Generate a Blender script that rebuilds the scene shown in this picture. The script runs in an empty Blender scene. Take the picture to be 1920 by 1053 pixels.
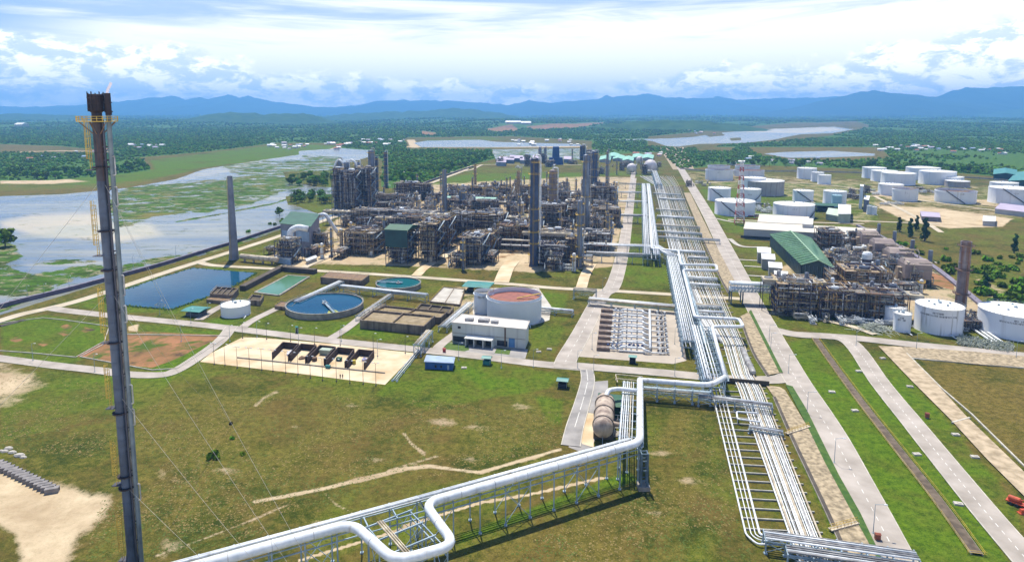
import bpy, math, random
import numpy as np
from mathutils import Vector

random.seed(7); np.random.seed(7)
SC = bpy.context.scene
COL = SC.collection

# ---------------------------------------------------------------- camera
H = 110.0                      # drone height above the site, metres
F, CX, CY, HOR = 1240.0, 935.0, 377.0, 211.0   # surveyed in the 1920 px wide frame
PIT = math.atan((CY-HOR)/F)
cd = bpy.data.cameras.new('camera'); cam = bpy.data.objects.new('camera', cd); COL.objects.link(cam)
cam.location = (0, 0, H); cam.rotation_euler = (math.pi/2-PIT, 0, 0)
cd.sensor_fit = 'HORIZONTAL'; cd.sensor_width = 36; cd.lens = F/1920*36
cd.shift_x = (960-CX)/1920; cd.shift_y = (CY-526.5)/1920
cd.clip_start = 1; cd.clip_end = 200000
SC.camera = cam
CP, SP = math.cos(PIT), math.sin(PIT)

# ---------------------------------------------------------------- light
SUN_EL, SUN_AZ = math.radians(66), math.radians(-10)     # azimuth from +Y towards +X
w = bpy.data.worlds.new("World"); SC.world = w; w.use_nodes = True
nt = w.node_tree; N = nt.nodes; L = nt.links
bg = N['Background']
sky = N.new('ShaderNodeTexSky'); sky.sky_type = 'NISHITA'; sky.sun_disc = False
sky.sun_elevation = SUN_EL; sky.sun_rotation = SUN_AZ
sky.altitude = 100; sky.air_density = 1.0; sky.dust_density = 0.6; sky.ozone_density = 2.0
SKY_STRENGTH = 0.075
tc = N.new('ShaderNodeTexCoord')
sep = N.new('ShaderNodeSeparateXYZ'); L.new(tc.outputs['Generated'], sep.inputs[0])
def wmath(op, a, b=None, c=None, clamp=False):
    n = N.new('ShaderNodeMath'); n.operation = op; n.use_clamp = clamp
    for i, v in enumerate((a, b, c)):
        if v is None: continue
        if isinstance(v, (int, float)): n.inputs[i].default_value = v
        else: L.new(v, n.inputs[i])
    return n.outputs[0]
def wnoise(vec, scale, detail=6, rough=.55, dist=0.0):
    n = N.new('ShaderNodeTexNoise'); n.inputs['Scale'].default_value = scale
    n.inputs['Detail'].default_value = detail; n.inputs['Roughness'].default_value = rough
    n.inputs['Distortion'].default_value = dist
    L.new(vec, n.inputs['Vector']); return n.outputs[0]
def wvec(sx, sy, sz, ox=0, oy=0, oz=0):
    n = N.new('ShaderNodeMapping'); n.inputs['Scale'].default_value = (sx, sy, sz)
    n.inputs['Location'].default_value = (ox, oy, oz)
    L.new(tc.outputs['Generated'], n.inputs['Vector']); return n.outputs[0]
def wramp(v, stops):
    n = N.new('ShaderNodeMapRange'); n.interpolation_type = 'SMOOTHSTEP'
    n.inputs[1].default_value, n.inputs[2].default_value = stops[0], stops[1]
    n.inputs[3].default_value, n.inputs[4].default_value = stops[2], stops[3]
    L.new(v, n.inputs[0]); return n.outputs[0]
el = sep.outputs['Z']; ax = sep.outputs['X']
# high thin veil, bright between about 2 and 8 degrees, streaky above
veil_n = wnoise(wvec(1.6, 1.6, 14, 3.1, 0, 2.2), 2.0, 5, .6, .8)
slope = wmath('ADD', el, wmath('MULTIPLY', ax, -0.03))       # band climbs a little to the right
veil = wramp(wmath('ADD', slope, wmath('MULTIPLY', wmath('SUBTRACT', veil_n, .5), .12)), (.165, .105, 0, 1))
veil_hi = wramp(wnoise(wvec(1.2, 1.2, 16, 9, 2, 5), 2.3, 5, .6, .6), (.40, .72, .30, .95))
veil_hi = wmath('MULTIPLY', veil_hi, wramp(el, (.30, .20, .12, 1)))
veil = wmath('MAXIMUM', veil, veil_hi)
leftblue = wramp(wmath('ADD', ax, wmath('MULTIPLY', veil_n, .25)), (-.52, -.36, .15, 1))
veil = wmath('MULTIPLY', veil, leftblue)
# cumulus bank low down
cn = wnoise(wvec(1, 1, 1.7, 1.3, 4.0, .7), 19, 10, .64, .2)
cn2 = wnoise(wvec(1, 1, 2.2, 5.3, 1.0, 2.7), 2.4, 3, .5)
top = wmath('ADD', wmath('MULTIPLY', wmath('ABSOLUTE', wmath('SUBTRACT', ax, .08)), .085), wmath('MULTIPLY', wmath('SUBTRACT', cn2, .5), .13))
top = wmath('ADD', top, .052)
cedge = wmath('SUBTRACT', wmath('ADD', top, wmath('MULTIPLY', wmath('SUBTRACT', cn, .5), .085)), el)
cum = wramp(cedge, (-.004, .014, 0, 1))
shade = wramp(wnoise(wvec(1, 1, 2.2, 2.3, 7.0, .2), 24, 12, .68, .3), (.42, .56, 0, 1))
cc = N.new('ShaderNodeMixRGB'); cc.inputs[1].default_value = (.84, .90, 1.0, 1); cc.inputs[2].default_value = (1.75, 1.6, 1.38, 1)
L.new(shade, cc.inputs[0])
sk = N.new('ShaderNodeMixRGB'); sk.blend_type = 'MULTIPLY'; sk.inputs[0].default_value = 1
L.new(sky.outputs[0], sk.inputs[1]); sk.inputs[2].default_value = (SKY_STRENGTH*.50, SKY_STRENGTH*.80, SKY_STRENGTH*1.25, 1)
m1 = N.new('ShaderNodeMixRGB'); L.new(veil, m1.inputs[0]); L.new(sk.outputs[0], m1.inputs[1]); m1.inputs[2].default_value = (1.20, 1.15, 1.06, 1)
m2 = N.new('ShaderNodeMixRGB'); L.new(wmath('MULTIPLY', cum, .9), m2.inputs[0]); L.new(m1.outputs[0], m2.inputs[1]); L.new(cc.outputs[0], m2.inputs[2])
L.new(m2.outputs[0], bg.inputs['Color']); bg.inputs['Strength'].default_value = 1.0

sd = bpy.data.lights.new('sun', 'SUN'); sd.energy = 5.0; sd.angle = math.radians(.5); sd.color = (1, .93, .80)
sun = bpy.data.objects.new('sun', sd); COL.objects.link(sun); sun.location = (0, 0, 300)
_d = Vector((math.sin(SUN_AZ)*math.cos(SUN_EL), math.cos(SUN_AZ)*math.cos(SUN_EL), math.sin(SUN_EL)))
sun.rotation_euler = _d.to_track_quat('Z', 'Y').to_euler()
vs = SC.view_settings; vs.view_transform = 'Standard'; vs.look = 'None'; vs.exposure = 0.4; vs.gamma = 1
SC.cycles.max_bounces = 5; SC.cycles.diffuse_bounces = 2; SC.cycles.glossy_bounces = 2; SC.cycles.transmission_bounces = 2
SC.cycles.volume_bounces = 2; SC.cycles.transparent_max_bounces = 6

# ---------------------------------------------------------------- helpers
def at(px, py, z=0.0):
    """survey point: where the sight line through a photo point meets height z"""
    rx, ru = (px-CX)/F, (CY-py)/F
    dx, dy, dz = rx, CP+ru*SP, -SP+ru*CP
    t = (z-H)/dz
    return Vector((dx*t, dy*t, z))
def atn(px, py, z=0.0):
    rx, ru = (px-CX)/F, (CY-py)/F
    t = (z-H)/(-SP+ru*CP)
    return rx*t, (CP+ru*SP)*t
def pix(p):
    x, y, z = p[0], p[1], p[2]-H
    d = y*CP-z*SP; u = y*SP+z*CP
    return CX+F*x/d, CY-F*u/d
def ht(px, pb, pt):
    """height of something standing at (px,pb) whose top shows at pt"""
    g = at(px, pb); lo, hi = 0., 400.
    for _ in range(40):
        m = (lo+hi)/2
        if pix((g.x, g.y, m))[1] > pt: lo = m
        else: hi = m
    return lo
def mpp(px, py):
    """metres per photo pixel sideways at a ground point"""
    g = at(px, py); return (g.y*CP+H*SP)/F
AZ = math.radians(13.3)                                   # bearing of the plant grid
U = Vector((math.sin(AZ), math.cos(AZ), 0)); V = Vector((math.cos(AZ), -math.sin(AZ), 0))

def lin(c):
    if isinstance(c, str):
        c = [int(c[i:i+2], 16)/255 for i in (0, 2, 4)]
        c = [v/12.92 if v <= .04045 else ((v+.055)/1.055)**2.4 for v in c]
    return (c[0], c[1], c[2], 1)
MATS = {}
def mat(name, c1, c2=None, scale=.3, rough=.6, metal=0., bump=0., spec=.4, detail=5, stretch=(1, 1, 1), amt=(.35, .65), streak=None):
    if name in MATS: return MATS[name]
    m = bpy.data.materials.new(name); m.use_nodes = True; n = m.node_tree.nodes; l = m.node_tree.links
    b = n['Principled BSDF']; b.inputs['Roughness'].default_value = rough; b.inputs['Metallic'].default_value = metal
    b.inputs['Specular IOR Level'].default_value = spec
    g = n.new('ShaderNodeNewGeometry'); mp = n.new('ShaderNodeMapping'); mp.inputs['Scale'].default_value = stretch
    l.new(g.outputs['Position'], mp.inputs['Vector'])
    if c2 is None:
        c1 = lin(c1); c2 = (c1[0]*.72, c1[1]*.72, c1[2]*.72, 1)
    nz = n.new('ShaderNodeTexNoise'); nz.inputs['Scale'].default_value = scale; nz.inputs['Detail'].default_value = detail
    l.new(mp.outputs[0], nz.inputs['Vector'])
    mr = n.new('ShaderNodeMapRange'); mr.inputs[1].default_value, mr.inputs[2].default_value = amt
    l.new(nz.outputs[0], mr.inputs[0])
    mx = n.new('ShaderNodeMixRGB'); l.new(mr.outputs[0], mx.inputs[0]); mx.inputs[1].default_value = lin(c1); mx.inputs[2].default_value = lin(c2)
    out = mx.outputs[0]
    if streak:                                            # rust or dirt running down a wall
        mp2 = n.new('ShaderNodeMapping'); mp2.inputs['Scale'].default_value = (1, 1, .06); l.new(g.outputs['Position'], mp2.inputs['Vector'])
        n2 = n.new('ShaderNodeTexNoise'); n2.inputs['Scale'].default_value = streak[1]; n2.inputs['Detail'].default_value = 4; l.new(mp2.outputs[0], n2.inputs['Vector'])
        m2_ = n.new('ShaderNodeMapRange'); m2_.inputs[1].default_value, m2_.inputs[2].default_value = streak[2]; l.new(n2.outputs[0], m2_.inputs[0])
        x2 = n.new('ShaderNodeMixRGB'); l.new(m2_.outputs[0], x2.inputs[0]); l.new(out, x2.inputs[1]); x2.inputs[2].default_value = lin(streak[0]); out = x2.outputs[0]
    l.new(out, b.inputs['Base Color'])
    if bump:
        bp = n.new('ShaderNodeBump'); bp.inputs['Strength'].default_value = bump; bp.inputs['Distance'].default_value = .3
        l.new(nz.outputs[0], bp.inputs['Height']); l.new(bp.outputs[0], b.inputs['Normal'])
    MATS[name] = m; return m

class MB:
    """collects boxes, bars, tubes and cylinders into one mesh"""
    def __init__(s): s.v = []; s.f = []; s.n = 0
    def add(s, vs_, fs):
        o = s.n; s.v.extend(vs_); s.f.extend([tuple(i+o for i in f) for f in fs]); s.n += len(vs_); return s
    def quad(s, a, b, c, d): return s.add([tuple(a), tuple(b), tuple(c), tuple(d)], [(0, 1, 2, 3)])
    def box(s, c, size, ang=0., top=None):
        """c = centre of the base; size = x,y,z; ang turns about z; top scales the upper face"""
        ca, sa = math.cos(ang), math.sin(ang); hx, hy = size[0]/2, size[1]/2; tx, ty = (1, 1) if top is None else top
        vs_ = []
        for z, fx, fy in ((0, 1, 1), (size[2], tx, ty)):
            for x, y in ((-hx*fx, -hy*fy), (hx*fx, -hy*fy), (hx*fx, hy*fy), (-hx*fx, hy*fy)):
                vs_.append((c[0]+x*ca-y*sa, c[1]+x*sa+y*ca, c[2]+z))
        return s.add(vs_, [(3, 2, 1, 0), (4, 5, 6, 7), (0, 1, 5, 4), (1, 2, 6, 5), (2, 3, 7, 6), (3, 0, 4, 7)])
    def bar(s, a, b, w, h=None):
        h = h or w; a = Vector(a); b = Vector(b); d = b-a
        if d.length < 1e-6: return s
        d.normalize(); up = Vector((0, 0, 1)) if abs(d.z) < .95 else Vector((1, 0, 0))
        x = d.cross(up).normalized()*(w/2); y = x.cross(d).normalized()*(h/2)
        vs_ = [tuple(p+q) for p in (a, b) for q in (-x-y, x-y, x+y, -x+y)]
        return s.add(vs_, [(3, 2, 1, 0), (4, 5, 6, 7), (0, 1, 5, 4), (1, 2, 6, 5), (2, 3, 7, 6), (3, 0, 4, 7)])
    def tube(s, a, b, r, n=8, r2=None, caps=True):
        r2 = r if r2 is None else r2; a = Vector(a); b = Vector(b); d = b-a
        if d.length < 1e-6: return s
        d.normalize(); up = Vector((0, 0, 1)) if abs(d.z) < .95 else Vector((1, 0, 0))
        x = d.cross(up).normalized(); y = x.cross(d).normalized()
        vs_ = []
        for p, q in ((a, r), (b, r2)):
            for i in range(n):
                t = 2*math.pi*i/n; vs_.append(tuple(p+x*(q*math.cos(t))+y*(q*math.sin(t))))
        fs = [(i, i+n, (i+1) % n+n, (i+1) % n) for i in range(n)]
        if caps: fs += [tuple(range(n)), tuple(range(2*n-1, n-1, -1))]
        return s.add(vs_, fs)
    def pipe(s, pts, r, n=8, bend=None, seg=4):
        """tube along a polyline with rounded elbows"""
        pts = [Vector(p) for p in pts]; bend = bend or r*2.2; path = [pts[0]]
        for i in range(1, len(pts)-1):
            p0, p, p1 = pts[i-1], pts[i], pts[i+1]; d0 = (p0-p); d1 = (p1-p)
            q = min(bend, d0.length*.45, d1.length*.45); a = p+d0.normalized()*q; b = p+d1.normalized()*q
            for k in range(seg+1):
                t = k/seg; path.append(a*(1-t)**2+p*(2*t*(1-t))+b*t*t)
        path.append(pts[-1]); vs_ = []; x = None
        for i, p in enumerate(path):
            d = (path[min(i+1, len(path)-1)]-path[max(i-1, 0)])
            if d.length < 1e-9: d = Vector((0, 0, 1))
            d.normalize()
            if x is None:
                up = Vector((0, 0, 1)) if abs(d.z) < .95 else Vector((1, 0, 0)); x = d.cross(up).normalized()
            else:
                x = (x-d*x.dot(d)); x = x.normalized() if x.length > 1e-6 else d.orthogonal().normalized()
            y = d.cross(x)
            for k in range(n):
                t = 2*math.pi*k/n; vs_.append(tuple(p+x*(r*math.cos(t))+y*(r*math.sin(t))))
        m = len(path); fs = []
        for i in range(m-1):
            for k in range(n): fs.append((i*n+k, i*n+(k+1) % n, (i+1)*n+(k+1) % n, (i+1)*n+k))
        fs += [tuple(range(n-1, -1, -1)), tuple((m-1)*n+k for k in range(n))]
        return s.add(vs_, fs)
    def lathe(s, c, prof, n=24, axis=None):
        """prof: (radius, height) pairs round a vertical axis at c"""
        vs_ = []; fs = []
        for r, z in prof:
            for i in range(n):
                t = 2*math.pi*i/n; vs_.append((c[0]+r*math.cos(t), c[1]+r*math.sin(t), c[2]+z))
        for j in range(len(prof)-1):
            for i in range(n): fs.append((j*n+i, j*n+(i+1) % n, (j+1)*n+(i+1) % n, (j+1)*n+i))
        if prof[0][0] > .01: fs.append(tuple(range(n-1, -1, -1)))
        if prof[-1][0] > .01: fs.append(tuple((len(prof)-1)*n+i for i in range(n)))
        return s.add(vs_, fs)
    def drum(s, a, b, r, n=12):
        """horizontal vessel with dished ends"""
        a = Vector(a); b = Vector(b); d = (b-a).normalized()
        for k, (t0, t1) in enumerate(((0, .5), (.5, .85), (.85, 1))):
            pass
        s.tube(a, b, r, n, caps=False)
        for p, q in ((a, -d), (b, d)):
            s.tube(p, p+q*r*.3, r, n, r*.86, caps=False); s.tube(p+q*r*.3, p+q*r*.5, r*.86, n, r*.4, caps=True)
        return s
    def poly(s, pts, z=None):
        return s.add([tuple(p) for p in pts], [tuple(range(len(pts)))])
    def prism(s, pts, z0, z1):
        n = len(pts); vs_ = [(p[0], p[1], z0) for p in pts]+[(p[0], p[1], z1) for p in pts]
        a = sum(pts[i][0]*pts[(i+1) % n][1]-pts[(i+1) % n][0]*pts[i][1] for i in range(n))
        fs = [tuple(range(n-1, -1, -1)), tuple(range(n, 2*n))]+[(i, (i+1) % n, (i+1) % n+n, i+n) for i in range(n)]
        if a < 0: fs = [tuple(reversed(f)) for f in fs]
        return s.add(vs_, fs)
    def build(s, name, m, parent=None, smooth=False, loc=None):
        me = bpy.data.meshes.new(name)
        vs_ = s.v
        if loc is not None:
            lx, ly, lz = loc; vs_ = [(x-lx, y-ly, z-lz) for x, y, z in vs_]
        me.from_pydata(vs_, [], s.f); me.materials.append(m)
        if smooth: me.polygons.foreach_set('use_smooth', [True]*len(me.polygons))
        o = bpy.data.objects.new(name, me); COL.objects.link(o)
        if parent is not None: o.parent = parent
        elif loc is not None: o.location = loc
        return o
def tag(o, label=None, cat=None, group=None, kind=None):
    if label: o['label'] = label
    if cat: o['category'] = cat
    if group: o['group'] = group
    if kind: o['kind'] = kind
    return o
def thing(name, label, cat, loc=(0, 0, 0), rz=0., group=None):
    o = bpy.data.objects.new(name, None); COL.objects.link(o); o.empty_display_size = .5
    o.location = loc; o.rotation_euler = (0, 0, rz)
    return tag(o, label, cat, group)
def copy_tree(o, parent=None):
    c = o.copy(); COL.objects.link(c); c.parent = parent
    for ch in o.children: copy_tree(ch, c)
    return c
def smooth_by_angle(o, deg=40):
    me = o.data; me.polygons.foreach_set('use_smooth', [True]*len(me.polygons)); me.set_sharp_from_angle(angle=math.radians(deg)); return o

# shared paints
STEEL = mat('galvanised_steel', '9fb0bb', '6d8492', .2, .55)
BLUESTEEL = mat('blue_grey_steel', (.10, .155, .20), (.05, .085, .12), .3, .55)
DARKSTEEL = mat('dark_structural_steel', (.06, .06, .08), (.03, .03, .045), .25, .6)
RUST = mat('rusty_steel', (.20, .12, .075), (.09, .06, .045), .35, .8)
CLAD = mat('white_pipe_cladding', (.80, .82, .82), (.52, .57, .60), .5, .38, amt=(.35, .8), detail=8, streak=((.42, .37, .30), .45, (.60, .80)))
CLADDULL = mat('dull_aluminium_cladding', (.42, .42, .41), (.20, .19, .19), .5, .5, amt=(.35, .65))
CREAM = mat('cream_pipe_paint', (.62, .54, .40), (.34, .28, .20), .4, .5)
CONC = mat('weathered_concrete', (.36, .33, .28), (.22, .20, .17), .3, .85, bump=.2)
PALECONC = mat('pale_concrete', (.52, .49, .43), (.38, .35, .30), .15, .85)
YELLOW = mat('yellow_safety_paint', (.62, .42, .06), (.40, .27, .05), .5, .6)
TEAL = mat('teal_sheet_roof', (.06, .26, .23), (.04, .18, .17), .2, .5)
GREENROOF = mat('green_sheet_roof', (.035, .12, .06), (.022, .08, .045), .15, .55)
WHITE = mat('white_tank_paint', (.82, .84, .86), (.70, .73, .76), .06, .45, amt=(.3, .8), streak=((.45, .43, .40), .35, (.58, .85)))
WHITEP = mat('white_plain_paint', (.80, .80, .78), (.66, .65, .62), .1, .5)
# ---------------------------------------------------------------- terrain sheet
def vnoise(x, y, seed=0):
    rs = np.random.RandomState(seed); T = rs.rand(256, 256)
    xi = np.floor(x).astype(int); yi = np.floor(y).astype(int); fx = x-xi; fy = y-yi
    fx = fx*fx*(3-2*fx); fy = fy*fy*(3-2*fy)
    a = T[xi % 256, yi % 256]; b = T[(xi+1) % 256, yi % 256]; c = T[xi % 256, (yi+1) % 256]; d = T[(xi+1) % 256, (yi+1) % 256]
    return (a*(1-fx)+b*fx)*(1-fy)+(c*(1-fx)+d*fx)*fy
def fbm(x, y, oct_=5, seed=0, gain=.5):
    s = 0; a = 1; t = 0
    for i in range(oct_):
        s = s+a*vnoise(x*2**i+i*17.3, y*2**i+i*9.1, seed+i); t += a; a *= gain
    return s/t
PXs = np.arange(-700, 2701, 4.0)
PYs = np.concatenate([[213.0, 213.6, 214.3], np.arange(215, 300, 1.0), np.arange(300, 700, 2.0), np.arange(700, 1500, 4.0)])
GX, GY = np.meshgrid(PXs, PYs); nr, nc = GX.shape
def inpoly(pts, X=None, Y=None):
    X = GX if X is None else X; Y = GY if Y is None else Y
    inside = np.zeros(X.shape, bool); n = len(pts)
    for i in range(n):
        x1, y1 = pts[i]; x2, y2 = pts[(i+1) % n]
        if y1 == y2: continue
        c = ((y1 > Y) != (y2 > Y)) & (X < (x2-x1)*(Y-y1)/(y2-y1)+x1)
        inside ^= c
    return inside
def segd(pts, X, Y, ys=1.0):
    """distance in survey px to a polyline (vertical distances weighted by ys)"""
    best = np.full(X.shape, 1e9)
    for (x1, y1), (x2, y2) in zip(pts[:-1], pts[1:]):
        dx, dy = x2-x1, (y2-y1)*ys; px, py = X-x1, (Y-y1)*ys
        t = np.clip((px*dx+py*dy)/(dx*dx+dy*dy+1e-9), 0, 1)
        best = np.minimum(best, np.hypot(px-t*dx, py-t*dy))
    return best
M = {k: np.zeros(GX.shape) for k in ('lush', 'sand', 'water', 'forest', 'dry', 'veg', 'mud', 'red')}
def paint(layer, pts, val=1.0, soft=4, mode='max', ys=2.0):
    ins = inpoly(pts).astype(float)
    d = segd(pts+[pts[0]], GX, GY, ys)
    sd_ = np.where(ins > 0, d, -d)
    a = np.clip(.5+sd_/(2*soft), 0, 1)
    A = M[layer]
    if mode == 'max': M[layer] = np.maximum(A, a*val)
    elif mode == 'set': M[layer] = A*(1-a)+val*a
def line(layer, pts, wpx, val=1.0, soft=3, ys=1.6):
    d = segd(pts, GX, GY, ys); a = np.clip(.5+(wpx-d)/(2*soft), 0, 1); M[layer] = np.maximum(M[layer], a*val)
# --- far country
paint('forest', [(-700, 213), (2700, 213), (2700, 345), (1920, 335), (1740, 320), (1640, 318), (1380, 308), (1270, 318), (1240, 285), (930, 300), (860, 305), (722, 300), (640, 283), (520, 268), (380, 286), (200, 300), (-700, 330)], 1, 3)
paint('forest', [(-700, 290), (180, 288), (270, 300), (283, 320), (200, 330), (100, 338), (-700, 345)], 1, 3)
paint('forest', [(718, 283), (930, 280), (938, 296), (890, 310), (800, 342), (740, 354), (715, 350)], 1, 2)
# plain fields at the left between wood and marsh
paint('lush', [(-700, 330), (0, 325), (100, 335), (290, 318), (280, 300), (380, 288), (520, 270), (640, 272), (640, 285), (500, 300), (380, 315), (240, 350), (-700, 385)], .8, 4)
paint('forest', [(270, 296), (400, 284), (540, 268), (640, 268), (640, 290), (480, 305), (290, 325)], 0, 3, 'set')
paint('dry', [(-700, 360), (0, 342), (160, 345), (250, 338), (380, 318), (390, 325), (200, 365), (-700, 385)], .8, 6)
paint('dry', [(0, 262), (120, 270), (130, 284), (0, 290)], .7, 4)
paint('forest', [(-10, 270), (110, 274), (240, 286), (110, 288), (-10, 286)], 0, 4, 'set')
paint('sand', [(0, 333), (110, 334), (170, 340), (100, 345), (0, 345)], .8, 3)
# river marsh
paint('water', [(-700, 392), (0, 368), (120, 364), (240, 352), (330, 336), (380, 318), (450, 306), (560, 290), (560, 283), (640, 278), (700, 282), (700, 292), (650, 306), (640, 420), (520, 432), (440, 462), (220, 522), (0, 590), (-700, 810)], 1, 3)
paint('veg', [(212, 362), (240, 350), (300, 345), (420, 335), (470, 325), (540, 330), (545, 355), (470, 385), (400, 398), (300, 405), (240, 425), (215, 425), (200, 385)], .86, 8)
paint('veg', [(400, 300), (530, 300), (640, 292), (640, 330), (560, 345), (500, 335), (430, 325)], .70, 8)
paint('veg', [(470, 335), (560, 330), (570, 352), (500, 362), (450, 368)], .85, 5)
line('veg', [(330, 416), (420, 400), (520, 380), (540, 372)], 2.2, 1, 1.5)
paint('veg', [(-10, 450), (30, 458), (42, 480), (12, 495), (60, 515), (30, 535), (-60, 560), (-60, 450)], .95, 5)
paint('veg', [(40, 520), (130, 500), (195, 492), (200, 512), (120, 535), (60, 560), (0, 590), (-60, 600), (-60, 560)], .78, 8)
paint('veg', [(200, 500), (300, 482), (400, 462), (440, 450), (540, 425), (545, 432), (440, 470), (200, 535)], .72, 4)
paint('veg', [(60, 490), (180, 480), (220, 486), (200, 494), (60, 498)], .62, 8)
paint('veg', [(560, 290), (640, 294), (640, 300), (580, 302)], .7, 3)
paint('mud', [(0, 415), (60, 402), (180, 398), (215, 420), (280, 420), (300, 440), (220, 455), (60, 440), (0, 425)], 1, 12)
paint('mud', [(380, 318), (480, 300), (520, 300), (430, 325), (300, 348), (300, 340)], .45, 8)
paint('mud', [(20, 480), (200, 470), (200, 500), (60, 520)], .35, 14)
# spits of land in the marsh
for pts in ([(530, 322), (640, 320), (640, 352), (590, 350), (540, 340)], [(535, 368), (640, 362), (640, 390), (600, 385), (540, 384)], [(550, 384), (640, 378), (640, 402), (600, 402)]):
    paint('water', pts, 0, 3, 'set')
    paint('lush', pts, .5, 3)
# waters farther away
paint('water', [(775, 268), (800, 264), (900, 262), (930, 266), (1080, 270), (1100, 274), (930, 276), (790, 276)], 1, 2)
paint('water', [(920, 280), (1100, 278), (1105, 300), (1060, 300), (1000, 296), (930, 302)], .8, 4)
paint('mud', [(920, 280), (1100, 278), (1105, 300), (930, 302)], .3, 4); paint('veg', [(920, 280), (1100, 278), (1105, 300), (930, 302)], .62, 4)
for k in ('water',):
    paint('water', [(1215, 262), (1300, 257), (1340, 250), (1420, 243), (1560, 238), (1600, 243), (1560, 250), (1500, 252), (1450, 262), (1400, 268), (1310, 270), (1270, 275), (1250, 274)], 1, 2)
    paint('water', [(1430, 288), (1470, 285), (1560, 283), (1640, 288), (1640, 292), (1560, 295), (1480, 296)], 1, 2)
    paint('water', [(1100, 262), (1200, 260), (1300, 258), (1230, 265)], .6, 2)
for pts in ([(1320, 251), (1350, 248), (1360, 254), (1330, 257)], [(1368, 259), (1388, 258), (1390, 263), (1370, 264)]):
    paint('water', pts, 0, 2, 'set')
paint('forest', [(1215, 256), (1340, 245), (1420, 236), (1600, 233), (1640, 240), (1560, 254), (1500, 262), (1280, 279), (1215, 274)], 0, 2, 'set')
paint('forest', [(760, 258), (960, 256), (1110, 264), (1110, 304), (900, 304), (925, 282), (780, 280)], 0, 2, 'set')
paint('forest', [(1400, 276), (1650, 276), (1670, 296), (1600, 302), (1480, 300), (1420, 290)], 0, 2, 'set')
paint('forest', [(1300, 275), (1380, 276), (1370, 284), (1310, 284)], 0, 2, 'set')
paint('mud', [(1360, 242), (1560, 238), (1590, 244), (1500, 250), (1400, 248)], .9, 3)
paint('dry', [(1340, 232), (1600, 232), (1620, 240), (1380, 240)], .6, 3)
paint('dry', [(1300, 276), (1670, 277), (1650, 300), (1560, 300), (1400, 285)], .8, 3)
paint('dry', [(930, 276), (1110, 274), (1110, 282), (920, 284)], .7, 3)
paint('lush', [(790, 262), (920, 256), (960, 262), (800, 268)], .6, 3)
for pts in ([(905, 243), (960, 238), (980, 246), (930, 250)], [(985, 240), (1080, 236), (1150, 233), (1080, 243), (1000, 246)], [(790, 246), (818, 250), (815, 256), (790, 253)], [(520, 209), (545, 212), (530, 217)], [(540, 232), (562, 232), (560, 237)]):
    paint('forest', pts, 0, 2, 'set'); paint('red', pts, .9, 2); paint('sand', pts, .6, 2)
paint('sand', [(762, 262), (778, 262), (786, 277), (770, 277)], 1, 2); paint('forest', [(758, 260), (782, 260), (800, 280), (764, 280)], 0, 2, 'set')
line('sand', [(590, 290), (625, 278), (700, 275), (960, 276), (1100, 275)], 1.6, .8, 1); 
line('sand', [(0, 288), (60, 284), (115, 283), (190, 284), (250, 291)], 1.2, .8, 1); line('sand', [(1180, 262), (1300, 260)], 1.5, .6, 1.5)
line('dry', [(1270, 300), (1380, 298)], 4, .6, 2)
# --- inside the plant
SITE = [(440, 468), (560, 432), (640, 405), (700, 382), (800, 345), (900, 300), (1250, 300), (1275, 318), (1600, 322), (1920, 350), (2500, 390), (2700, 1500), (-700, 1500), (-700, 760), (0, 600), (220, 535)]
paint('water', SITE, 0, 1.5, 'set')
paint('forest', SITE, 0, 1.5, 'set')
paint('lush', SITE, .30, 3)
paint('forest', [(725, 290), (930, 288), (930, 297), (890, 308), (800, 338), (742, 350), (725, 345)], 1, 2)
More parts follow.
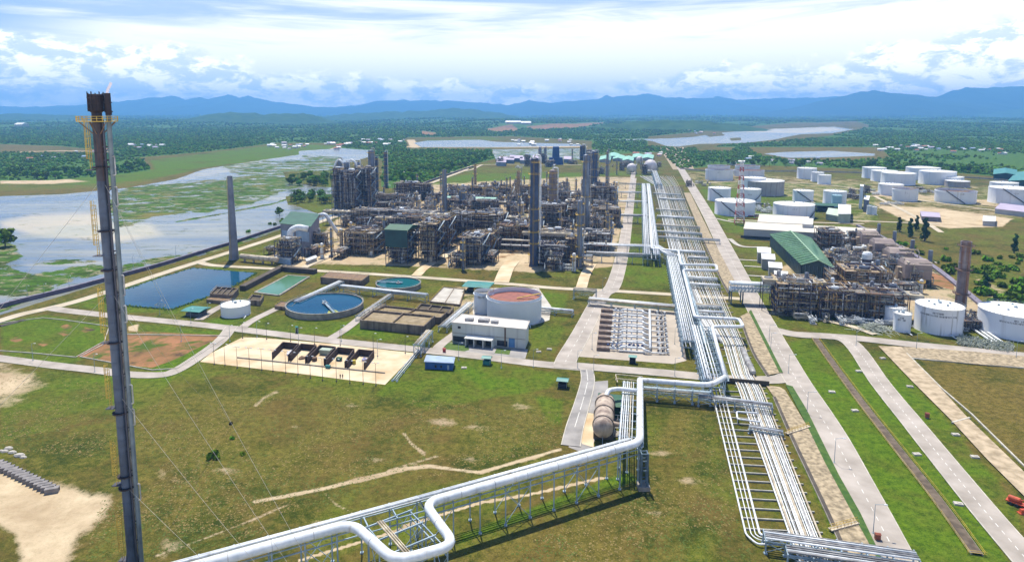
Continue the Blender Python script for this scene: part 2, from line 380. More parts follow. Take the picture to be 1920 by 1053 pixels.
# upper green squares
for pts, v in (([(780, 352), (880, 322), (1090, 320), (1100, 352), (900, 362)], .75), ([(1165, 482), (1265, 484), (1275, 546), (1160, 542)], .62), ([(640, 478), (720, 478), (700, 510), (560, 500)], .3),
               ([(1110, 320), (1250, 318), (1240, 335), (1110, 335)], .5), ([(1190, 345), (1215, 345), (1215, 520), (1165, 480)], .62), ([(1310, 350), (1370, 352), (1380, 410), (1330, 410)], .7),
               ([(1345, 410), (1440, 415), (1400, 425), (1400, 440), (1360, 440)], .6), ([(1360, 445), (1445, 450), (1450, 590), (1420, 560)], .4), ([(1475, 640), (1525, 630), (1590, 645), (1760, 850), (1900, 1060), (1700, 1060), (1590, 860)], .72),
               ([(1600, 650), (1660, 650), (1900, 930), (1920, 1000), (1860, 960), (1700, 760)], .62), ([(1620, 590), (1920, 640), (1920, 665), (1620, 640), (1450, 620), (1420, 595)], .5),
               ([(640, 500), (800, 495), (860, 520), (640, 512)], .35), ([(470, 600), (500, 585), (640, 600), (690, 600), (670, 630), (470, 625)], .66), ([(380, 600), (420, 590), (500, 590), (470, 620), (395, 610)], .66),
               ([(640, 625), (690, 605), (820, 640), (800, 660)], .6), ([(0, 600), (90, 588), (200, 605), (200, 660), (120, 690), (0, 670)], .72), ([(240, 600), (420, 620), (360, 680), (300, 700), (240, 690)], .62),
               ([(100, 570), (230, 535), (330, 510), (400, 495), (480, 510), (470, 520), (330, 590), (230, 590)], .66), ([(1000, 600), (1070, 590), (1040, 680), (980, 670)], .55), ([(1000, 545), (1070, 550), (1060, 585), (1010, 580)], .7),
               ([(760, 680), (900, 672), (1060, 700), (1030, 730), (800, 770), (700, 740)], .62), ([(0, 690), (250, 700), (330, 700), (300, 760), (0, 830)], .52), ([(1290, 780), (1340, 760), (1450, 1060), (1200, 1060)], .40),
               ([(860, 1000), (1180, 880), (1200, 900), (860, 1020)], .8), ([(1440, 730), (1480, 780), (1600, 1010), (1560, 1010)], .6), ([(1000, 740), (1060, 745), (1055, 800), (1020, 790)], .66), ([(1870, 480), (1920, 500), (1920, 570), (1880, 560), (1820, 500)], .6)):
    paint('lush', pts, v, 7, 'max', 1.4)
# brown dry field in the foreground
paint('dry', [(240, 720), (700, 740), (1060, 760), (1060, 830), (700, 920), (340, 1040), (240, 1053)], .62, 30, 'max', 1.2)
paint('dry', [(1000, 1060), (1210, 910), (1250, 740), (1340, 750), (1330, 820), (1290, 1060)], .70, 20, 'max', 1.2)
paint('dry', [(860, 1040), (1200, 920), (1260, 950), (1240, 1500), (860, 1500)], .8, 20, 'max', 1.2)
paint('dry', [(1720, 670), (1930, 690), (2300, 760), (2200, 1000), (1930, 880), (1760, 730)], 1.0, 8, 'max', 1.4)
paint('dry', [(1620, 430), (1700, 430), (1930, 480), (1930, 620), (1870, 600), (1760, 520)], .55, 10)
paint('lush', [(1780, 480), (1930, 520), (1930, 600), (1880, 590)], .5, 10)
# bare earth
for pts, v in (([(-60, 870), (80, 905), (205, 930), (200, 965), (150, 1000), (120, 1060), (40, 1060), (30, 1000), (-60, 950)], 1.1), ([(-60, 700), (60, 700), (80, 715), (20, 745), (-60, 760)], .9), ([(-60, 735), (50, 745), (-20, 770)], .8),
               ([(-60, 670), (20, 678), (15, 692), (-60, 690)], .8), ([(290, 880), (330, 868), (340, 885), (300, 900)], .6), ([(300, 1010), (350, 1000), (370, 1030), (300, 1053)], .55)):
    paint('sand', pts, v, 24, 'max', 1.3)
paint('sand', [(1280, 320), (1500, 330), (1920, 350), (1920, 410), (1640, 400), (1560, 385), (1300, 345)], .40, 6); paint('lush', [(1300, 338), (1640, 345), (1650, 415), (1345, 418)], .62, 5); paint('lush', [(1640, 340), (1925, 352), (1925, 380), (1640, 372)], .5, 5)
paint('sand', [(1640, 385), (1760, 390), (1900, 410), (1880, 425), (1780, 428), (1700, 415)], .9, 4)
paint('sand', [(1640, 355), (1920, 380), (1920, 392), (1640, 370)], .6, 4)
paint('sand', [(1560, 395), (1640, 398), (1650, 412), (1600, 425)], .4, 4)
paint('sand', [(1810, 565), (1920, 575), (1920, 590), (1800, 575)], .4, 4)
paint('sand', [(1820, 510), (1920, 560), (1920, 600), (1850, 560)], .5, 10)
PROC = [(600, 440), (640, 400), (800, 345), (1100, 330), (1190, 332), (1150, 500), (1000, 512), (880, 505), (780, 500), (560, 495), (500, 480)]
paint('sand', PROC, .62, 4)
paint('sand', [(600, 458), (690, 470), (560, 505), (520, 500)], .9, 3); paint('sand', [(800, 480), (850, 450), (1000, 470), (1000, 495), (900, 500)], .95, 4); paint('red', [(800, 480), (850, 450), (1000, 470), (900, 497)], .5, 4)
paint('sand', [(1440, 590), (1460, 500), (1610, 440), (1780, 520), (1860, 590), (1700, 600)], .6, 4); paint('red', [(1700, 500), (1790, 520), (1790, 545), (1730, 530)], .8, 3)
paint('sand', [(1110, 570), (1270, 585), (1270, 665), (1090, 650)], .55, 4)
paint('sand', [(840, 540), (900, 530), (900, 600), (830, 590)], .5, 4)
paint('sand', [(1480, 640), (1500, 640), (1500, 650)], .1, 4)
# the red-brown earth bed and patches in its neighbour
paint('red', [(140, 668), (200, 638), (240, 620), (420, 628), (330, 672), (285, 690), (240, 685)], .95, 4)
for x, y in ((30, 637), (80, 645), (120, 625), (160, 618), (125, 612)): paint('red', [(x-16, y), (x, y-7), (x+17, y), (x, y+6)], .75, 6)
paint('sand', [(238, 612), (262, 606), (258, 622), (240, 620)], .8, 3)
# trodden tracks and one thin dry streak
line('sand', [(478, 940), (600, 917), (700, 893), (760, 878), (805, 873), (900, 885), (960, 868), (1050, 842)], 5, .98, 5)
line('sand', [(757, 812), (770, 830), (795, 850)], 3, .8, 4); line('sand', [(290, 1042), (380, 1010), (470, 975), (540, 945)], 3, .78, 4)
line('sand', [(610, 925), (630, 945), (660, 960)], 3, .7, 4); line('sand', [(730, 880), (820, 855)], 3, .66, 4)
line('sand', [(760, 985), (900, 942), (1000, 925), (1130, 895)], 4, .95, 1.5)
line('sand', [(560, 1050), (760, 990)], 4, .9, 1.5)
line('sand', [(478, 760), (500, 742), (520, 735)], 4, .6, 5); line('dry', [(340, 975), (370, 920), (403, 862)], 3, 1.2, 3)  # the dry line is a thin streak in the ground cover
for x_, y_ in ((830, 790), (900, 800), (970, 760), (330, 900), (420, 880), (560, 800), (700, 860), (600, 980), (880, 860), (1240, 850), (1290, 900), (1230, 960), (660, 760)): paint('sand', [(x_-30, y_), (x_, y_-8), (x_+34, y_+2), (x_+4, y_+9)], .52, 14)
gx, gy = atn(GX, GY)
# gentle relief in the far country only
far = np.clip((gy-2600)/2500, 0, 1)*(1-np.clip(M['water']*3, 0, 1))
gz = far*np.clip(fbm(gx/900, gy/1500, 4, 3)-.35, 0, 1)*110*np.clip(gy/9000, 0, 1)
def grid_obj(name, mask_faces, mtl, kind='structure'):
    idx = np.arange(nr*nc).reshape(nr, nc)
    q = np.stack([idx[:-1, :-1], idx[:-1, 1:], idx[1:, 1:], idx[1:, :-1]], -1)[mask_faces]
    used, inv = np.unique(q, return_inverse=True); q = inv.reshape(-1, 4)
    q = q[:, ::-1]
    co = np.stack([gx.ravel()[used], gy.ravel()[used], gz.ravel()[used]], -1)
    me = bpy.data.meshes.new(name); me.vertices.add(len(co)); me.vertices.foreach_set('co', co.ravel())
    me.loops.add(q.size); me.loops.foreach_set('vertex_index', q.ravel().astype(np.int32))
    me.polygons.add(len(q)); me.polygons.foreach_set('loop_start', np.arange(0, q.size, 4, dtype=np.int32))
    me.update(calc_edges=True)
    for an, ks in (('zone_a', ('lush', 'sand', 'water', 'forest')), ('zone_b', ('dry', 'veg', 'mud', 'red'))):
        at_ = me.attributes.new(an, 'FLOAT_COLOR', 'POINT')
        at_.data.foreach_set('color', np.stack([M[k].ravel()[used] for k in ks], -1).ravel())
    me.materials.append(mtl); o = bpy.data.objects.new(name, me); COL.objects.link(o)
    return tag(o, kind=kind)
def ground_material():
    m = bpy.data.materials.new('ground_cover'); m.use_nodes = True; n = m.node_tree.nodes; l = m.node_tree.links
    b = n['Principled BSDF']; g = n.new('ShaderNodeNewGeometry')
    def mp(sx, sy=None, off=0):
        q = n.new('ShaderNodeMapping'); q.inputs['Scale'].default_value = (sx, sy or sx, 1); q.inputs['Location'].default_value = (off, off*.7, 0)
        l.new(g.outputs['Position'], q.inputs[0]); return q.outputs[0]
    def nz(v, sc, de=5, ro=.6, di=0):
        q = n.new('ShaderNodeTexNoise'); q.inputs['Scale'].default_value = sc; q.inputs['Detail'].default_value = de; q.inputs['Roughness'].default_value = ro
        q.inputs['Distortion'].default_value = di; l.new(v, q.inputs['Vector']); return q.outputs[0]
    def mth(op, a, c=None, clamp=False):
        q = n.new('ShaderNodeMath'); q.operation = op; q.use_clamp = clamp
        for i, v in enumerate((a, c)):
            if v is None: continue
            if isinstance(v, (int, float)): q.inputs[i].default_value = v
            else: l.new(v, q.inputs[i])
        return q.outputs[0]
    def rng(v, a, c, lo=0., hi=1.):
        q = n.new('ShaderNodeMapRange'); q.inputs[1].default_value = a; q.inputs[2].default_value = c; q.inputs[3].default_value = lo; q.inputs[4].default_value = hi; l.new(v, q.inputs[0]); return q.outputs[0]
    def mix(f, a, c):
        q = n.new('ShaderNodeMixRGB')
        for i, v in enumerate((f, a, c)):
            if isinstance(v, tuple): q.inputs[i].default_value = v if len(v) == 4 else (*v, 1)
            elif isinstance(v, (int, float)): q.inputs[i].default_value = v
            else: l.new(v, q.inputs[i])
        return q.outputs[0]
    def attr(nm):
        q = n.new('ShaderNodeAttribute'); q.attribute_name = nm; s = n.new('ShaderNodeSeparateColor'); l.new(q.outputs['Color'], s.inputs[0])
        return s.outputs[0], s.outputs[1], s.outputs[2], q.outputs['Alpha']
    lush, sand, water, forest = attr('zone_a'); dry, veg, mud, red = attr('zone_b')
    P = mp(1); nb = nz(P, .028, 5, .7, 1.2)
    n1 = nz(P, .012, 7, .62, .6); n2 = nz(P, .06, 6, .65, .4); n3 = nz(P, .45, 6, .7); nf = nz(mp(1, .6, 31), .16, 4, .75)
    n5 = nz(P, 1.9, 5, .8)
    n6 = nz(mp(1, .55, 8), 5.5, 4, .8); fine = mth('ADD', mth('ADD', mth('MULTIPLY', n3, .36), mth('MULTIPLY', n5, .36)), mth('MULTIPLY', n6, .28))
    gmix = rng(mth('ADD', mth('ADD', mth('MULTIPLY', n1, .5), mth('MULTIPLY', n2, .5)), mth('MULTIPLY', mth('SUBTRACT', fine, .5), .5)), .36, .62)
    olive = mix(gmix, (.026, .044, .003), (.105, .112, .009))
    tuft = mix(rng(fine, .47, .60), olive, (.20, .155, .038))
    base = mix(rng(mth('ADD', n2, mth('MULTIPLY', n1, .4)), .62, .78), olive, tuft)
    base = mix(rng(fine, .51, .56, 0, .62), base, (.185, .145, .034)); base = mix(rng(fine, .485, .43, 0, .65), base, (.018, .030, .004))
    base = mix(rng(nb, .45, .60, 0, .85), base, mix(rng(fine, .4, .6), (.068, .050, .009), (.19, .135, .036)))
    grn = mix(rng(fine, .42, .58), (.022, .062, .002), (.13, .21, .009))
    lushf = rng(mth('ADD', lush, mth('MULTIPLY', mth('SUBTRACT', mth('ADD', n1, mth('MULTIPLY', n2, .8)), .9), 1.5)), .25, .85)
    c = mix(lushf, base, grn)
    dryc = mix(rng(fine, .43, .57), (.056, .050, .006), (.21, .155, .038))
    c = mix(rng(mth('ADD', dry, mth('MULTIPLY', mth('SUBTRACT', mth('ADD', mth('MULTIPLY', n1, .6), n2), .8), 2.0)), .38, 1.15), c, dryc)
    sandc = mix(rng(n2, .35, .65), (.62, .50, .33), (.40, .30, .185)); sandc = mix(rng(fine, .48, .64, 0, .6), sandc, (.26, .21, .11))
    sf = rng(mth('ADD', sand, mth('MULTIPLY', mth('SUBTRACT', mth('ADD', n2, fine), 1.0), 1.5)), .34, .66)
    c = mix(sf, c, sandc)
    redc = mix(rng(n2, .4, .6), (.36, .17, .085), (.20, .115, .05)); redc = mix(rng(fine, .5, .66), redc, (.12, .13, .04)); redc = mix(rng(nb, .52, .62), redc, (.07, .11, .015)); redc = mix(rng(n2, .60, .68), redc, (.06, .045, .035))
    c = mix(rng(mth('ADD', red, mth('MULTIPLY', mth('SUBTRACT', n2, .5), 1.4)), .42, .62), c, redc)
    fo = mix(rng(nf, .38, .62), (.026, .080, .010), (.085, .165, .020))
    c = mix(rng(mth('ADD', forest, mth('MULTIPLY', mth('SUBTRACT', nf, .5), .6)), .45, .55), c, fo)
    # marsh water, weed mats and silt
    streak = nz(mp(.75, 1.0), .036, 9, .72, .6); s2 = nz(mp(.2, .7, 12), .022, 5, .65, .8)
    vegc = mix(rng(fine, .4, .6), (.018, .075, .003), (.085, .17, .008)); vegc = mix(rng(nz(mp(.5, 1, 9), .06, 6, .8, .5), .47, .58), vegc, (.03, .055, .006)); vegc = mix(rng(nz(mp(.6, 1, 19), .10, 6, .8, .5), .52, .60), vegc, (.24, .22, .13))
    vegc = mix(rng(n1, .54, .70), vegc, (.17, .15, .035))
    mudc = mix(rng(s2, .4, .62), (.66, .50, .27), (.42, .38, .24))
    wcol = mix(rng(s2, .42, .62), (.12, .16, .20), (.26, .265, .22)); wcol = mix(rng(nz(mp(.2, 1.4, 3), .06, 6, .75, .8), .5, .68), wcol, (.20, .20, .13))
    wcol = mix(rng(mth('ADD', mud, mth('MULTIPLY', mth('SUBTRACT', s2, .5), 1.8)), .15, 1.0, 0, .85), wcol, mudc)
    vf = rng(mth('ADD', veg, mth('MULTIPLY', mth('SUBTRACT', mth('ADD', mth('MULTIPLY', streak, .75), mth('MULTIPLY', n2, .25)), .5), 4.2)), .56, .68)
    specks = mth('MULTIPLY', rng(nz(mp(.5, 1.2, 5), .10, 7, .84, .6), .585, .61), rng(n1, .40, .5))
    vf = mth('MAXIMUM', vf, specks)
    wf = rng(mth('ADD', water, mth('MULTIPLY', mth('SUBTRACT', streak, .5), .9)), .45, .55)
    wet = mth('MULTIPLY', wf, mth('SUBTRACT', 1.0, vf))
    c2 = mix(wf, c, mix(vf, wcol, vegc))
    l.new(c2, b.inputs['Base Color'])
    l.new(rng(wet, 0, 1, .95, .22), b.inputs['Roughness']); l.new(rng(wet, 0, 1, .12, .24), b.inputs['Specular IOR Level'])
    bp = n.new('ShaderNodeBump'); bp.inputs['Distance'].default_value = .8
    hgt = mth('MULTIPLY', fine, mth('SUBTRACT', 1.0, wet)); l.new(hgt, bp.inputs['Height']); bp.inputs['Strength'].default_value = .55
    l.new(bp.outputs[0], b.inputs['Normal'])
    return m
GM = ground_material()
wq = (M['water'][:-1, :-1]+M['water'][1:, 1:]+M['water'][1:, :-1]+M['water'][:-1, 1:]) > .2
grid_obj('ground', ~wq, GM)
grid_obj('marsh_water', wq, GM)

# ---------------------------------------------------------------- mountains
def ridge(name, prof, dist, depth, mtl, seed, rough=.22, base=-30, step=4):
    xs = np.arange(prof[0][0], prof[-1][0]+1, step, dtype=float); pr = np.array(prof, float)
    ys = np.interp(xs, pr[:, 0], pr[:, 1])
    rows = 51; X = []; ys = ys+(fbm(xs/14., xs*0+seed, 3, seed+20)-.5)*4.5+(fbm(xs/50., xs*0+seed, 3, seed+21)-.5)*3; Y = []; Z = []
    for j in range(rows):
        t = j/(rows-1); D = dist-depth*(1-t) if t <= 1 else dist
        D = dist+depth*(t-.62)
        k = 1-abs(t-.62)/(.62 if t < .62 else .38); k = max(k, 0)**.85
        x = (xs-CX)/F*dist*CP
        hgt = (HOR-ys)/F*dist+H
        nzv = fbm(x/1500+seed, np.full_like(x, D)/1500, 6, seed, .55)
        n2v = np.abs(fbm(x/800+seed*3, np.full_like(x, D)/1700, 5, seed+5, .55)-.5)*2
        z = base+(hgt-base)*k*(1-(1-k)*.9*(nzv-.1))-hgt*.28*n2v*(1-k)*4*k
        X.append(x); Y.append(np.full_like(x, D)+800*(nzv-.5)*(1-k)); Z.append(z)
    X, Y, Z = map(np.array, (X, Y, Z)); m_, n_ = X.shape
    mb = MB(); mb.v = [tuple(p) for p in np.stack([X.ravel(), Y.ravel(), Z.ravel()], -1)]
    mb.f = [(j*n_+i, j*n_+i+1, (j+1)*n_+i+1, (j+1)*n_+i) for j in range(m_-1) for i in range(n_-1)]
    return tag(mb.build(name, mtl, smooth=True), kind='structure')
MTN = mat('forested_mountain', (.018, .04, .02), (.035, .06, .02), .0012, .95, spec=.05, bump=0)
HILL = mat('wooded_hill', (.028, .07, .022), (.055, .11, .03), .012, .95, spec=.05, bump=.0)
ridge('mountains', [(-800, 206), (-300, 198), (0, 199), (60, 201), (130, 198), (200, 192), (240, 190), (262, 188), (290, 184), (305, 186), (322, 181), (336, 183), (348, 187), (362, 186), (376, 183), (392, 188), (410, 183), (428, 178), (442, 180), (452, 184), (468, 179), (490, 186), (510, 190), (560, 196), (620, 202), (680, 197), (710, 190), (760, 188), (840, 190), (900, 193), (950, 198), (975, 194), (992, 188), (1010, 192), (1030, 194), (1060, 190), (1110, 188), (1128, 184), (1138, 178), (1146, 183), (1170, 181), (1190, 179), (1204, 176), (1220, 177), (1250, 183), (1300, 184), (1330, 184), (1360, 183), (1380, 187), (1440, 185), (1520, 184), (1560, 182), (1700, 190), (2700, 200)], 21000, 9000, MTN, 1)
ridge('mountains', [(1340, 222), (1440, 209), (1500, 200), (1540, 190), (1575, 181), (1600, 176), (1632, 171), (1650, 173), (1680, 176), (1705, 176), (1725, 179), (1752, 183), (1765, 178), (1785, 170), (1810, 165), (1830, 166), (1860, 166), (1890, 164), (1940, 162), (2100, 168), (2700, 190)], 15500, 7000, MTN, 2)
ridge('hills', [(560, 224), (670, 212), (720, 210), (780, 209), (820, 206), (850, 204), (890, 206), (920, 210), (960, 215), (1000, 224)], 9500, 3000, HILL, 3, step=5)
ridge('hills', [(1780, 225), (1850, 212), (1900, 205), (1960, 202), (2100, 206), (2400, 222)], 12500, 3000, HILL, 4, step=6)
ridge('hills', [(340, 229), (370, 221), (400, 214), (425, 211), (450, 211), (478, 212), (496, 216), (515, 213), (535, 212), (550, 214), (568, 211), (580, 214), (600, 219), (640, 229)], 6500, 2200, HILL, 6, step=3)
ridge('hills', [(-700, 222), (-200, 218), (0, 214), (60, 213), (140, 216), (220, 220), (330, 226)], 8200, 3000, HILL, 8, step=6)
ridge('hills', [(1080, 240), (1140, 234), (1200, 227), (1250, 225), (1310, 226), (1360, 230), (1400, 236), (1440, 243)], 4300, 1100, HILL, 9, step=4)
# ---------------------------------------------------------------- roads, pads, channels
def smooth(pts, n=6):
    P = [Vector(p) for p in pts]
    if len(P) < 3: return P
    Q = [P[0]*2-P[1]]+P+[P[-1]*2-P[-2]]; out = []
    for i in range(1, len(Q)-2):
        for k in range(n):
            t = k/n; a, b, c, d = Q[i-1:i+3]
            out.append(.5*((2*b)+(c-a)*t+(2*a-5*b+4*c-d)*t*t+(3*b-a-3*c+d)*t**3))
    out.append(P[-1]); return out
def ribbon(path, w0, w1=None, z=0.1):
    w1 = w1 or w0; vs_ = []; n = len(path)
    for i, p in enumerate(path):
        d = path[min(i+1, n-1)]-path[max(i-1, 0)]; d.z = 0; d.normalize(); s = Vector((d.y, -d.x, 0))*((w0+(w1-w0)*i/(n-1))/2)
        vs_ += [(p.x-s.x, p.y-s.y, z), (p.x+s.x, p.y+s.y, z)]
    fs = [(2*i, 2*i+1, 2*i+3, 2*i+2) for i in range(n-1)]
    return vs_, fs
ASPH = mat('worn_asphalt', (.36, .34, .32), (.21, .20, .19), .12, .9, detail=9, amt=(.35, .68))
ROADC = mat('sun_bleached_road', (.45, .40, .35), (.29, .255, .215), .11, .9, detail=9, amt=(.35, .70))
DUST = mat('sandy_service_road', (.56, .48, .36), (.42, .36, .25), .08, .95, detail=8)
KERB = mat('kerb_concrete', (.58, .54, .46), (.40, .37, .30), .3, .9)
PAINT = mat('road_paint', (.80, .79, .74), (.6, .58, .53), .6, .8)
_zl = [0.06]
def road(pts, w0, w1=None, m=None, kerb=True, name='road', dash=None):
    _zl[0] += .012; z = _zl[0]; path = smooth([at(*p) for p in pts])
    mb = MB(); mb.add(*ribbon(path, w0, w1, z)); o = tag(mb.build(name, m or ROADC), kind='structure')
    if kerb:
        kb = MB(); n = len(path); w1_ = w1 or w0
        for sgn in (-1, 1):
            q = []
            for i, p in enumerate(path):
                d = path[min(i+1, n-1)]-path[max(i-1, 0)]; d.z = 0; d.normalize(); s = Vector((d.y, -d.x, 0))*((w0+(w1_-w0)*i/(n-1))/2+.15)*sgn; q.append(p+s)
            for a, b in zip(q[:-1], q[1:]): kb.bar((a.x, a.y, z-.02), (b.x, b.y, z-.02), .3, .16)
        tag(kb.build('kerb', KERB), kind='structure')
    if dash:
        db = MB(); on, off, wd = dash; cum = [0.]
        for a, b in zip(path[:-1], path[1:]): cum.append(cum[-1]+(b-a).length)
        def along(t):
            i = int(min(max(np.searchsorted(cum, t)-1, 0), len(path)-2)); a, b = path[i], path[i+1]; d = (b-a).normalized()
            return a.lerp(b, (t-cum[i])/max(cum[i+1]-cum[i], 1e-6)), Vector((d.y, -d.x, 0))*wd
        for k in range(int(cum[-1]/(on+off))):
            (p, s), (q, u) = along(k*(on+off)), along(k*(on+off)+on)
            db.quad((p.x-s.x, p.y-s.y, z+.012), (p.x+s.x, p.y+s.y, z+.012), (q.x+u.x, q.y+u.y, z+.012), (q.x-u.x, q.y-u.y, z+.012))
        if db.n: tag(db.build('road_marking', PAINT), kind='structure')
    return path
def sheet(name, pts, m, z=None, kind='structure'):
    if z is None: _zl[0] += .006; z = _zl[0]
    mb = MB(); mb.poly([at(x, y, z) if False else Vector((*at(x, y)[:2], z)) for x, y in pts]); 
    o = mb.build(name, m)
    if o.data.polygons[0].normal.z < 0: o.data.flip_normals()
    return tag(o, kind=kind)
def blob(pts, n=5): return [tuple(p) for p in smooth([Vector((x, y, 0)) for x, y in pts+[pts[0]]], n)[:-1]]
SANDP = mat('compacted_sand', (.66, .55, .38), (.46, .32, .17), .09, .95, detail=9, amt=(.38, .72), bump=.2)
BERM = mat('dry_stone_pitching', (.46, .37, .24), (.20, .16, .10), .7, .95, detail=9, bump=.6)
DARKCH = mat('dark_drain_bed', (.10, .085, .065), (.06, .05, .04), .3, .9)
# sandy yard with burn bays, paved pads
sheet('sand_yard', [(375, 678), (395, 662), (455, 632), (490, 633), (640, 646), (779, 662), (722, 721), (560, 700)], SANDP)
sheet('paved_pad', [(1122, 569), (1271, 584), (1287, 676), (1262, 682), (1080, 668), (1098, 630)], mat('beige_pad', (.46, .40, .33), (.36, .31, .25), .1, .9))
sheet('paved_pad', [(1104, 716), (1140, 713), (1140, 735), (1112, 835), (1092, 848), (1066, 838), (1085, 770)], ASPH)
sheet('sand_pad', [(1098, 773), (1113, 775), (1113, 838), (1092, 832), (1086, 822)], SANDP)
sheet('paved_pad', [(826, 640), (990, 655), (985, 672), (880, 668), (812, 660)], ASPH)
sheet('grass_island', [(824, 655), (830, 640), (878, 648), (880, 656), (865, 660), (836, 658)], mat('mown_grass', (.05, .105, .016), (.10, .15, .028), .5, .95))
sheet('grass_island', [(927, 662), (932, 652), (958, 655), (955, 665)], MATS['mown_grass'])
sheet('concrete_apron', [(888, 600), (1000, 610), (1030, 600), (1034, 575), (1010, 540), (900, 540), (885, 570)], PALECONC)
# roads
road([(-60, 618), (0, 601), (45, 588), (100, 576), (170, 557), (300, 514), (372, 491), (430, 473), (520, 444), (620, 409), (700, 381), (800, 346), (868, 321), (905, 309), (1090, 309)], 6.5, m=DUST)
road([(90, 577), (130, 583), (230, 594), (350, 606), (430, 615), (600, 636), (780, 655), (900, 668), (1000, 681), (1090, 689)], 6.5, m=ROADC)
road([(372, 491), (395, 497), (440, 500), (500, 503), (600, 508), (700, 514), (830, 523), (960, 533), (1040, 540), (1140, 545), (1275, 553), (1370, 559), (1412, 562)], 5.5, m=DUST)
road([(1188, 334), (1176, 420), (1166, 480), (1150, 535), (1130, 552), (1116, 575), (1090, 625), (1065, 668), (1058, 686)], 9, 9, m=ROADC, dash=(3, 4, .1))
road([(1186, 334), (1189, 318)], 8, m=ROADC, kerb=False)
road([(435, 612), (412, 640), (368, 672), (330, 695), (300, 703), (240, 702), (180, 694), (100, 685), (0, 672), (-80, 662)], 5.5, m=ROADC)
road([(452, 616), (475, 600), (520, 578)], 5, m=ROADC, kerb=False)
road([(618, 636), (650, 616), (690, 585), (715, 570)], 5, m=ROADC, kerb=False)
road([(372, 600), (400, 582), (420, 572)], 5, m=ROADC, kerb=False)
road([(815, 660), (828, 645), (858, 622), (870, 606)], 5, m=ROADC, kerb=False)
road([(1040, 683), (1140, 691), (1250, 700), (1335, 708), (1400, 712), (1455, 712), (1478, 706)], 7, m=ROADC)
road([(1100, 693), (1102, 715), (1092, 755), (1078, 800), (1070, 836)], 5, 6, m=ASPH, dash=(12, 2, .1))
R7 = road([(1255, 276), (1262, 292), (1274, 312), (1298, 352), (1326, 400), (1352, 450), (1380, 505), (1408, 560), (1438, 615), (1469, 670), (1497, 718), (1531, 769), (1564, 822), (1602, 893), (1640, 964), (1668, 1017), (1710, 1095), (1770, 1200)], 13, 7.6, m=ROADC, dash=(2, 2.5, .09))
road([(1448, 618), (1490, 627), (1540, 630), (1610, 635), (1700, 645), (1800, 655), (1920, 667), (2100, 684)], 8, m=ROADC)
road([(1560, 630), (1590, 640), (1612, 662), (1650, 718), (1710, 792), (1780, 878), (1850, 963), (1925, 1050), (2010, 1150)], 7.5, m=ROADC, dash=(1.6, 1.6, .09))
road([(1640, 368), (1700, 398), (1740, 420), (1765, 436)], 5, m=DUST, kerb=False)
road([(1510, 372), (1560, 400), (1580, 412), (1760, 420)], 5, m=DUST, kerb=False)
road([(1296, 345), (1400, 340), (1560, 348), (1700, 372), (1920, 402)], 5, m=DUST, kerb=False)
road([(1365, 412), (1440, 415), (1620, 420)], 5, m=DUST, kerb=False)
road([(1342, 410), (1372, 416), (1400, 418)], 4, m=PALECONC, kerb=False); road([(1368, 448), (1390, 462), (1440, 464)], 4, m=PALECONC, kerb=False)
for y0, x0, x1 in ((487, 1385, 1420), (499, 1395, 1428), (517, 1402, 1438), (533, 1410, 1444)): road([(x0, y0), (x1, y0+2)], 2.5, m=PALECONC, kerb=False, name='footpath')
road([(1180, 335), (1130, 334), (1100, 332)], 5, m=DUST, kerb=False)
road([(700, 322), (860, 322), (905, 309)], 5, m=DUST, kerb=False)
road([(560, 508), (580, 497), (640, 470), (655, 462)], 6, m=DUST, kerb=False)
road([(780, 518), (800, 500), (850, 472), (870, 462)], 7, m=SANDP, kerb=False)
road([(940, 530), (950, 505), (962, 490)], 10, m=SANDP, kerb=False); road([(1090, 540), (1098, 515), (1110, 495)], 7, m=SANDP, kerb=False)
road([(1500, 592), (1540, 600), (1600, 614), (1640, 628)], 4, m=DUST, kerb=False)
# causeway up to the far bridge
sheet('road', [(1236, 276), (1282, 276), (1302, 318), (1262, 318)], BERM, .05)
# raised sand strips at the right
sheet('earth_berm', [(1647, 650), (1689, 651), (1758, 723), (1812, 782), (1960, 925), (1960, 980), (1920, 932), (1850, 862), (1784, 790), (1711, 717)], mat('rough_earth_bank', (.50, .40, .27), (.27, .21, .13), .35, .95, detail=9, amt=(.38, .7), bump=.6))
sheet('earth_berm', [(1689, 651), (1820, 660), (1960, 673), (1960, 692), (1840, 685), (1706, 671)], BERM)
mb = MB(); mb.bar(at(1700, 662, .3), at(1766, 728, .3), .5); mb.bar(at(1766, 728, .3), at(1822, 776, .3), .5); mb.bar(at(1822, 776, .3), at(1960, 912, .3), .5); mb.bar(at(1785, 792, .3), at(1818, 783, .3), .6)
mb.bar(at(1706, 671, .2), at(1960, 693, .2), .7, .5); tag(mb.build('kerb', KERB), kind='structure')
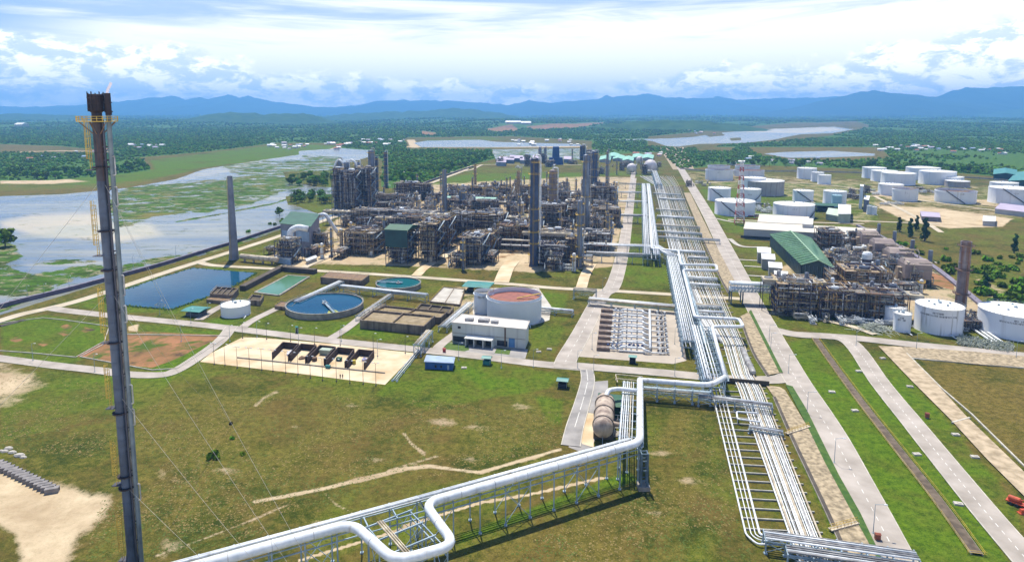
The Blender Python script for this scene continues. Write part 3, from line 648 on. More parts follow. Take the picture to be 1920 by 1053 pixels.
# slope between pipeway and road, with its toe drain
sheet('stone_slope', [(1436, 724), (1462, 727), (1472, 733), (1513, 800), (1559, 892), (1608, 981), (1660, 1075), (1602, 1075), (1564, 988), (1523, 900), (1484, 818), (1452, 747)], BERM)
sheet('stone_slope', [(1388, 594), (1405, 586), (1440, 655), (1466, 700), (1442, 704), (1412, 659)], BERM)
sheet('stone_slope', [(1282, 362), (1294, 362), (1336, 448), (1384, 540), (1368, 548), (1350, 520), (1319, 452), (1298, 400)], BERM)
def channel(pts, w, depth, m, name='drain_channel', wall=.35):
    path = smooth([at(*p) for p in pts], 4); _zl[0] += .006; mb = MB(); mb.add(*ribbon(path, w, None, _zl[0])); o = tag(mb.build(name, m), kind='structure')
    kb = MB(); n = len(path)
    for sgn in (-1, 1):
        q = []
        for i, p in enumerate(path):
            d = path[min(i+1, n-1)]-path[max(i-1, 0)]; d.z = 0; d.normalize(); q.append(p+Vector((d.y, -d.x, 0))*(w/2)*sgn)
        for a, b in zip(q[:-1], q[1:]): kb.bar((a.x, a.y, .15), (b.x, b.y, .15), wall, .5)
    tag(kb.build('drain_wall', CONC), kind='structure'); return path
channel([(1452, 745), (1484, 818), (1523, 900), (1564, 988), (1602, 1075)], 1.0, .8, DARKCH)
channel([(1388, 596), (1412, 660), (1440, 706)], 1.0, .8, DARKCH)
channel([(1319, 452), (1350, 520), (1366, 550)], 1.0, .8, DARKCH)
CAN = channel([(1529, 636), (1560, 680), (1610, 748), (1680, 838), (1760, 940), (1832, 1040)], 2.5, 1, mat('canal_bed', (.17, .13, .09), (.08, .06, .04), .5, .9), 'canal')
channel([(0, 612), (30, 604), (46, 600)], 2.5, 1, DARKCH)
# green ditch strips along the big road
GREEN = mat('lush_verge', (.035, .09, .012), (.07, .13, .02), .5, .95)
for pts in ([(1472, 722), (1513, 800), (1546, 868), (1607, 981), (1645, 1050), (1652, 1046), (1613, 964), (1573, 893), (1538, 822), (1512, 769), (1486, 726)], [(1404, 586), (1408, 582), (1468, 700), (1461, 700)]): sheet('grass_verge', pts, GREEN)

# ---------------------------------------------------------------- ponds and basins
def water_mat(name, c1, c2, rough=.07, scale=.25):
    m = mat(name, c1, c2, .03, rough, spec=.5, amt=(.3, .7)); n = m.node_tree.nodes; l = m.node_tree.links; b = n['Principled BSDF']
    g = n.new('ShaderNodeNewGeometry'); z = n.new('ShaderNodeTexNoise'); z.inputs['Scale'].default_value = scale; z.inputs['Detail'].default_value = 4
    l.new(g.outputs['Position'], z.inputs['Vector']); bp = n.new('ShaderNodeBump'); bp.inputs['Strength'].default_value = .12; bp.inputs['Distance'].default_value = .2
    l.new(z.outputs[0], bp.inputs['Height']); l.new(bp.outputs[0], b.inputs['Normal']); return m
BLUEW = water_mat('blue_pond_water', (.004, .045, .10), (.008, .075, .14)); BLUEW.node_tree.nodes['Principled BSDF'].inputs['Specular IOR Level'].default_value = .12
GREENW = water_mat('green_pond_water', (.06, .15, .05), (.10, .24, .17)); GREENW.node_tree.nodes['Principled BSDF'].inputs['Specular IOR Level'].default_value = .15
TEALW = water_mat('teal_basin_water', (.01, .10, .12), (.015, .13, .15)); TEALW.node_tree.nodes['Principled BSDF'].inputs['Specular IOR Level'].default_value = .15
def bank(pts, w, m, name, hgt=.9):
    mb = MB(); P = [at(*p) for p in pts]
    for a, b in zip(P, P[1:]+[P[0]]): mb.bar((a.x, a.y, hgt/2-.1), (b.x, b.y, hgt/2-.1), w, hgt)
    return tag(mb.build(name, m), kind='structure')
PB = [(198, 556), (300, 522), (362, 503), (480, 513), (425, 545), (322, 581), (260, 576), (204, 570)]
sheet('pond_water', PB, BLUEW); 
mb = MB()
for a, b in zip(PB, PB[1:]+[PB[0]]):
    a = at(*a); b = at(*b); d = b-a; n_ = int(d.length/1.4)
    for i in range(n_*3):
        t = random.random(); p = a+d*t+Vector((random.gauss(0, .7), random.gauss(0, .7), 0)); s = random.uniform(.5, 1.3)
        mb.box((p.x, p.y, 0), (s, s, s*.8), random.random()*3, (.3, .3))
tag(mb.build('reeds', mat('reed_green', (.07, .15, .015), (.14, .22, .03), .8, .9)), kind='stuff')
PG = [(478, 549), (540, 517), (580, 520), (566, 528), (523, 555)]
sheet('pond_water', PG, GREENW); bank(PG, 1.2, CONC, 'pond_wall', .8)
mb = MB()
for a, b in (((455, 545), (527, 507)), ((527, 507), (592, 513))):
    a, b = at(*a), at(*b); mb.bar((a.x, a.y, 1.6), (b.x, b.y, 1.6), 4, 3.2)
tag(mb.build('retaining_wall', mat('dark_stained_concrete', (.11, .09, .07), (.07, .055, .045), .3, .9)), 'dark stained concrete retaining wall bent round the green pond', 'wall')
for bp in ([(150, 669), (205, 640), (238, 627), (428, 630), (332, 691), (285, 694)], [(-40, 655), (60, 662), (142, 670), (196, 640), (205, 612), (120, 600), (80, 596), (0, 606)]): bank(bp, .35, KERB, 'bed_kerb', .5)
def clarifier(cx, cyr, hw, wall, label, wmat, bridge):
    """round open basin: rim centre at (cx,cyr) px, half width px, wall height m"""
    c = at(cx, cyr, wall); r = hw*(c.y*CP+(H-wall)*SP)/F; t = thing('clarifier_tank', label, 'basin', (c.x, c.y, 0))
    mb = MB(); mb.lathe((0, 0, 0), [(r, 0), (r, wall), (r+.15, wall+.02), (r+.15, wall+.25), (r-.55, wall+.25), (r-.55, .2)], 64); smooth_by_angle(mb.build('wall', CONC, t))
    mb = MB(); mb.lathe((0, 0, 0), [(.02, wall-.55), (r-.56, wall-.55)], 64); q = MB(); q.add([((r-.56)*math.cos(k/64*6.2832), (r-.56)*math.sin(k/64*6.2832), wall-.55) for k in range(64)], [tuple(range(64))]); q.build('water', wmat, t)
    mb = MB()
    for k in range(48):
        a = k/48*2*math.pi; mb.bar((r*math.cos(a), r*math.sin(a), wall+.2), (r*math.cos(a), r*math.sin(a), wall+1.2), .07)
    for k in range(48):
        a, b = k/48*2*math.pi, (k+1)/48*2*math.pi; mb.bar((r*math.cos(a), r*math.sin(a), wall+1.2), (r*math.cos(b), r*math.sin(b), wall+1.2), .06)
    mb.build('handrail', STEEL, t)
    a0, a1 = bridge; mb = MB(); p, q = Vector((r*a1*math.cos(a0), r*a1*math.sin(a0), wall+.3)), Vector((-r*.2*math.cos(a0), -r*.2*math.sin(a0), wall+.3))
    mb.bar(p, q, 1.3, .3); d = (q-p).normalized(); s = Vector((d.y, -d.x, 0))*.7
    for k in (-1, 1): mb.bar(p+s*k+Vector((0, 0, 1)), q+s*k+Vector((0, 0, 1)), .09)
    for i in range(12):
        w_ = p.lerp(q, i/11)
        for k in (-1, 1): mb.bar(w_+s*k, w_+s*k+Vector((0, 0, 1)), .07)
    mb.build('scraper_bridge', STEEL, t)
    mb = MB(); mb.lathe((0, 0, 0), [(1.6, wall-.6), (1.6, wall+.3), (.5, wall+.5), (.5, wall+1.3), (.02, wall+1.4)], 16); mb.build('centre_column', CLADDULL, t)
    return t, r, c
t_, r_, c_ = clarifier(609, 568, 71, 3.2, 'large round clarifier basin of deep blue water with a scraper bridge', BLUEW, (math.radians(-62), 1.0))
mb = MB(); mb.add([(r_*.66*math.cos(a)+0, r_*.66*math.sin(a), 2.72) for a in np.linspace(math.radians(-68), math.radians(-52), 6)]+[(r_*.93*math.cos(a), r_*.93*math.sin(a), 2.72) for a in np.linspace(math.radians(-52), math.radians(-72), 6)], [tuple(range(12))]); mb.build('scum_skimmer', mat('lime_scum', (.30, .34, .06), (.22, .26, .05)), t_)
clarifier(747, 530, 42, 3.0, 'smaller round clarifier basin of teal water behind the low white pipe rack', TEALW, (math.radians(170), 1.0))
def basin(corners, hgt, label, fill, cells=1, deck=None, name='settling_basin', m=None):
    """open rectangular tank: corners in photo px on the ground, front-left first, counter-clockwise"""
    P = [at(*c) for c in corners]; o = sum(P, Vector())/len(P); t = thing(name, label, 'basin', (o.x, o.y, 0)); P = [p-o for p in P]
    mb = MB()
    for a, b in zip(P, P[1:]+[P[0]]): mb.bar((a.x, a.y, hgt/2), (b.x, b.y, hgt/2), .6, hgt)
    for k in range(1, cells):
        a = P[0].lerp(P[1], k/cells); b = P[3].lerp(P[2], k/cells); mb.bar((a.x, a.y, hgt/2-.01), (b.x, b.y, hgt/2-.01), .4, hgt-.03)
    mb.build('wall', m or mat('stained_basin_concrete', (.25, .20, .155), (.15, .115, .085), .25, .9, streak=((.08, .06, .05), .5, (.5, .7))), t)
    q = MB(); q.add([tuple(p*.985+Vector((0, 0, deck if deck else hgt-1.1))) for p in P], [(0, 1, 2, 3)]); o2 = q.build('fill', fill, t)
    if o2.data.polygons[0].normal.z < 0: o2.data.flip_normals()
    r = MB()
    for a, b in zip(P, P[1:]+[P[0]]):
        n_ = max(2, int((b-a).length/2)); 
        for i in range(n_): p = a.lerp(b, i/n_); r.bar((p.x, p.y, hgt), (p.x, p.y, hgt+1), .07)
        r.bar((a.x, a.y, hgt+1), (b.x, b.y, hgt+1), .08)
    r.build('handrail', YELLOW, t); return t
SLUD = mat('dried_sludge', (.34, .27, .17), (.22, .17, .10), .3, .95); MURK = water_mat('murky_water', (.06, .09, .06), (.08, .12, .08))
basin([(676, 615), (795, 627), (815, 607), (700, 596)], 4.5, 'long brown walled sludge basin nearest the blue cabin', SLUD, 2)
basin([(700, 594), (826, 607), (838, 596), (722, 584)], 3.6, 'brown walled sludge basin directly behind the longer front basin', SLUD, 2)
basin([(602, 531), (678, 538), (692, 527), (618, 521)], 4.2, 'grey concrete treatment basin beside the dark retaining wall', mat('rusty_grating', (.26, .17, .10), (.17, .11, .07), .6, .9), 4, deck=4.1)
basin([(395, 562), (436, 565), (447, 552), (408, 549)], 4.0, 'brown concrete intake block with four open cells at the blue pond', DARKCH, 4)
basin([(388, 567), (430, 571), (436, 565), (396, 562)], 2.0, 'low rusty pump platform in front of the pond intake block', MATS['rusty_grating'], 2, deck=1.9)
basin([(466, 571), (488, 573), (494, 563), (474, 561)], 3.0, 'small brown concrete pit between white tank and blue basin', DARKCH, 1)
basin([(516, 579), (548, 583), (556, 575), (528, 571)], 2.0, 'shallow brown valve pit touching the left of the blue basin', MATS['rusty_grating'], 2, deck=1.8)
basin([(778, 590), (842, 596), (850, 584), (790, 577)], 2.6, 'dark scrap filled concrete bay behind the sludge basins', DARKCH, 3)
basin([(806, 568), (862, 574), (872, 545), (832, 541)], 1.2, 'shallow white sludge drying bed left of the big open tank', PALECONC, 2, deck=.9)
basin([(290, 577), (308, 579), (312, 575), (296, 573)], .5, 'small dark floating intake frame at the corner of the pond', DARKCH, 1, name='intake_frame')

# ---------------------------------------------------------------- perimeter walls
def wallrun(pts, hgt, th, m, label, post=12., cap=None):
    t = thing('perimeter_wall', label, 'wall', tuple(at(*pts[0]))); o = Vector(t.location); P = [p-o for p in smooth([at(*p) for p in pts], 3)]
    mb = MB()
    for a, b in zip(P[:-1], P[1:]): mb.bar((a.x, a.y, hgt/2), (b.x, b.y, hgt/2), th, hgt)
    mb.build('wall_panel', m, t); mb = MB(); kb = MB()
    for a, b in zip(P[:-1], P[1:]):
        kb.bar((a.x, a.y, hgt+.1), (b.x, b.y, hgt+.1), th+.25, .2)
        n_ = max(1, int((b-a).length/post))
        for i in range(n_): p = a.lerp(b, i/n_); mb.box((p.x, p.y, 0), (.5, .5, hgt+.5))
    mb.build('post', CONC, t); kb.build('coping', cap or CONC, t); return t
PURW = mat('purple_grey_revetment', (.14, .12, .17), (.09, .075, .115), .2, .9)
wallrun([(-60, 602), (0, 578), (60, 562), (130, 545), (200, 526), (300, 499), (400, 468), (440, 456), (520, 429), (600, 404), (680, 377)], 2.4, 1.6, PURW, 'long purple grey perimeter wall between flooded marsh and service road', cap=mat('grey_coping', (.24, .22, .27), (.17, .15, .2), .4, .9))
wallrun([(1608, 424), (1650, 444), (1700, 472), (1745, 498), (1790, 532), (1870, 598), (1900, 622)], 1.2, 3.2, mat('grey_lavender_path', (.28, .25, .28), (.19, .17, .2), .3, .9), 'grey lavender perimeter wall running diagonally behind the power plant', cap=MATS['grey_coping'])
wallrun([(720, 372), (780, 350), (850, 325), (890, 312)], 2.4, 1.0, PURW, 'distant grey wall between dense woodland and upper green square')
wallrun([(1275, 317), (1345, 322), (1500, 322), (1650, 326), (1820, 334), (1920, 342)], 2.2, .8, PALECONC, 'pale boundary wall behind the farthest storage tanks')
# yellow railings of the canal
def railing(path, side, hgt, label, m=YELLOW, sp=2.2, rails=(1.0, .5)):
    t = thing('railing', label, 'railing', tuple(path[0])); o = Vector(t.location); n = len(path); q = []
    for i, p in enumerate(path):
        d = path[min(i+1, n-1)]-path[max(i-1, 0)]; d.z = 0; d.normalize(); q.append(p+Vector((d.y, -d.x, 0))*side-o)
    mp_ = MB(); mr_ = MB()
    for a, b in zip(q[:-1], q[1:]):
        k = max(1, int((b-a).length/sp))
        for i in range(k): p = a.lerp(b, i/k); mp_.bar((p.x, p.y, 0), (p.x, p.y, hgt), .08)
        for f in rails: mr_.bar((a.x, a.y, hgt*f), (b.x, b.y, hgt*f), .07)
    mp_.add(mr_.v, mr_.f); mp_.build('rail_and_posts', m, t); return t
railing(CAN, 1.8, 1.1, 'yellow railing along the right bank of the dry canal'); railing(CAN, -1.8, 1.1, 'yellow railing along the left bank of the dry canal')
railing([CAN[-1]-V*2.2, CAN[-1]+V*2.2], 0, 1.1, 'short yellow railing closing the near end of the dry canal')
for a, b, lb in (((1474, 812), (1517, 798), 'yellow footbridge railing over the stone slope, the farther one'), ((1556, 992), (1608, 978), 'yellow footbridge railing over the stone slope, the nearer one')):
    a, b = at(*a, .6), at(*b, .6); t = thing('footbridge', lb, 'footbridge', tuple(a)); mb = MB(); mb.bar((0, 0, 0), tuple(b-a), 1.4, .25); mb.build('deck', CREAM, t)
    for s in (-.6, .6):
        mb = MB(); o = U*s
        for f in np.linspace(0, 1, 9): p = (b-a)*f+o; mb.bar(p, p+Vector((0, 0, 1.1)), .08)
        mb.bar(o+Vector((0, 0, 1.1)), b-a+o+Vector((0, 0, 1.1)), .08); mb.bar(o+Vector((0, 0, .55)), b-a+o+Vector((0, 0, .55)), .06); mb.build('railing', YELLOW, t)
# ---------------------------------------------------------------- storage tanks
def ground_centre(px, pyfront, hw):
    """centre and radius of a round thing whose near base edge shows at pyfront"""
    g = at(px, pyfront); r = hw*(g.y*CP+H*SP)/F
    d = Vector((g.x, g.y, 0)).normalized(); c = g+d*r; r = hw*(c.y*CP+H*SP)/F
    return g+d*r, r
DECK = mat('faded_red_deck', (.34, .12, .09), (.22, .09, .07), .3, .8); BROWNROOF = mat('brown_floating_roof', (.20, .10, .07), (.12, .07, .05), .3, .85)
GREYTANK = mat('warm_grey_tank_paint', (.40, .37, .36), (.31, .28, .27), .06, .5, streak=((.22, .17, .15), .5, (.55, .8)))
LETTER = mat('dark_lettering', (.10, .11, .13), (.06, .06, .08), 1, .7)
DIRT = mat('white_paint_with_run_marks', (.80, .81, .82), (.66, .68, .70), .06, .45, streak=((.30, .28, .25), .55, (.56, .70)))
BLUETANK = mat('pale_teal_tank_paint', (.42, .62, .68), (.32, .50, .58), .1, .5)
def tank(px, yt, yb, hw, label, roof='cone', m=None, stair=1, letter=None, inner=None, group=None, seg=48, rm=None, rings=0):
    c, r = ground_centre(px, yb, hw); hgt = 0.; lo, hi = 0, 60
    for _ in range(30):
        hgt = (lo+hi)/2
        if pix((c.x, c.y, hgt))[1] > yt: lo = hgt
        else: hi = hgt
    t = thing('storage_tank', label, 'storage tank', (c.x, c.y, 0), 0, group); m = m or WHITE
    mb = MB()
    if roof == 'cone': prof = [(r+.12, 0), (r, .25)]+[(r+.05*(k % 2), hgt*k/(rings+1)+.25*(1-k/(rings+1))) for k in range(1, rings+1)]+[(r, hgt)]
    else: prof = [(r, 0), (r, hgt-1.4), (r+.5, hgt-1.35), (r+.5, hgt-1.15), (r, hgt-1.1), (r, hgt), (r-.12, hgt), (r-.12, hgt*.55)]
    mb.lathe((0, 0, 0), prof, seg); smooth_by_angle(mb.build('shell', m, t))
    mb = MB()
    if roof == 'cone':
        mb.lathe((0, 0, 0), [(r+.18, hgt), (r+.18, hgt+.18), (r*.55, hgt+r*.045+.2), (.02, hgt+r*.075+.2)], seg); rf_ = smooth_by_angle(mb.build('roof', rm or WHITEP, t), 60)
        for k in range(5 if r > 9 else 2):
            a = 1.1+k*1.26; mb = MB(); mb.lathe((r*.45*math.cos(a), r*.45*math.sin(a), hgt+r*.045), [(.5, 0), (.5, .9), (.1, 1.1)], 8); mb.build('roof_vent', STEEL, rf_)
        mb = MB(); mb.lathe((0, 0, hgt+r*.07), [(.8, 0), (.8, 1.0), (.2, 1.3)], 8); mb.build('centre_vent', STEEL, rf_)
    else:
        mb.lathe((0, 0, 0), [(r-.15, hgt*.8), (r-1.3, hgt*.8+.3), (r-1.6, hgt*.8), (.02, hgt*.8-.1)], seg); mb.build('floating_roof', inner or BROWNROOF, t)
        mb = MB(); mb.bar((r*.95, 0, hgt+.3), (r*.1, 0, hgt*.8+.4), 1.0, .3); mb.build('rolling_ladder', YELLOW, t)
    mb = MB(); n = 36
    for k in range(n):
        a, b = k/n*2*math.pi, (k+1)/n*2*math.pi; z = hgt+(.15 if roof == 'cone' else 0)
        mb.bar((r*math.cos(a), r*math.sin(a), z), (r*math.cos(a), r*math.sin(a), z+1.0), .08); mb.bar((r*math.cos(a), r*math.sin(a), z+1), (r*math.cos(b), r*math.sin(b), z+1), .08)
    mb.build('handrail', STEEL if roof == 'cone' else YELLOW, t)
    if stair:
        mb = MB(); a0 = math.radians(-150 if stair > 0 else -20); da = stair*min(1.5, hgt*1.35/r); n = 26
        for k in range(n):
            a = a0+da*k/(n-1); z = hgt*(1-k/(n-1)); mb.box(((r+.6)*math.cos(a), (r+.6)*math.sin(a), z), (1.1, .35, .12), a)
            b = a0+da*(k+1)/(n-1); z2 = hgt*(1-(k+1)/(n-1))
            if k < n-1: mb.bar(((r+1.1)*math.cos(a), (r+1.1)*math.sin(a), z+.5), ((r+1.1)*math.cos(b), (r+1.1)*math.sin(b), z2+.5), .14, 1.0)
        mb.build('spiral_stair', DARKSTEEL, t)
    if letter:
        mb = MB(); az = math.atan2(-c.y, -c.x)+letter[0]; rs = random.Random(int(px))
        for row, (nl, hh, zf) in enumerate(letter[1]):
            for k in range(nl):
                if rs.random() < .12: continue
                a = az+(k-nl/2)*hh*.75/r; wv = hh*.5
                z = hgt*zf; p = Vector(((r+.03)*math.cos(a), (r+.03)*math.sin(a), z)); s = Vector((-math.sin(a), math.cos(a), 0))
                ty = rs.randint(0, 3); st = hh*.18
                mb.bar(p-s*wv*.5, p-s*wv*.5+Vector((0, 0, hh)), st, .08)
                if ty != 1: mb.bar(p-s*wv*.5+Vector((0, 0, hh*.5)), p+s*wv*.5+Vector((0, 0, hh*.5)), st, .08)
                if ty != 2: mb.bar(p-s*wv*.5+Vector((0, 0, hh)), p+s*wv*.5+Vector((0, 0, hh)), st, .08)
                if ty == 3: mb.bar(p+s*wv*.5, p+s*wv*.5+Vector((0, 0, hh)), st, .08)
        mb.build('lettering', LETTER, t)
    mb = MB(); a = math.atan2(-c.y, -c.x)+.5; mb.pipe([((r-.2)*math.cos(a), (r-.2)*math.sin(a), .9), ((r+2.5)*math.cos(a), (r+2.5)*math.sin(a), .9), ((r+2.5)*math.cos(a), (r+2.5)*math.sin(a)-3, .6)], .25, 6); mb.build('outlet_pipe', CLAD, t)
    return t, c, r, hgt
# near ones
tank(964, 551, 612, 51, 'big white open-topped tank with red inner roof behind the cream building', 'open', mat('blue_white_tank_paint', (.70, .74, .77), (.60, .65, .69), .06, .45), 0, inner=DECK, seg=72)
tank(908, 545, 590, 19, 'small white tank tucked against the left of the big open tank', 'open', MATS['blue_white_tank_paint'], 0, letter=(-.2, [(5, 1.2, .75)]), inner=PALECONC)
tank(443, 570, 596, 26, 'short white tank with ribbed shell near the blue pond', 'cone', WHITE, 0, rings=5)
tank(1757, 571, 628, 39, 'white tank with dark vertical run marks beside the rusty chimney', 'cone', DIRT, 0, letter=(.0, [(7, .9, .80), (28, .8, .70)]), seg=72)
tank(1898, 581, 638, 57, 'largest white tank at the right edge in the row before the power plant', 'cone', WHITE, 0, letter=(.15, [(6, .9, .80), (26, .8, .70)]), seg=72)
tank(1677, 575, 610, 18, 'slim white tank standing behind another by the pipe heap', 'cone', WHITE, 0)
tank(1690, 587, 623, 14.5, 'narrowest white tank in front of its twin by the pipe heap', 'cone', WHITE, 0, letter=(0, [(4, .8, .78), (6, .8, .66)]))
# middle tank farm
tank(1377, 376, 406, 36, 'broad low white tank right behind the red and white mast', 'cone', WHITE, 1)
tank(1487, 382, 411, 36, 'broad low white tank with stair on its right side above the long white hall', 'cone', WHITE, -1, letter=(.1, [(4, 1.6, .7)]))
tank(1348, 352, 378, 20.5, 'white tank at the left end of the middle row, behind the broad one', 'cone', WHITE, 1, letter=(0, [(4, 1.6, .6)]))
tank(1406, 354, 382, 19, 'white tank between the mast and the big grey tank', 'cone', WHITE, -1, letter=(0, [(4, 1.6, .6)]))
tank(1430, 338, 368, 36.5, 'large grey tank with a white cone roof', 'cone', GREYTANK, 0, rm=WHITEP)
tank(1411, 333, 366, 22, 'white cone roofed tank half hidden behind the large grey tank', 'cone', WHITE, 0)
tank(1348, 317, 339, 25, 'white tank with brown floating roof, front one of the left rear pair', 'open', WHITE, 0, letter=(0, [(4, 1.4, .75)]))
tank(1347, 310, 330, 20, 'white tank with brown roof peeping over the front one of the left rear pair', 'open', WHITE, 0)
tank(1404, 318, 332, 27, 'white open tank with brown roof straight behind the mast top', 'open', WHITE, 0)
tank(1401, 310, 324, 22, 'farthest brown roofed tank behind the mast', 'open', WHITE, 0)
tank(1505, 357, 378, 18, 'white tank just right of and behind the broad lettered tank', 'cone', WHITE, 1, letter=(0, [(5, 1.5, .5)]))
tank(1512, 315, 336, 17, 'tall grey-white tank left of two small domed tanks', 'cone', WHITE, 0)
tank(1532, 323, 341, 11, 'rear one of two small domed white tanks', 'cone', WHITE, 0)
tank(1545, 328, 346, 11.5, 'front one of two small domed white tanks', 'cone', WHITE, 0)
tank(1564, 358, 386, 20, 'white tank with a pale teal tank standing in front', 'cone', WHITE, 0)
tank(1568, 366, 389, 9, 'pale teal tank in front of a white one', 'cone', BLUETANK, 0, rm=BLUETANK)
tank(1638, 314, 335, 20, 'left-hand tank of the far right cluster, highest at left', 'cone', WHITE, 0)
tank(1657, 320, 341, 22, 'second tank from the left in the far right cluster', 'cone', WHITE, 0)
tank(1683, 324, 348, 28.5, 'widest white tank at the front left of the far right cluster', 'cone', WHITE, 0)
tank(1729, 314, 338, 28, 'rearmost wide white tank of the far right cluster', 'cone', WHITE, 0)
tank(1756, 321, 347, 30, 'wide white tank in front of the rearmost one of the cluster', 'cone', WHITE, 0)
tank(1780, 331, 348, 22, 'low white tank at the right of the far cluster', 'cone', WHITE, 0)
tank(1794, 339, 352, 20, 'grey tank with white cone roof behind the open tank with long stair', 'cone', GREYTANK, 0, rm=WHITEP)
tank(1669, 345, 367, 21, 'white tank with pink stair mark, left of the lettered open tank', 'cone', WHITE, 0)
tank(1696, 353, 378, 21, 'white lettered open tank left of the dark pipe rack', 'open', WHITE, 0, letter=(.1, [(4, 1.4, .65)]))
tank(1790, 356, 382, 33, 'wide open white tank with long diagonal stair', 'open', WHITE, 1, letter=(.35, [(4, 1.4, .75)]))
tank(1880, 342, 370, 22, 'white cone roofed tank behind the right edge tank', 'cone', WHITE, 0)
tank(1896, 352, 384, 37, 'wide white cone roofed tank with diagonal stair at the right edge', 'cone', WHITE, 1, letter=(.2, [(4, 1.4, .7)]))
for px, yb, hw, lb in ((1184, 327, 9, 'leftmost and smaller of the pale gas spheres'), (1219, 327, 12, 'largest pinkish gas sphere beside the pipeway'), (1199, 308, 6.5, 'farthest pale gas sphere between the two nearer ones')):
    c, r = ground_centre(px, yb, hw); t = thing('gas_sphere', lb, 'sphere tank', (c.x, c.y, 0)); mb = MB(); z = r*1.25
    mb.lathe((0, 0, z), [(max(.02, r*math.cos(a)), r*math.sin(a)) for a in np.linspace(-math.pi/2, math.pi/2, 15)], 28); mb.build('shell', mat('pinkish_white_paint', (.70, .64, .62), (.58, .54, .54), .1, .5), t, True)
    for k in range(8): a = k*math.pi/4; mb = MB(); mb.tube((r*.97*math.cos(a), r*.97*math.sin(a), 0), (r*.97*math.cos(a), r*.97*math.sin(a), z), .45, 8); mb.build('leg', WHITEP, t)
    mb = MB(); mb.bar((r+1.5, 0, 0), (0, 0, z+r+.5), .8); mb.build('stair', STEEL, t)

# ---------------------------------------------------------------- buildings
def building(name, label, corners, hgt, m, rm=None, roof='flat', over=.4, cat='building', doors=(), wins=None, parapet=.4, ridge_h=None):
    """corners: ground px, front-left, front-right, back-right, back-left"""
    P = [at(*c) for c in corners]; o = sum(P, Vector())/4; t = thing(name, label, cat, (o.x, o.y, 0)); P = [p-o for p in P]
    mb = MB(); mb.prism(P, 0, hgt); mb.build('wall', m, t); rm = rm or WHITEP; mb = MB()
    Q = [p*(1+over/p.length) for p in P]
    if roof == 'flat':
        mb.prism([p*(1+.05/p.length) for p in P], hgt+.003, hgt+.25)
        for a, b in zip(Q, Q[1:]+[Q[0]]): mb.bar((a.x, a.y, hgt+parapet/2+.01), (b.x, b.y, hgt+parapet/2+.01), .35, parapet)
    elif roof == 'shed':
        mb.add([(Q[0].x, Q[0].y, hgt+.1), (Q[1].x, Q[1].y, hgt+.1), (Q[2].x, Q[2].y, hgt+1.2), (Q[3].x, Q[3].y, hgt+1.2)]+[(q.x, q.y, hgt+k) for q, k in zip(Q, (.3, .3, 1.4, 1.4))], [(3, 2, 1, 0), (4, 5, 6, 7), (0, 1, 5, 4), (1, 2, 6, 5), (2, 3, 7, 6), (3, 0, 4, 7)])
    mb.build('roof', rm, t)
    for side, n_, w_, z0, z1, mm, nm in (wins or ()):
        a, b = P[side], P[(side+1) % 4]; d = (b-a); nrm = Vector((d.y, -d.x, 0)).normalized()
        if nrm.dot((a+b)/2) < 0: nrm = -nrm
        for k in range(n_):
            f = (k+.5)/n_; c = a+d*f+nrm*.04; mb = MB(); dd = d.normalized()*w_/2; mb.bar(c-dd+Vector((0, 0, (z0+z1)/2)), c+dd+Vector((0, 0, (z0+z1)/2)), .12, z1-z0); mb.build(nm, mm, t)
    return t, P, o
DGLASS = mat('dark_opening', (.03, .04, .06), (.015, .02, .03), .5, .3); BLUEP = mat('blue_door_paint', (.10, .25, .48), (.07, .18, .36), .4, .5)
CREAMW = mat('cream_building_wall', (.62, .64, .60), (.52, .54, .50), .08, .7, streak=((.35, .36, .34), .4, (.55, .8)))
hh = ht(955, 648, 612)
bt, BP, bo = building('pump_house', 'cream two-tone pump house with white porch in front of the big open tank', [(848, 640), (985, 654), (991, 638), (868, 624)], hh, CREAMW, mat('pale_roof_sheet', (.66, .62, .56), (.55, .51, .46), .1, .7))
def onwall(P, side, f0, f1, z0, z1, out, m, nm, t):
    a, b = P[side], P[(side+1) % 4]; d = b-a; nrm = Vector((d.y, -d.x, 0)).normalized()
    if nrm.dot((a+b)/2) < 0: nrm = -nrm
    p, q = a+d*f0+nrm*out/2, a+d*f1+nrm*out/2; mb = MB(); mb.bar((p.x, p.y, (z0+z1)/2), (q.x, q.y, (z0+z1)/2), out, z1-z0); return mb.build(nm, m, t)
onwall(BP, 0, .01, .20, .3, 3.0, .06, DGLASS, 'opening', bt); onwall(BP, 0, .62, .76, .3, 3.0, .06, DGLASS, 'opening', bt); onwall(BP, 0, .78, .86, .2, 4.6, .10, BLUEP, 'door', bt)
onwall(BP, 0, .08, .12, hh-2.6, hh-1.4, .08, DGLASS, 'window', bt); onwall(BP, 0, .72, .74, .2, hh, .14, RUST, 'downpipe', bt); onwall(BP, 0, 0, 1, hh*.47, hh*.50, .08, CONC, 'string_course', bt)
onwall(BP, 0, .215, .59, 3.9, 4.3, 5.0, WHITEP, 'porch_roof', bt)
for f in (.22, .335, .46, .58): onwall(BP, 0, f, f+.012, 0, 3.9, 4.6, CREAMW, 'porch_wall', bt)
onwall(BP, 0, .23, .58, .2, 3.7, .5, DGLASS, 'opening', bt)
for px, py, s in ((900, 604, 3.2), (920, 607, 2.2), (873, 602, 2.5)):
    g = at(px, py+34)+V*2; mb = MB(); mb.box((0, 0, 0), (s*1.6, s, 1.3), -AZ); a = mb.build('air_conditioning_unit', CLADDULL); a.location = (g.x, g.y, hh+.26); tag(a, {900: 'largest grey cooling unit on the flat roof of the cream pump house', 920: 'small grey cooling unit on the pump house roof nearest its middle', 873: 'grey cooling unit at the left end of the pump house roof'}[px], 'cooling unit')
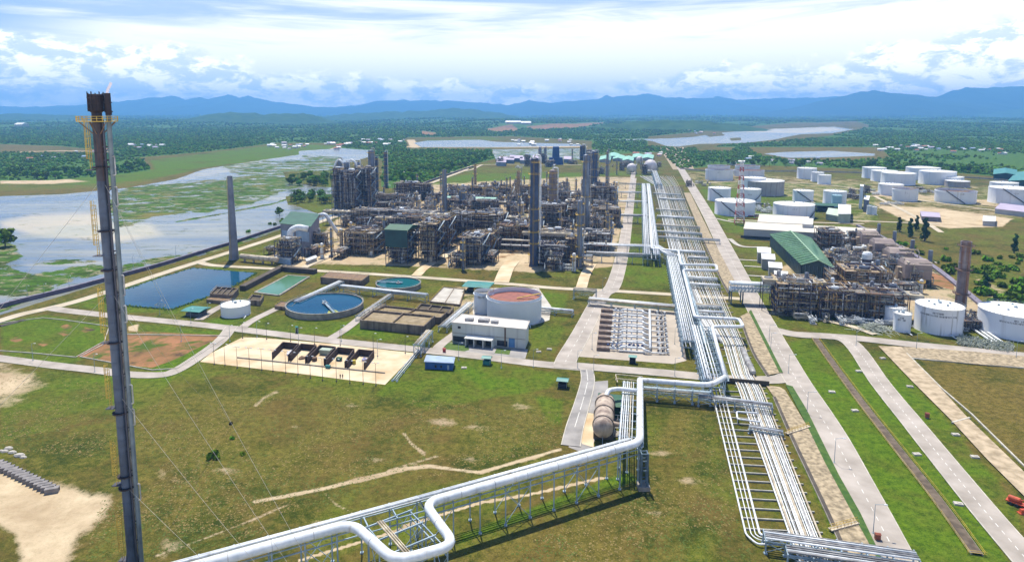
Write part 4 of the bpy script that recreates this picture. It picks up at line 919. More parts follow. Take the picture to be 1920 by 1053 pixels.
# blue cabin
t, P, o = building('portable_cabin', 'long bright blue cabin with pale blue roof on the lawn', [(797, 691), (849, 694), (852, 683), (801, 679)], 3.2, mat('cobalt_cabin_paint', (.03, .12, .40), (.02, .09, .30), .3, .5), mat('pale_blue_roof', (.35, .45, .60), (.28, .36, .50), .3, .5), over=.3, parapet=.1)
onwall(P, 0, .35, .42, .8, 2.0, .08, DGLASS, 'window', t); onwall(P, 0, .55, .62, .8, 2.0, .08, DGLASS, 'window', t); onwall(P, 0, .8, .87, .1, 2.2, .08, MATS['pale_blue_roof'], 'door', t)
KIO = mat('teal_kiosk_paint', (.03, .22, .22), (.02, .16, .17), .4, .6)
def kiosk(px, py, w_, label, m=KIO, rm=TEAL, hgt=3.0, name='guard_kiosk', open_=True):
    g = at(px, py); t = thing(name, label, 'kiosk', (g.x, g.y, 0), -AZ); mb = MB(); mb.box((0, 0, 0), (w_*.8, w_*.6, .3)); mb.box((0, w_*.28, .3), (w_*.8, .2, hgt-.3)); mb.box((0, 0, .3), (w_*.78, w_*.5, hgt*.45)); mb.build('body', m, t)
    for sx in (-1, 1): 
        mb = MB(); mb.bar((sx*w_*.38, -w_*.27, .3), (sx*w_*.38, -w_*.27, hgt), .12); mb.build('post', STEEL, t)
    mb = MB(); mb.box((0, 0, hgt), (w_*1.1, w_*.9, .12)); mb.box((0, 0, hgt+.12), (w_*1.1, w_*.9, .5), 0, (.98, .1)); mb.build('roof', rm, t); return t
kiosk(913, 682, 4.0, 'small teal kiosk on the lawn edge in front of the cream pump house'); kiosk(1055, 725, 4.4, 'teal roofed dark kiosk on the lawn beside the short access road', DGLASS); kiosk(1186, 680, 3.4, 'small dark kiosk with teal roof in front of the metering skid', DGLASS); kiosk(557, 624, 1.4, 'tiny dark cabinet on the grass before the large round clarifier', DGLASS)
kiosk(368, 590, 11, 'long open shed with teal roof between pond and white tank', mat('shed_machinery', (.10, .12, .14), (.06, .07, .09), .5, .6), hgt=3.2, name='open_shed')
kiosk(897, 545, 16, 'teal roofed open shed behind the big open tank', DGLASS, hgt=4.0, name='open_shed')
kiosk(1153, 775, 12, 'dark green roofed platform shelter behind the horizontal drum', mat('dark_green_platform', (.02, .10, .06), (.015, .07, .04), .3, .6), GREENROOF, 5.0, 'platform_shelter')
# turbine hall
def gable(name, label, corners, eave, ridge_, m, rm, axis_long=True, seams=0, cat='hall'):
    P = [at(*c) for c in corners]; o = sum(P, Vector())/4; t = thing(name, label, cat, (o.x, o.y, 0)); P = [p-o for p in P]
    a, b, c, d = P; m1, m2 = (a+b)/2, (d+c)/2
    mb = MB(); mb.add([tuple(p) for p in P]+[(p.x, p.y, eave) for p in P]+[(m1.x, m1.y, ridge_), (m2.x, m2.y, ridge_)], [(0, 1, 5, 8, 4), (1, 2, 6, 5), (2, 3, 7, 9, 6), (3, 0, 4, 7)]); mb.build('wall', m, t)
    mb = MB(); k = 1.04; up = Vector((0, 0, .12))
    def R(p, z): return Vector((p.x*k, p.y*k, z))+up
    A, B, C, D, E, G_ = R(a, eave-.2), R(b, eave-.2), R(c, eave-.2), R(d, eave-.2), R(m1, ridge_), R(m2, ridge_)
    for q in ((A, E, G_, D), (E, B, C, G_)):
        mb.add([tuple(p) for p in q]+[tuple(p+Vector((0, 0, .35))) for p in q], [(3, 2, 1, 0), (4, 5, 6, 7), (0, 1, 5, 4), (1, 2, 6, 5), (2, 3, 7, 6), (3, 0, 4, 7)])
    r = mb.build('roof', rm, t)
    if seams:
        s = MB()
        for i in range(seams+1):
            f = i/seams
            for p, q in ((A.lerp(D, f), E.lerp(G_, f)), (B.lerp(C, f), E.lerp(G_, f))): s.bar(p+Vector((0, 0, .5)), q+Vector((0, 0, .5)), .9, .4)
        s.bar(E+Vector((0, 0, .6)), G_+Vector((0, 0, .6)), .9, .5); s.build('roof_rib', mat('pale_green_rib', (.34, .50, .30), (.24, .38, .24), .3, .5), t)
        s = MB(); n_ = 24
        for (p, q) in ((d, a), (a, b)):
            for i in range(n_+1 if p is d else 9):
                w_ = p.lerp(q, i/(n_ if p is d else 8)); w_ = w_*1.004; s.bar((w_.x, w_.y, 0), (w_.x, w_.y, eave), .35)
        s.build('wall_rib', mat('slate_wall_rib', (.16, .24, .26), (.11, .17, .19), .3, .5), t)
    return t
gable('turbine_hall', 'big dark green gabled turbine hall with pale roof ribs', [(1501, 522), (1562, 530), (1520, 470), (1444, 462)], ht(1501, 522, 496), ht(1530, 526, 488), mat('dark_teal_cladding', (.03, .07, .085), (.02, .05, .06), .2, .5), mat('turbine_roof_green', (.045, .15, .055), (.03, .10, .045), .15, .5), seams=18)
for i, (px, py, lb) in enumerate(((1432, 492, 'farthest of four white cubes beside the turbine hall'), (1440, 505, 'second farthest white cube beside the turbine hall'), (1453, 522, 'third white cube beside the turbine hall, one before the nearest'), (1464, 540, 'nearest of the four white cubes beside the turbine hall'))):
    building('transformer_bay', lb, [(px-12, py), (px+12, py+2), (px+11, py-9), (px-13, py-11)], 7.5, mat('grey_bay_wall', (.38, .38, .35), (.28, .28, .26), .2, .8), WHITEP)
tw, Pw, ow = building('switchgear_hall', 'very long low white hall behind the turbine hall', [(1394, 447), (1637, 462), (1641, 447), (1398, 433)], 8.5, mat('pale_hall_wall', (.50, .50, .50), (.40, .40, .41), .1, .7), mat('cream_roof', (.70, .65, .54), (.58, .53, .44), .06, .8), wins=((0, 11, 14, .4, 2.6, DGLASS, 'opening'),))
building('workshop', 'long flat cream roofed building behind the very long white hall', [(1420, 428), (1512, 433), (1516, 418), (1424, 413)], 6, MATS['pale_hall_wall'], MATS['cream_roof'])
building('roof_plant_room', 'small pale cabin rising from the middle of the long white hall', [(1503, 445), (1522, 446), (1523, 434), (1505, 433)], 12, MATS['pale_hall_wall'], WHITEP)
building('pump_station', 'green tinted low building right of the pale teal tank', [(1548, 412), (1575, 417), (1580, 404), (1553, 400)], 6, mat('mint_wall', (.40, .46, .38), (.30, .36, .29), .2, .7), mat('mint_roof', (.50, .58, .48), (.40, .47, .38), .2, .7))
building('pump_station', 'taller pale building with flat roof in front of the mint pump house', [(1571, 418), (1594, 418), (1594, 400), (1571, 398)], 9, MATS['mint_wall'], WHITEP)
kiosk(1548, 395, 26, 'dark green roofed shelter in front of the pale teal tank', DGLASS, GREENROOF, 7, 'open_shed')
mb = 0
for lb, cs, h_ in (('tall thin white silo left of the grey cube', [(1610, 391), (1616, 392), (1616, 388), (1610, 387)], 26), ('dark grey cube block between the thin silo and two round bins', [(1618, 397), (1627, 399), (1629, 390), (1620, 389)], 14)):
    building('process_block', lb, cs, h_, WHITE if 'white' in lb else mat('slate_block', (.20, .20, .24), (.13, .13, .17), .3, .7), WHITEP)
tank(1630, 386, 402, 5, 'rear one of two slim white bins right of the grey cube', 'cone', WHITE, 0); tank(1638, 388, 403, 5, 'front one of two slim white bins right of the grey cube', 'cone', WHITE, 0)
LAV = mat('lavender_roof', (.46, .40, .50), (.38, .33, .42), .1, .7)
building('warehouse', 'long lavender roofed shed below the tank at the right edge', [(1865, 400), (1930, 408), (1935, 396), (1875, 389)], 5, MATS['pale_hall_wall'], LAV)
building('warehouse', 'small lavender grey flat shed on bare ground left of the casuarinas', [(1728, 414), (1762, 416), (1760, 407), (1725, 404)], 4.5, MATS['slate_block'], LAV)
building('warehouse', 'low white shed on bare ground near the right edge', [(1842, 423), (1865, 424), (1866, 414), (1843, 413)], 4.5, MATS['pale_hall_wall'], WHITEP)
gable('warehouse', 'dark teal roofed warehouse behind the right edge tanks', [(1862, 337), (1907, 339), (1905, 328), (1863, 327)], 9, 12, mat('dark_green_wall', (.03, .10, .10), (.02, .07, .07), .2, .6), TEAL)
gable('warehouse', 'second teal warehouse cut by the right edge of the view', [(1890, 350), (1960, 356), (1950, 335), (1905, 333)], 9, 12, MATS['dark_green_wall'], TEAL)
MINT = mat('mint_sheet_roof', (.28, .55, .42), (.20, .42, .33), .1, .6)
for i, (x, y) in enumerate(((1135, 302), (1160, 300), (1178, 303), (1196, 298), (1150, 296), (1215, 299))):
    gable('workshop', ['mint roofed shed at the left end of the far mint row', 'mint roofed shed, second in the far mint row', 'mint roofed shed right behind the smaller gas sphere', 'mint roofed shed beside the farthest gas sphere', 'mint roofed shed standing behind the mint row', 'mint roofed shed nearest the causeway'][i], [(x-11, y+2), (x+9, y+3), (x+11, y-4), (x-9, y-5)], 5, 8, MATS['pale_hall_wall'], MINT)
for i, (x, y, w_) in enumerate(((950, 303, 14), (968, 300, 12), (985, 304, 10), (1008, 300, 9), (940, 308, 9), (1065, 302, 8))):
    building('far_building', ['flat pale building at the far left of the blue tower', 'flat pale building second left of the blue tower', 'flat pale building just left of the far twin columns', 'flat pale building right at the foot of the far twin columns', 'low pale store on the green square edge', 'pale store right of the blue tower'][i], [(x-w_, y+3), (x+w_, y+4), (x+w_, y-2), (x-w_, y-3)], 8, mat('blue_grey_wall', (.30, .36, .42), (.22, .27, .33), .1, .7), LAV)
t = thing('cooling_tower', 'royal blue stepped tower standing far off at the plant end', 'tower', tuple(at(1042, 308))); s = mpp(1042, 308); mb = MB(); mb.box((0, 0, 0), (27*s, 24, ht(1042, 308, 295)), 0, (.86, .86)); mb.build('base', mat('royal_blue_paint', (.02, .07, .22), (.015, .05, .17), .1, .6), t)
mb = MB(); z0 = ht(1042, 308, 295); mb.box((0, 0, z0), (13*s, 14, ht(1042, 308, 275)-z0), 0, (.85, .85)); mb.build('upper_stage', MATS['royal_blue_paint'], t)
# ---------------------------------------------------------------- flare stack
FB = at(251, 1085); FH = ht(251, 1085, 216)
fl = thing('flare_stack', 'tall dark blue-grey guyed flare stack with charred tip at the left of the view', 'flare stack', tuple(FB))
STK = mat('dark_blue_stack_steel', (.060, .085, .135), (.032, .045, .075), .35, .5, streak=((.025, .022, .03), .8, (.50, .70)))
BURN = mat('charred_stack_steel', (.05, .045, .055), (.02, .018, .026), .5, .7, streak=((.12, .05, .03), .9, (.56, .74)))
zs = FH*.87; mb = MB(); prof = [(2.1, 0), (1.9, 1.2), (1.05, 7.5)]; z = 7.5
while z < zs: prof += [(1.05, z+2.9), (1.10, z+2.95), (1.10, z+3.05), (1.05, z+3.1)]; z += 3.1
prof = [p for p in prof if p[1] <= zs]+[(1.05, zs)]
mb.lathe((0, 0, 0), prof, 20); smooth_by_angle(mb.build('lower_riser', STK, fl))
mb = MB(); prof = [(1.02, zs)]; z = zs
while z < FH-3: prof += [(1.02, z+2.9), (1.08, z+2.95), (1.08, z+3.05), (1.02, z+3.1)]; z += 3.1
mb.lathe((0, 0, 0), prof+[(1.02, FH+.5)], 20); smooth_by_angle(mb.build('upper_riser', BURN, fl))
CHAR = mat('burnt_black_steel', (.018, .015, .02), (.035, .022, .022), .9, .75)
tp = MB(); tp.lathe((0, 0, 0), [(1.0, FH+.5), (1.45, FH+.9), (1.45, FH+4.4), (1.25, FH+4.5), (1.2, FH+2)], 18)
for k in range(12): a = k/12*2*math.pi; tp.tube((1.55*math.cos(a), 1.55*math.sin(a), FH+.8), (1.5*math.cos(a), 1.5*math.sin(a), FH+4.7+.3*(k % 2)), .10, 5)
for zz in (1.2, 2.4, 3.6): tp.lathe((0, 0, 0), [(1.5, FH+zz), (1.68, FH+zz), (1.68, FH+zz+.22), (1.5, FH+zz+.22)], 18)
tp.build('flare_tip', CHAR, fl)
tp = MB(); tp.tube((2.6, 0, FH), (2.6, 0, FH+4.7), .62, 12); tp.tube((2.6, 0, FH+.6), (2.6, 0, FH+.9), .8, 12); tp.tube((2.6, 0, FH+2.6), (2.6, 0, FH+2.8), .78, 12); tp.build('pilot_tip', CHAR, fl)
mb = MB(); mb.tube((2.3, -.2, 3), (2.5, 0, FH), .48, 12); smooth_by_angle(mb.build('steam_riser', mat('grey_green_riser', (.16, .20, .22), (.10, .13, .15), .4, .5), fl))
mb = MB(); mb.tube((1.45, -.5, 4), (1.5, -.5, FH-1), .22, 8); mb.build('pilot_gas_pipe', DARKSTEEL, fl)
mb = MB(); mb.tube((1.5, .35, 2), (1.55, .3, FH*.72), .24, 8); mb.build('purge_pipe', CLADDULL, fl)
def stack_at(y):                                           # height on the stack seen at photo y
    return ht(251, 1085, y)
def ring_platform(t, r0, r1, z, m=YELLOW, arc=(0, 2*math.pi), n=24, c=(0, 0), deck=STEEL, nm='platform'):
    mb = MB(); k0, k1 = arc
    for k in range(n):
        a, b = k0+(k1-k0)*k/n, k0+(k1-k0)*(k+1)/n
        P = lambda r, t_, zz: (c[0]+r*math.cos(t_), c[1]+r*math.sin(t_), zz)
        mb.add([P(r0, a, z), P(r1, a, z), P(r1, b, z), P(r0, b, z), P(r0, a, z+.15), P(r1, a, z+.15), P(r1, b, z+.15), P(r0, b, z+.15)], [(3, 2, 1, 0), (4, 5, 6, 7), (1, 2, 6, 5), (0, 4, 7, 3)])
        mb.bar(P(r1, a, z+.15), P(r1, a, z+1.2), .09)
        for h_ in (.65, 1.15): mb.bar(P(r1, a, z+h_), P(r1, b, z+h_), .09)
    return mb.build(nm, m, t)
ring_platform(fl, 1.1, 3.9, FH-1.4)
mb = MB()
for k in range(8): a = k/8*2*math.pi+.2; mb.bar((1.0*math.cos(a), 1.0*math.sin(a), FH-4), (3.6*math.cos(a), 3.6*math.sin(a), FH-1.5), .16)
mb.build('platform_bracket', RUST, fl)
def ladder(t, x, y, z0, z1, m=YELLOW, cage=True, w_=.5, out=(0, -1), nm='caged_ladder'):
    mb = MB(); ox, oy = out; sx, sy = -oy*w_/2, ox*w_/2
    for s in (-1, 1): mb.bar((x+sx*s, y+sy*s, z0), (x+sx*s, y+sy*s, z1), .09)
    z = z0+.6
    while z < z1: mb.bar((x-sx, y-sy, z), (x+sx, y+sy, z), .07); z += .7
    if cage:
        z = z0+2.4; R = .45; cx, cy = x+ox*R, y+oy*R; A = [math.atan2(-oy, -ox)+math.radians(d) for d in (40, 90, 140, 180, 220, 270, 320)]
        pts = [(cx+R*math.cos(a), cy+R*math.sin(a)) for a in A]
        while z < z1+1:
            for p, q in zip(pts[:-1], pts[1:]): mb.bar((*p, z), (*q, z), .07)
            z += 1.1
        for p in pts[1:-1]: mb.bar((*p, z0+2.4), (*p, z1+1), .05)
    return mb.build(nm, m, t)
for ya, yb in ((232, 318), (384, 478), (545, 640), (690, 762), (830, 905), (965, 1045)):
    z1, z0 = stack_at(ya), stack_at(yb); ladder(fl, -1.75, -.5, z0, z1, out=(-1, 0), w_=.7)
    mb = MB(); mb.box((-1.7, -.4, z0-.1), (1.9, 1.9, .14)); mb.build('rest_platform', DARKSTEEL, fl)
for y_ in (313, 432, 505, 640, 772, 890, 912): z = stack_at(y_); mb = MB(); mb.lathe((0, 0, z-.2), [(1.1, 0), (1.7, 0), (1.7, .3), (1.1, .3)], 16); mb.bar((1, 0, z), (2.6, 0, z), .25); mb.build('guy_collar', CHAR, fl)
for y_ in (275, 300, 350, 383, 430, 470, 500, 548, 580, 620, 660, 700, 725, 760, 800, 840, 880, 930, 975, 1010): z = stack_at(y_); mb = MB(); mb.bar((.9, -.3, z), (2.5, -.1, z), .18, .3); mb.bar((.9, -.3, z-1.6), (2.4, -.1, z), .12); mb.build('pipe_bracket', DARKSTEEL, fl)
for ya, yb in ((293, 328), (350, 386), (515, 553), (572, 603), (720, 755), (765, 795), (905, 935)):
    z1, z0 = stack_at(ya), stack_at(yb); mb = MB(); mb.pipe([(2.6, -.3, z1), (3.3, -.3, z1), (3.3, -.3, z0), (2.6, -.3, z0)], .14, 8, .4); mb.build('expansion_loop', CLADDULL, fl)
mb = MB(); mb.lathe((0, 0, 0), [(2.6, 0), (2.6, .5)], 18); mb.build('foundation', CONC, fl)
fm = bpy.data.materials.new('flame'); fm.use_nodes = True; n = fm.node_tree.nodes; n.clear(); o_ = n.new('ShaderNodeOutputMaterial'); e_ = n.new('ShaderNodeEmission'); tr_ = n.new('ShaderNodeBsdfTransparent'); mx_ = n.new('ShaderNodeMixShader')
e_.inputs[0].default_value = (1, .62, .36, 1); e_.inputs[1].default_value = 1.0; mx_.inputs[0].default_value = .22; fm.node_tree.links.new(tr_.outputs[0], mx_.inputs[1]); fm.node_tree.links.new(e_.outputs[0], mx_.inputs[2]); fm.node_tree.links.new(mx_.outputs[0], o_.inputs[0])
mb = MB(); mb.pipe([(0, 0, 0), (.2, 0, .8), (.7, 0, 1.5), (1.0, 0, 2.2)], .28, 8, .3); f = mb.build('flame', fm, smooth=True); f.location = FB+Vector((2.6, 0, FH+4.7)); f.scale = (1, 1, 1); tag(f, 'small pale orange flame burning above the flare tip', 'flame')
A1 = at(755, 1362); rel = A1-FB
cab = mat('guy_wire_steel', (.48, .46, .38), (.36, .34, .29), 1, .5)
names = ['right-hand', 'far', 'left-hand']
for i, ang in enumerate((0, 125, 248)):
    a = math.radians(ang); e = FB+Vector((rel.x*math.cos(a)-rel.y*math.sin(a), rel.x*math.sin(a)+rel.y*math.cos(a), 0))
    for j, y_ in enumerate((912, 740, 545, 335)):
        if i and j in (0, 1): continue
        z = stack_at(y_); g = thing('guy_wire', f'thin {names[i]} guy wire fixed to the flare stack at its {["lowest", "second lowest", "second highest", "highest"][j]} collar', 'guy wire', tuple(e)); d = FB+Vector((0, 0, z))-e
        mb = MB(); K = 14; pts = [d*(k/K)-Vector((0, 0, math.sin(math.pi*k/K)*2.0)) for k in range(K+1)]
        for p, q in zip(pts[:-1], pts[1:]): mb.tube(p, q, .035, 4, caps=False)
        mb.build('wire', cab, g); mb = MB(); mb.box((0, 0, -.2), (1, 1, .9)); mb.build('anchor_block', CONC, g)

# ---------------------------------------------------------------- racks
BRIGHTSTEEL = mat('pale_blue_painted_steel', (.36, .46, .54), (.20, .29, .36), .3, .5)
def rack(name, label, pts, width, hgt, m=None, sp=7., levels=(1.,), brace=3, pipes=(), rail=False, group=None, lean=0, walk=False):
    """steel trestle along ground points (x,y); hgt number or per-point; pipes: (offset, level index, radius, material)"""
    P = [Vector((p[0], p[1], 0)) for p in pts]; hs = list(hgt) if isinstance(hgt, (list, tuple)) else [hgt]*len(P); m = m or BRIGHTSTEEL
    t = thing(name, label, 'pipe rack', tuple(P[0]), 0, group); o = P[0].copy(); P = [p-o for p in P]
    fr = MB(); bents = []
    for i in range(len(P)-1):
        a, b = P[i], P[i+1]; d = b-a; n_ = max(1, round(d.length/sp)); s = Vector((d.y, -d.x, 0)).normalized()
        for k in range(n_+(1 if i == len(P)-2 else 0)):
            f = k/n_; bents.append((a+d*f, s, hs[i]*(1-f)+hs[i+1]*f, d.normalized()))
    cw = .32 if width > 3 else .22
    for p, s, h_, d in bents:
        for sd_ in (-1, 1): q = p+s*width/2*sd_; fr.bar(q, q+Vector((0, 0, h_)), cw); fr.box((q.x, q.y, 0), (.8, .8, .35))
        for lv in levels: fr.bar(p-s*(width/2+.4)+Vector((0, 0, h_*lv)), p+s*(width/2+.4)+Vector((0, 0, h_*lv)), cw*.9, cw*1.2)
    for j, ((p, s, h_, d), (p2, s2, h2, d2)) in enumerate(zip(bents[:-1], bents[1:])):
        if (p2-p).length > sp*2.2: continue
        for sd_ in (-1, 1):
            for lv in (levels if len(levels) > 1 else (levels[0], levels[0]*.86)): fr.bar(p+s*width/2*sd_+Vector((0, 0, h_*lv-.2)), p2+s2*width/2*sd_+Vector((0, 0, h2*lv-.2)), cw*.75)
            if brace and j % brace == 0:
                fr.bar(p+s*width/2*sd_+Vector((0, 0, .5)), p2+s2*width/2*sd_+Vector((0, 0, h2*.84)), .14); fr.bar(p2+s2*width/2*sd_+Vector((0, 0, .5)), p+s*width/2*sd_+Vector((0, 0, h_*.84)), .14)
    fr.build('frame', m, t)
    if walk:
        wk = MB()
        for (p, s, h_, d), (p2, s2, h2, d2) in zip(bents[:-1], bents[1:]):
            c1, c2 = p+s*(width/2+.9)+Vector((0, 0, h_)), p2+s2*(width/2+.9)+Vector((0, 0, h2)); wk.bar(c1, c2, .9, .12)
            for h3 in (.6, 1.1): wk.bar(c1+s*.45+Vector((0, 0, h3)), c2+s2*.45+Vector((0, 0, h3)), .07)
            for f in (0, .33, .66): q = c1.lerp(c2, f)+s*.45; wk.bar(q, q+Vector((0, 0, 1.1)), .07)
        wk.build('walkway', STEEL, t)
    for off, li, r, pm in pipes:
        path = []
        for i, p in enumerate(P):
            if i == 0: d = (P[1]-P[0]).normalized(); s = Vector((d.y, -d.x, 0)); f = 1
            elif i == len(P)-1: d = (P[-1]-P[-2]).normalized(); s = Vector((d.y, -d.x, 0)); f = 1
            else:
                d0, d1 = (P[i]-P[i-1]).normalized(), (P[i+1]-P[i]).normalized(); s = (Vector((d0.y, -d0.x, 0))+Vector((d1.y, -d1.x, 0))).normalized(); f = 1/max(.3, s.dot(Vector((d0.y, -d0.x, 0))))
            path.append(p+s*off*f+Vector((0, 0, hs[i]*levels[li]+r+.15)))
        mb = MB(); mb.pipe(path, r, 8 if r < .5 else 12, max(.6, r*2)); mb.build('pipe', pm, t, True)
    return t, bents
def g2(px, py, z=0): p = at(px, py, z); return (p.x, p.y)
# --- big flare header on its long trestle
Z1 = 12.6
main_px = [(150, 1121, Z1), (661, 981, Z1), (741, 1052, Z1), (853, 1021, Z1), (796, 943, Z1), (1200, 829, Z1), (1200, 712, 7.4), (1332, 722, 7.4), (1360, 706, 8.5), (1335, 612, 9), (1394, 612, 9), (1386, 598, 9), (1303, 594, 9), (1281, 506, 9), (1345, 507, 9), (1343, 497, 9), (1277, 496, 9), (1272, 470, 9), (1222, 466, 9), (1215, 350, 9)]
pts = [at(x, y, z+0) for x, y, z in main_px]
t = thing('flare_header', 'very thick white flare header pipe zigzagging on trestles from the left foreground to the plant', 'pipeline', (pts[0].x, pts[0].y, 0)); o = Vector(t.location)
mb = MB(); mb.pipe([p-o for p in pts[:7]], 1.18, 16, 4.0, 7); mb.pipe([p-o for p in pts[5:9]][1:] , 1.0, 16, 3.4, 7); mb.build('pipe', CLAD, t, True)
mb = MB(); mb.pipe([p-o for p in pts[8:]], .80, 14, 2.6, 6); mb.build('upper_pipe', CLAD, t, True)
for a, b in zip(pts[:8], pts[1:9]):
    n_ = int((b-a).length/9)
    for k in range(1, n_): p = a.lerp(b, k/n_)-o; d = (b-a).normalized(); ringm = MB(); ringm.tube(p-d*.06, p+d*.06, 1.22 if a is not pts[6] and a is not pts[7] else 1.04, 16); ringm.build('cladding_band', CLADDULL, t)
def grd(i, j): return [(pts[k].x, pts[k].y) for k in range(i, j)]
def offs(a, b, off):
    d = Vector((b[0]-a[0], b[1]-a[1], 0)).normalized(); s = Vector((d.y, -d.x, 0)); return (a[0]+s.x*off, a[1]+s.y*off), (b[0]+s.x*off, b[1]+s.y*off)
a, b = offs(grd(4, 6)[0], grd(4, 6)[1], -2.6)
rack('pipe_trestle', 'long blue-grey trestle under the thick header across the foreground lawn', [a, b], 6.4, 11.2, BLUESTEEL if 0 else BRIGHTSTEEL, 7.2, (1., .62) if 0 else (1.,), 3, [(-2.6, 0, .24, CLAD), (-1.7, 0, .36, CLAD), (-.9, 0, .2, CLAD)])
a, b = offs(grd(0, 2)[0], at(796, 943, Z1)[:2], -2.6); a = (a[0], a[1])
rack('pipe_trestle', 'trestle carrying the header out of the lower left corner', [a, b], 6.4, 11.2, BRIGHTSTEEL, 7.2, (1.,), 3, [(-2.6, 0, .24, CLAD), (-1.7, 0, .36, CLAD), (-.9, 0, .2, CLAD)])
L1, L2 = pts[1], pts[2]; M1, M2 = pts[4], pts[3]
c1, c2 = (L1+M1)/2, (L2+M2)/2
rack('loop_support', 'open steel frame bracing the foreground expansion loop', [(c1.x, c1.y), (c2.x, c2.y)], (M1-L1).length*.62, 11.2, BRIGHTSTEEL, 6, (1.,), 2, [(3.2, 0, .22, CREAM), (2.6, 0, .22, CREAM), (2.0, 0, .16, CREAM)])
rack('pipe_trestle', 'blue-grey trestle running uphill beside the horizontal drum', [offs(grd(5, 7)[0], grd(5, 7)[1], -3.3)[0], offs(grd(5, 7)[0], grd(5, 7)[1], -3.3)[1]], 6, (11.2, 6.0), BRIGHTSTEEL, 7, (1.,), 2, [(-2.7, 0, .26, CLAD), (-2.0, 0, .16, CLAD), (-1.3, 0, .24, CLAD), (-.6, 0, .16, CLAD), (.1, 0, .24, CREAM), (.9, 0, .16, CLAD)], walk=True)
rack('pipe_trestle', 'low blue-grey trestle under the header on the lawn side of the lower road', grd(6, 8), 4.2, 6.0, BRIGHTSTEEL, 7, (1., .55), 1, [(-1.5, 0, .22, CLAD), (1.5, 1, .2, CLAD), (0, 1, .25, CREAM), (-1.5, 1, .18, CLAD)], walk=True)
# heavy corner post under the bend
g = at(1206, 915); t = thing('corner_pier', 'dark corner pier under the bend of the thick header', 'pier', (g.x, g.y, 0)); mb = MB()
for sx in (-.9, .9):
    for sy in (-.9, .9): mb.bar((sx, sy, 0), (sx, sy, 11.4), .5)
for z in (3, 6, 9, 11.2):
    for s in (-.9, .9): mb.bar((-.9, s, z), (.9, s, z), .3); mb.bar((s, -.9, z), (s, .9, z), .3)
mb.build('frame', BLUESTEEL, t); mb = MB(); mb.box((0, 0, -.1), (3.4, 3.4, 1.4)); mb.build('footing', CONC, t)
# elevated rack from lower road to upper loops
def upr(pxs, z): return [g2(x, y, z) for x, y in pxs]
rp = upr([(1340, 712), (1312, 612)], 7.5)
rack('pipe_trestle', 'pale blue trestle crossing the lower road beside the sleeper pipeway', rp, 8, 7.5, BRIGHTSTEEL, 6, (1., .6), 2, [(-3.4, 0, .3, CLAD), (-2.4, 0, .4, CLAD), (-1.2, 0, .25, CLAD), (.2, 0, .3, CLAD), (1.4, 0, .22, CLAD), (-3, 1, .2, CLAD), (-1, 1, .3, CLAD)], walk=True)
rp = upr([(1300, 640), (1262, 480)], 7.5)
rack('pipe_trestle', 'pale blue trestle between metering skid and sleeper pipeway', rp, 9, 7.5, BRIGHTSTEEL, 7, (1., .6), 2, [(-4, 0, .3, CLAD), (-3.0, 0, .4, CLAD), (-2.0, 0, .25, CLAD), (-1.0, 0, .3, CLAD), (0, 0, .22, CLAD), (1, 0, .3, CLAD), (2, 0, .22, CLAD), (-3, 1, .2, CLAD), (-1, 1, .3, CLAD), (1.5, 1, .4, CLAD)], walk=True)
rp = upr([(1262, 480), (1232, 462), (1212, 462)], 8)
rack('pipe_trestle', 'short pale blue trestle stepping sideways at the upper pipe bend', rp, 7, 8, BRIGHTSTEEL, 8, (1., .6), 2, [(-3, 0, .5, CLAD), (-1.6, 0, .4, CLAD), (-.4, 0, .3, CLAD), (.8, 0, .4, CLAD), (2.2, 0, .3, CLAD)])
rp = upr([(1222, 478), (1211, 345)], 8)
rack('pipe_trestle', 'long pale blue trestle climbing from the bend to the gas spheres', rp, 12, 8, BRIGHTSTEEL, 9, (1., .6), 2, [(-5, 0, .4, CLAD), (-3.8, 0, .5, CLAD), (-2.6, 0, .3, CLAD), (-1.6, 0, .4, CLAD), (1.6, 0, .6, CLAD), (3, 0, .4, CLAD), (4.2, 0, .5, CLAD), (5.2, 0, .3, CLAD), (-3, 1, .4, CLAD), (0, 1, .4, CLAD), (3, 1, .4, CLAD)])
rp = upr([(1236, 346), (1226, 318)], 7); rack('pipe_trestle', 'blue trestle ending below the largest gas sphere', rp, 9, 7, BRIGHTSTEEL, 10, (1.,), 2, [(-3, 0, .5, CLAD), (-1, 0, .4, CLAD), (1, 0, .5, CLAD), (3, 0, .4, CLAD)])
# other header loops over the pipeway
for i, (pl, r, lb) in enumerate(((([(1284, 690), (1262, 600), (1240, 500)]), .45, 'white pipe on the left flank of the middle trestle'),)):
    pass
# cross trestle east-west from the units to the tall trestle, and pipe bridges over the central road
def cross(p0, p1, z, w_, label, n_=5, m=None, sp=10, r=.45, pm=None, levels=(1.,), nm='pipe_bridge'):
    a, b = g2(*p0, z), g2(*p1, z); rs = random.Random(int(p0[1]*7+p0[0])); pm_ = [pm or CLAD, CLAD, CLADDULL, CREAM]
    ps = [((k+.5)/n_*w_-w_/2, rs.randrange(len(levels)) if k > 1 else 0, r*rs.uniform(.55, 1.05), rs.choice(pm_)) for k in range(n_)]
    return rack(nm, label, [a, b], w_, z, m or STEEL, sp, levels, 2, ps)
cross((1086, 457), (1222, 462), 7.5, 9, 'wide pipe bridge over the central road in line with the pipe bend', 6, r=.6)
cross((1100, 474), (1215, 479), 6.5, 5, 'narrow lower pipe bridge just below the widest one', 3, r=.6)
cross((1140, 403), (1215, 405), 7.5, 9, 'pale double pipe bridge halfway up the central road', 5, r=.7)
cross((1140, 377), (1213, 378), 7, 6, 'thin pipe bridge next above the double one', 3, r=.7)
cross((1150, 360), (1212, 361), 7, 6, 'thin pipe bridge third from the top of the central road', 3, r=.6)
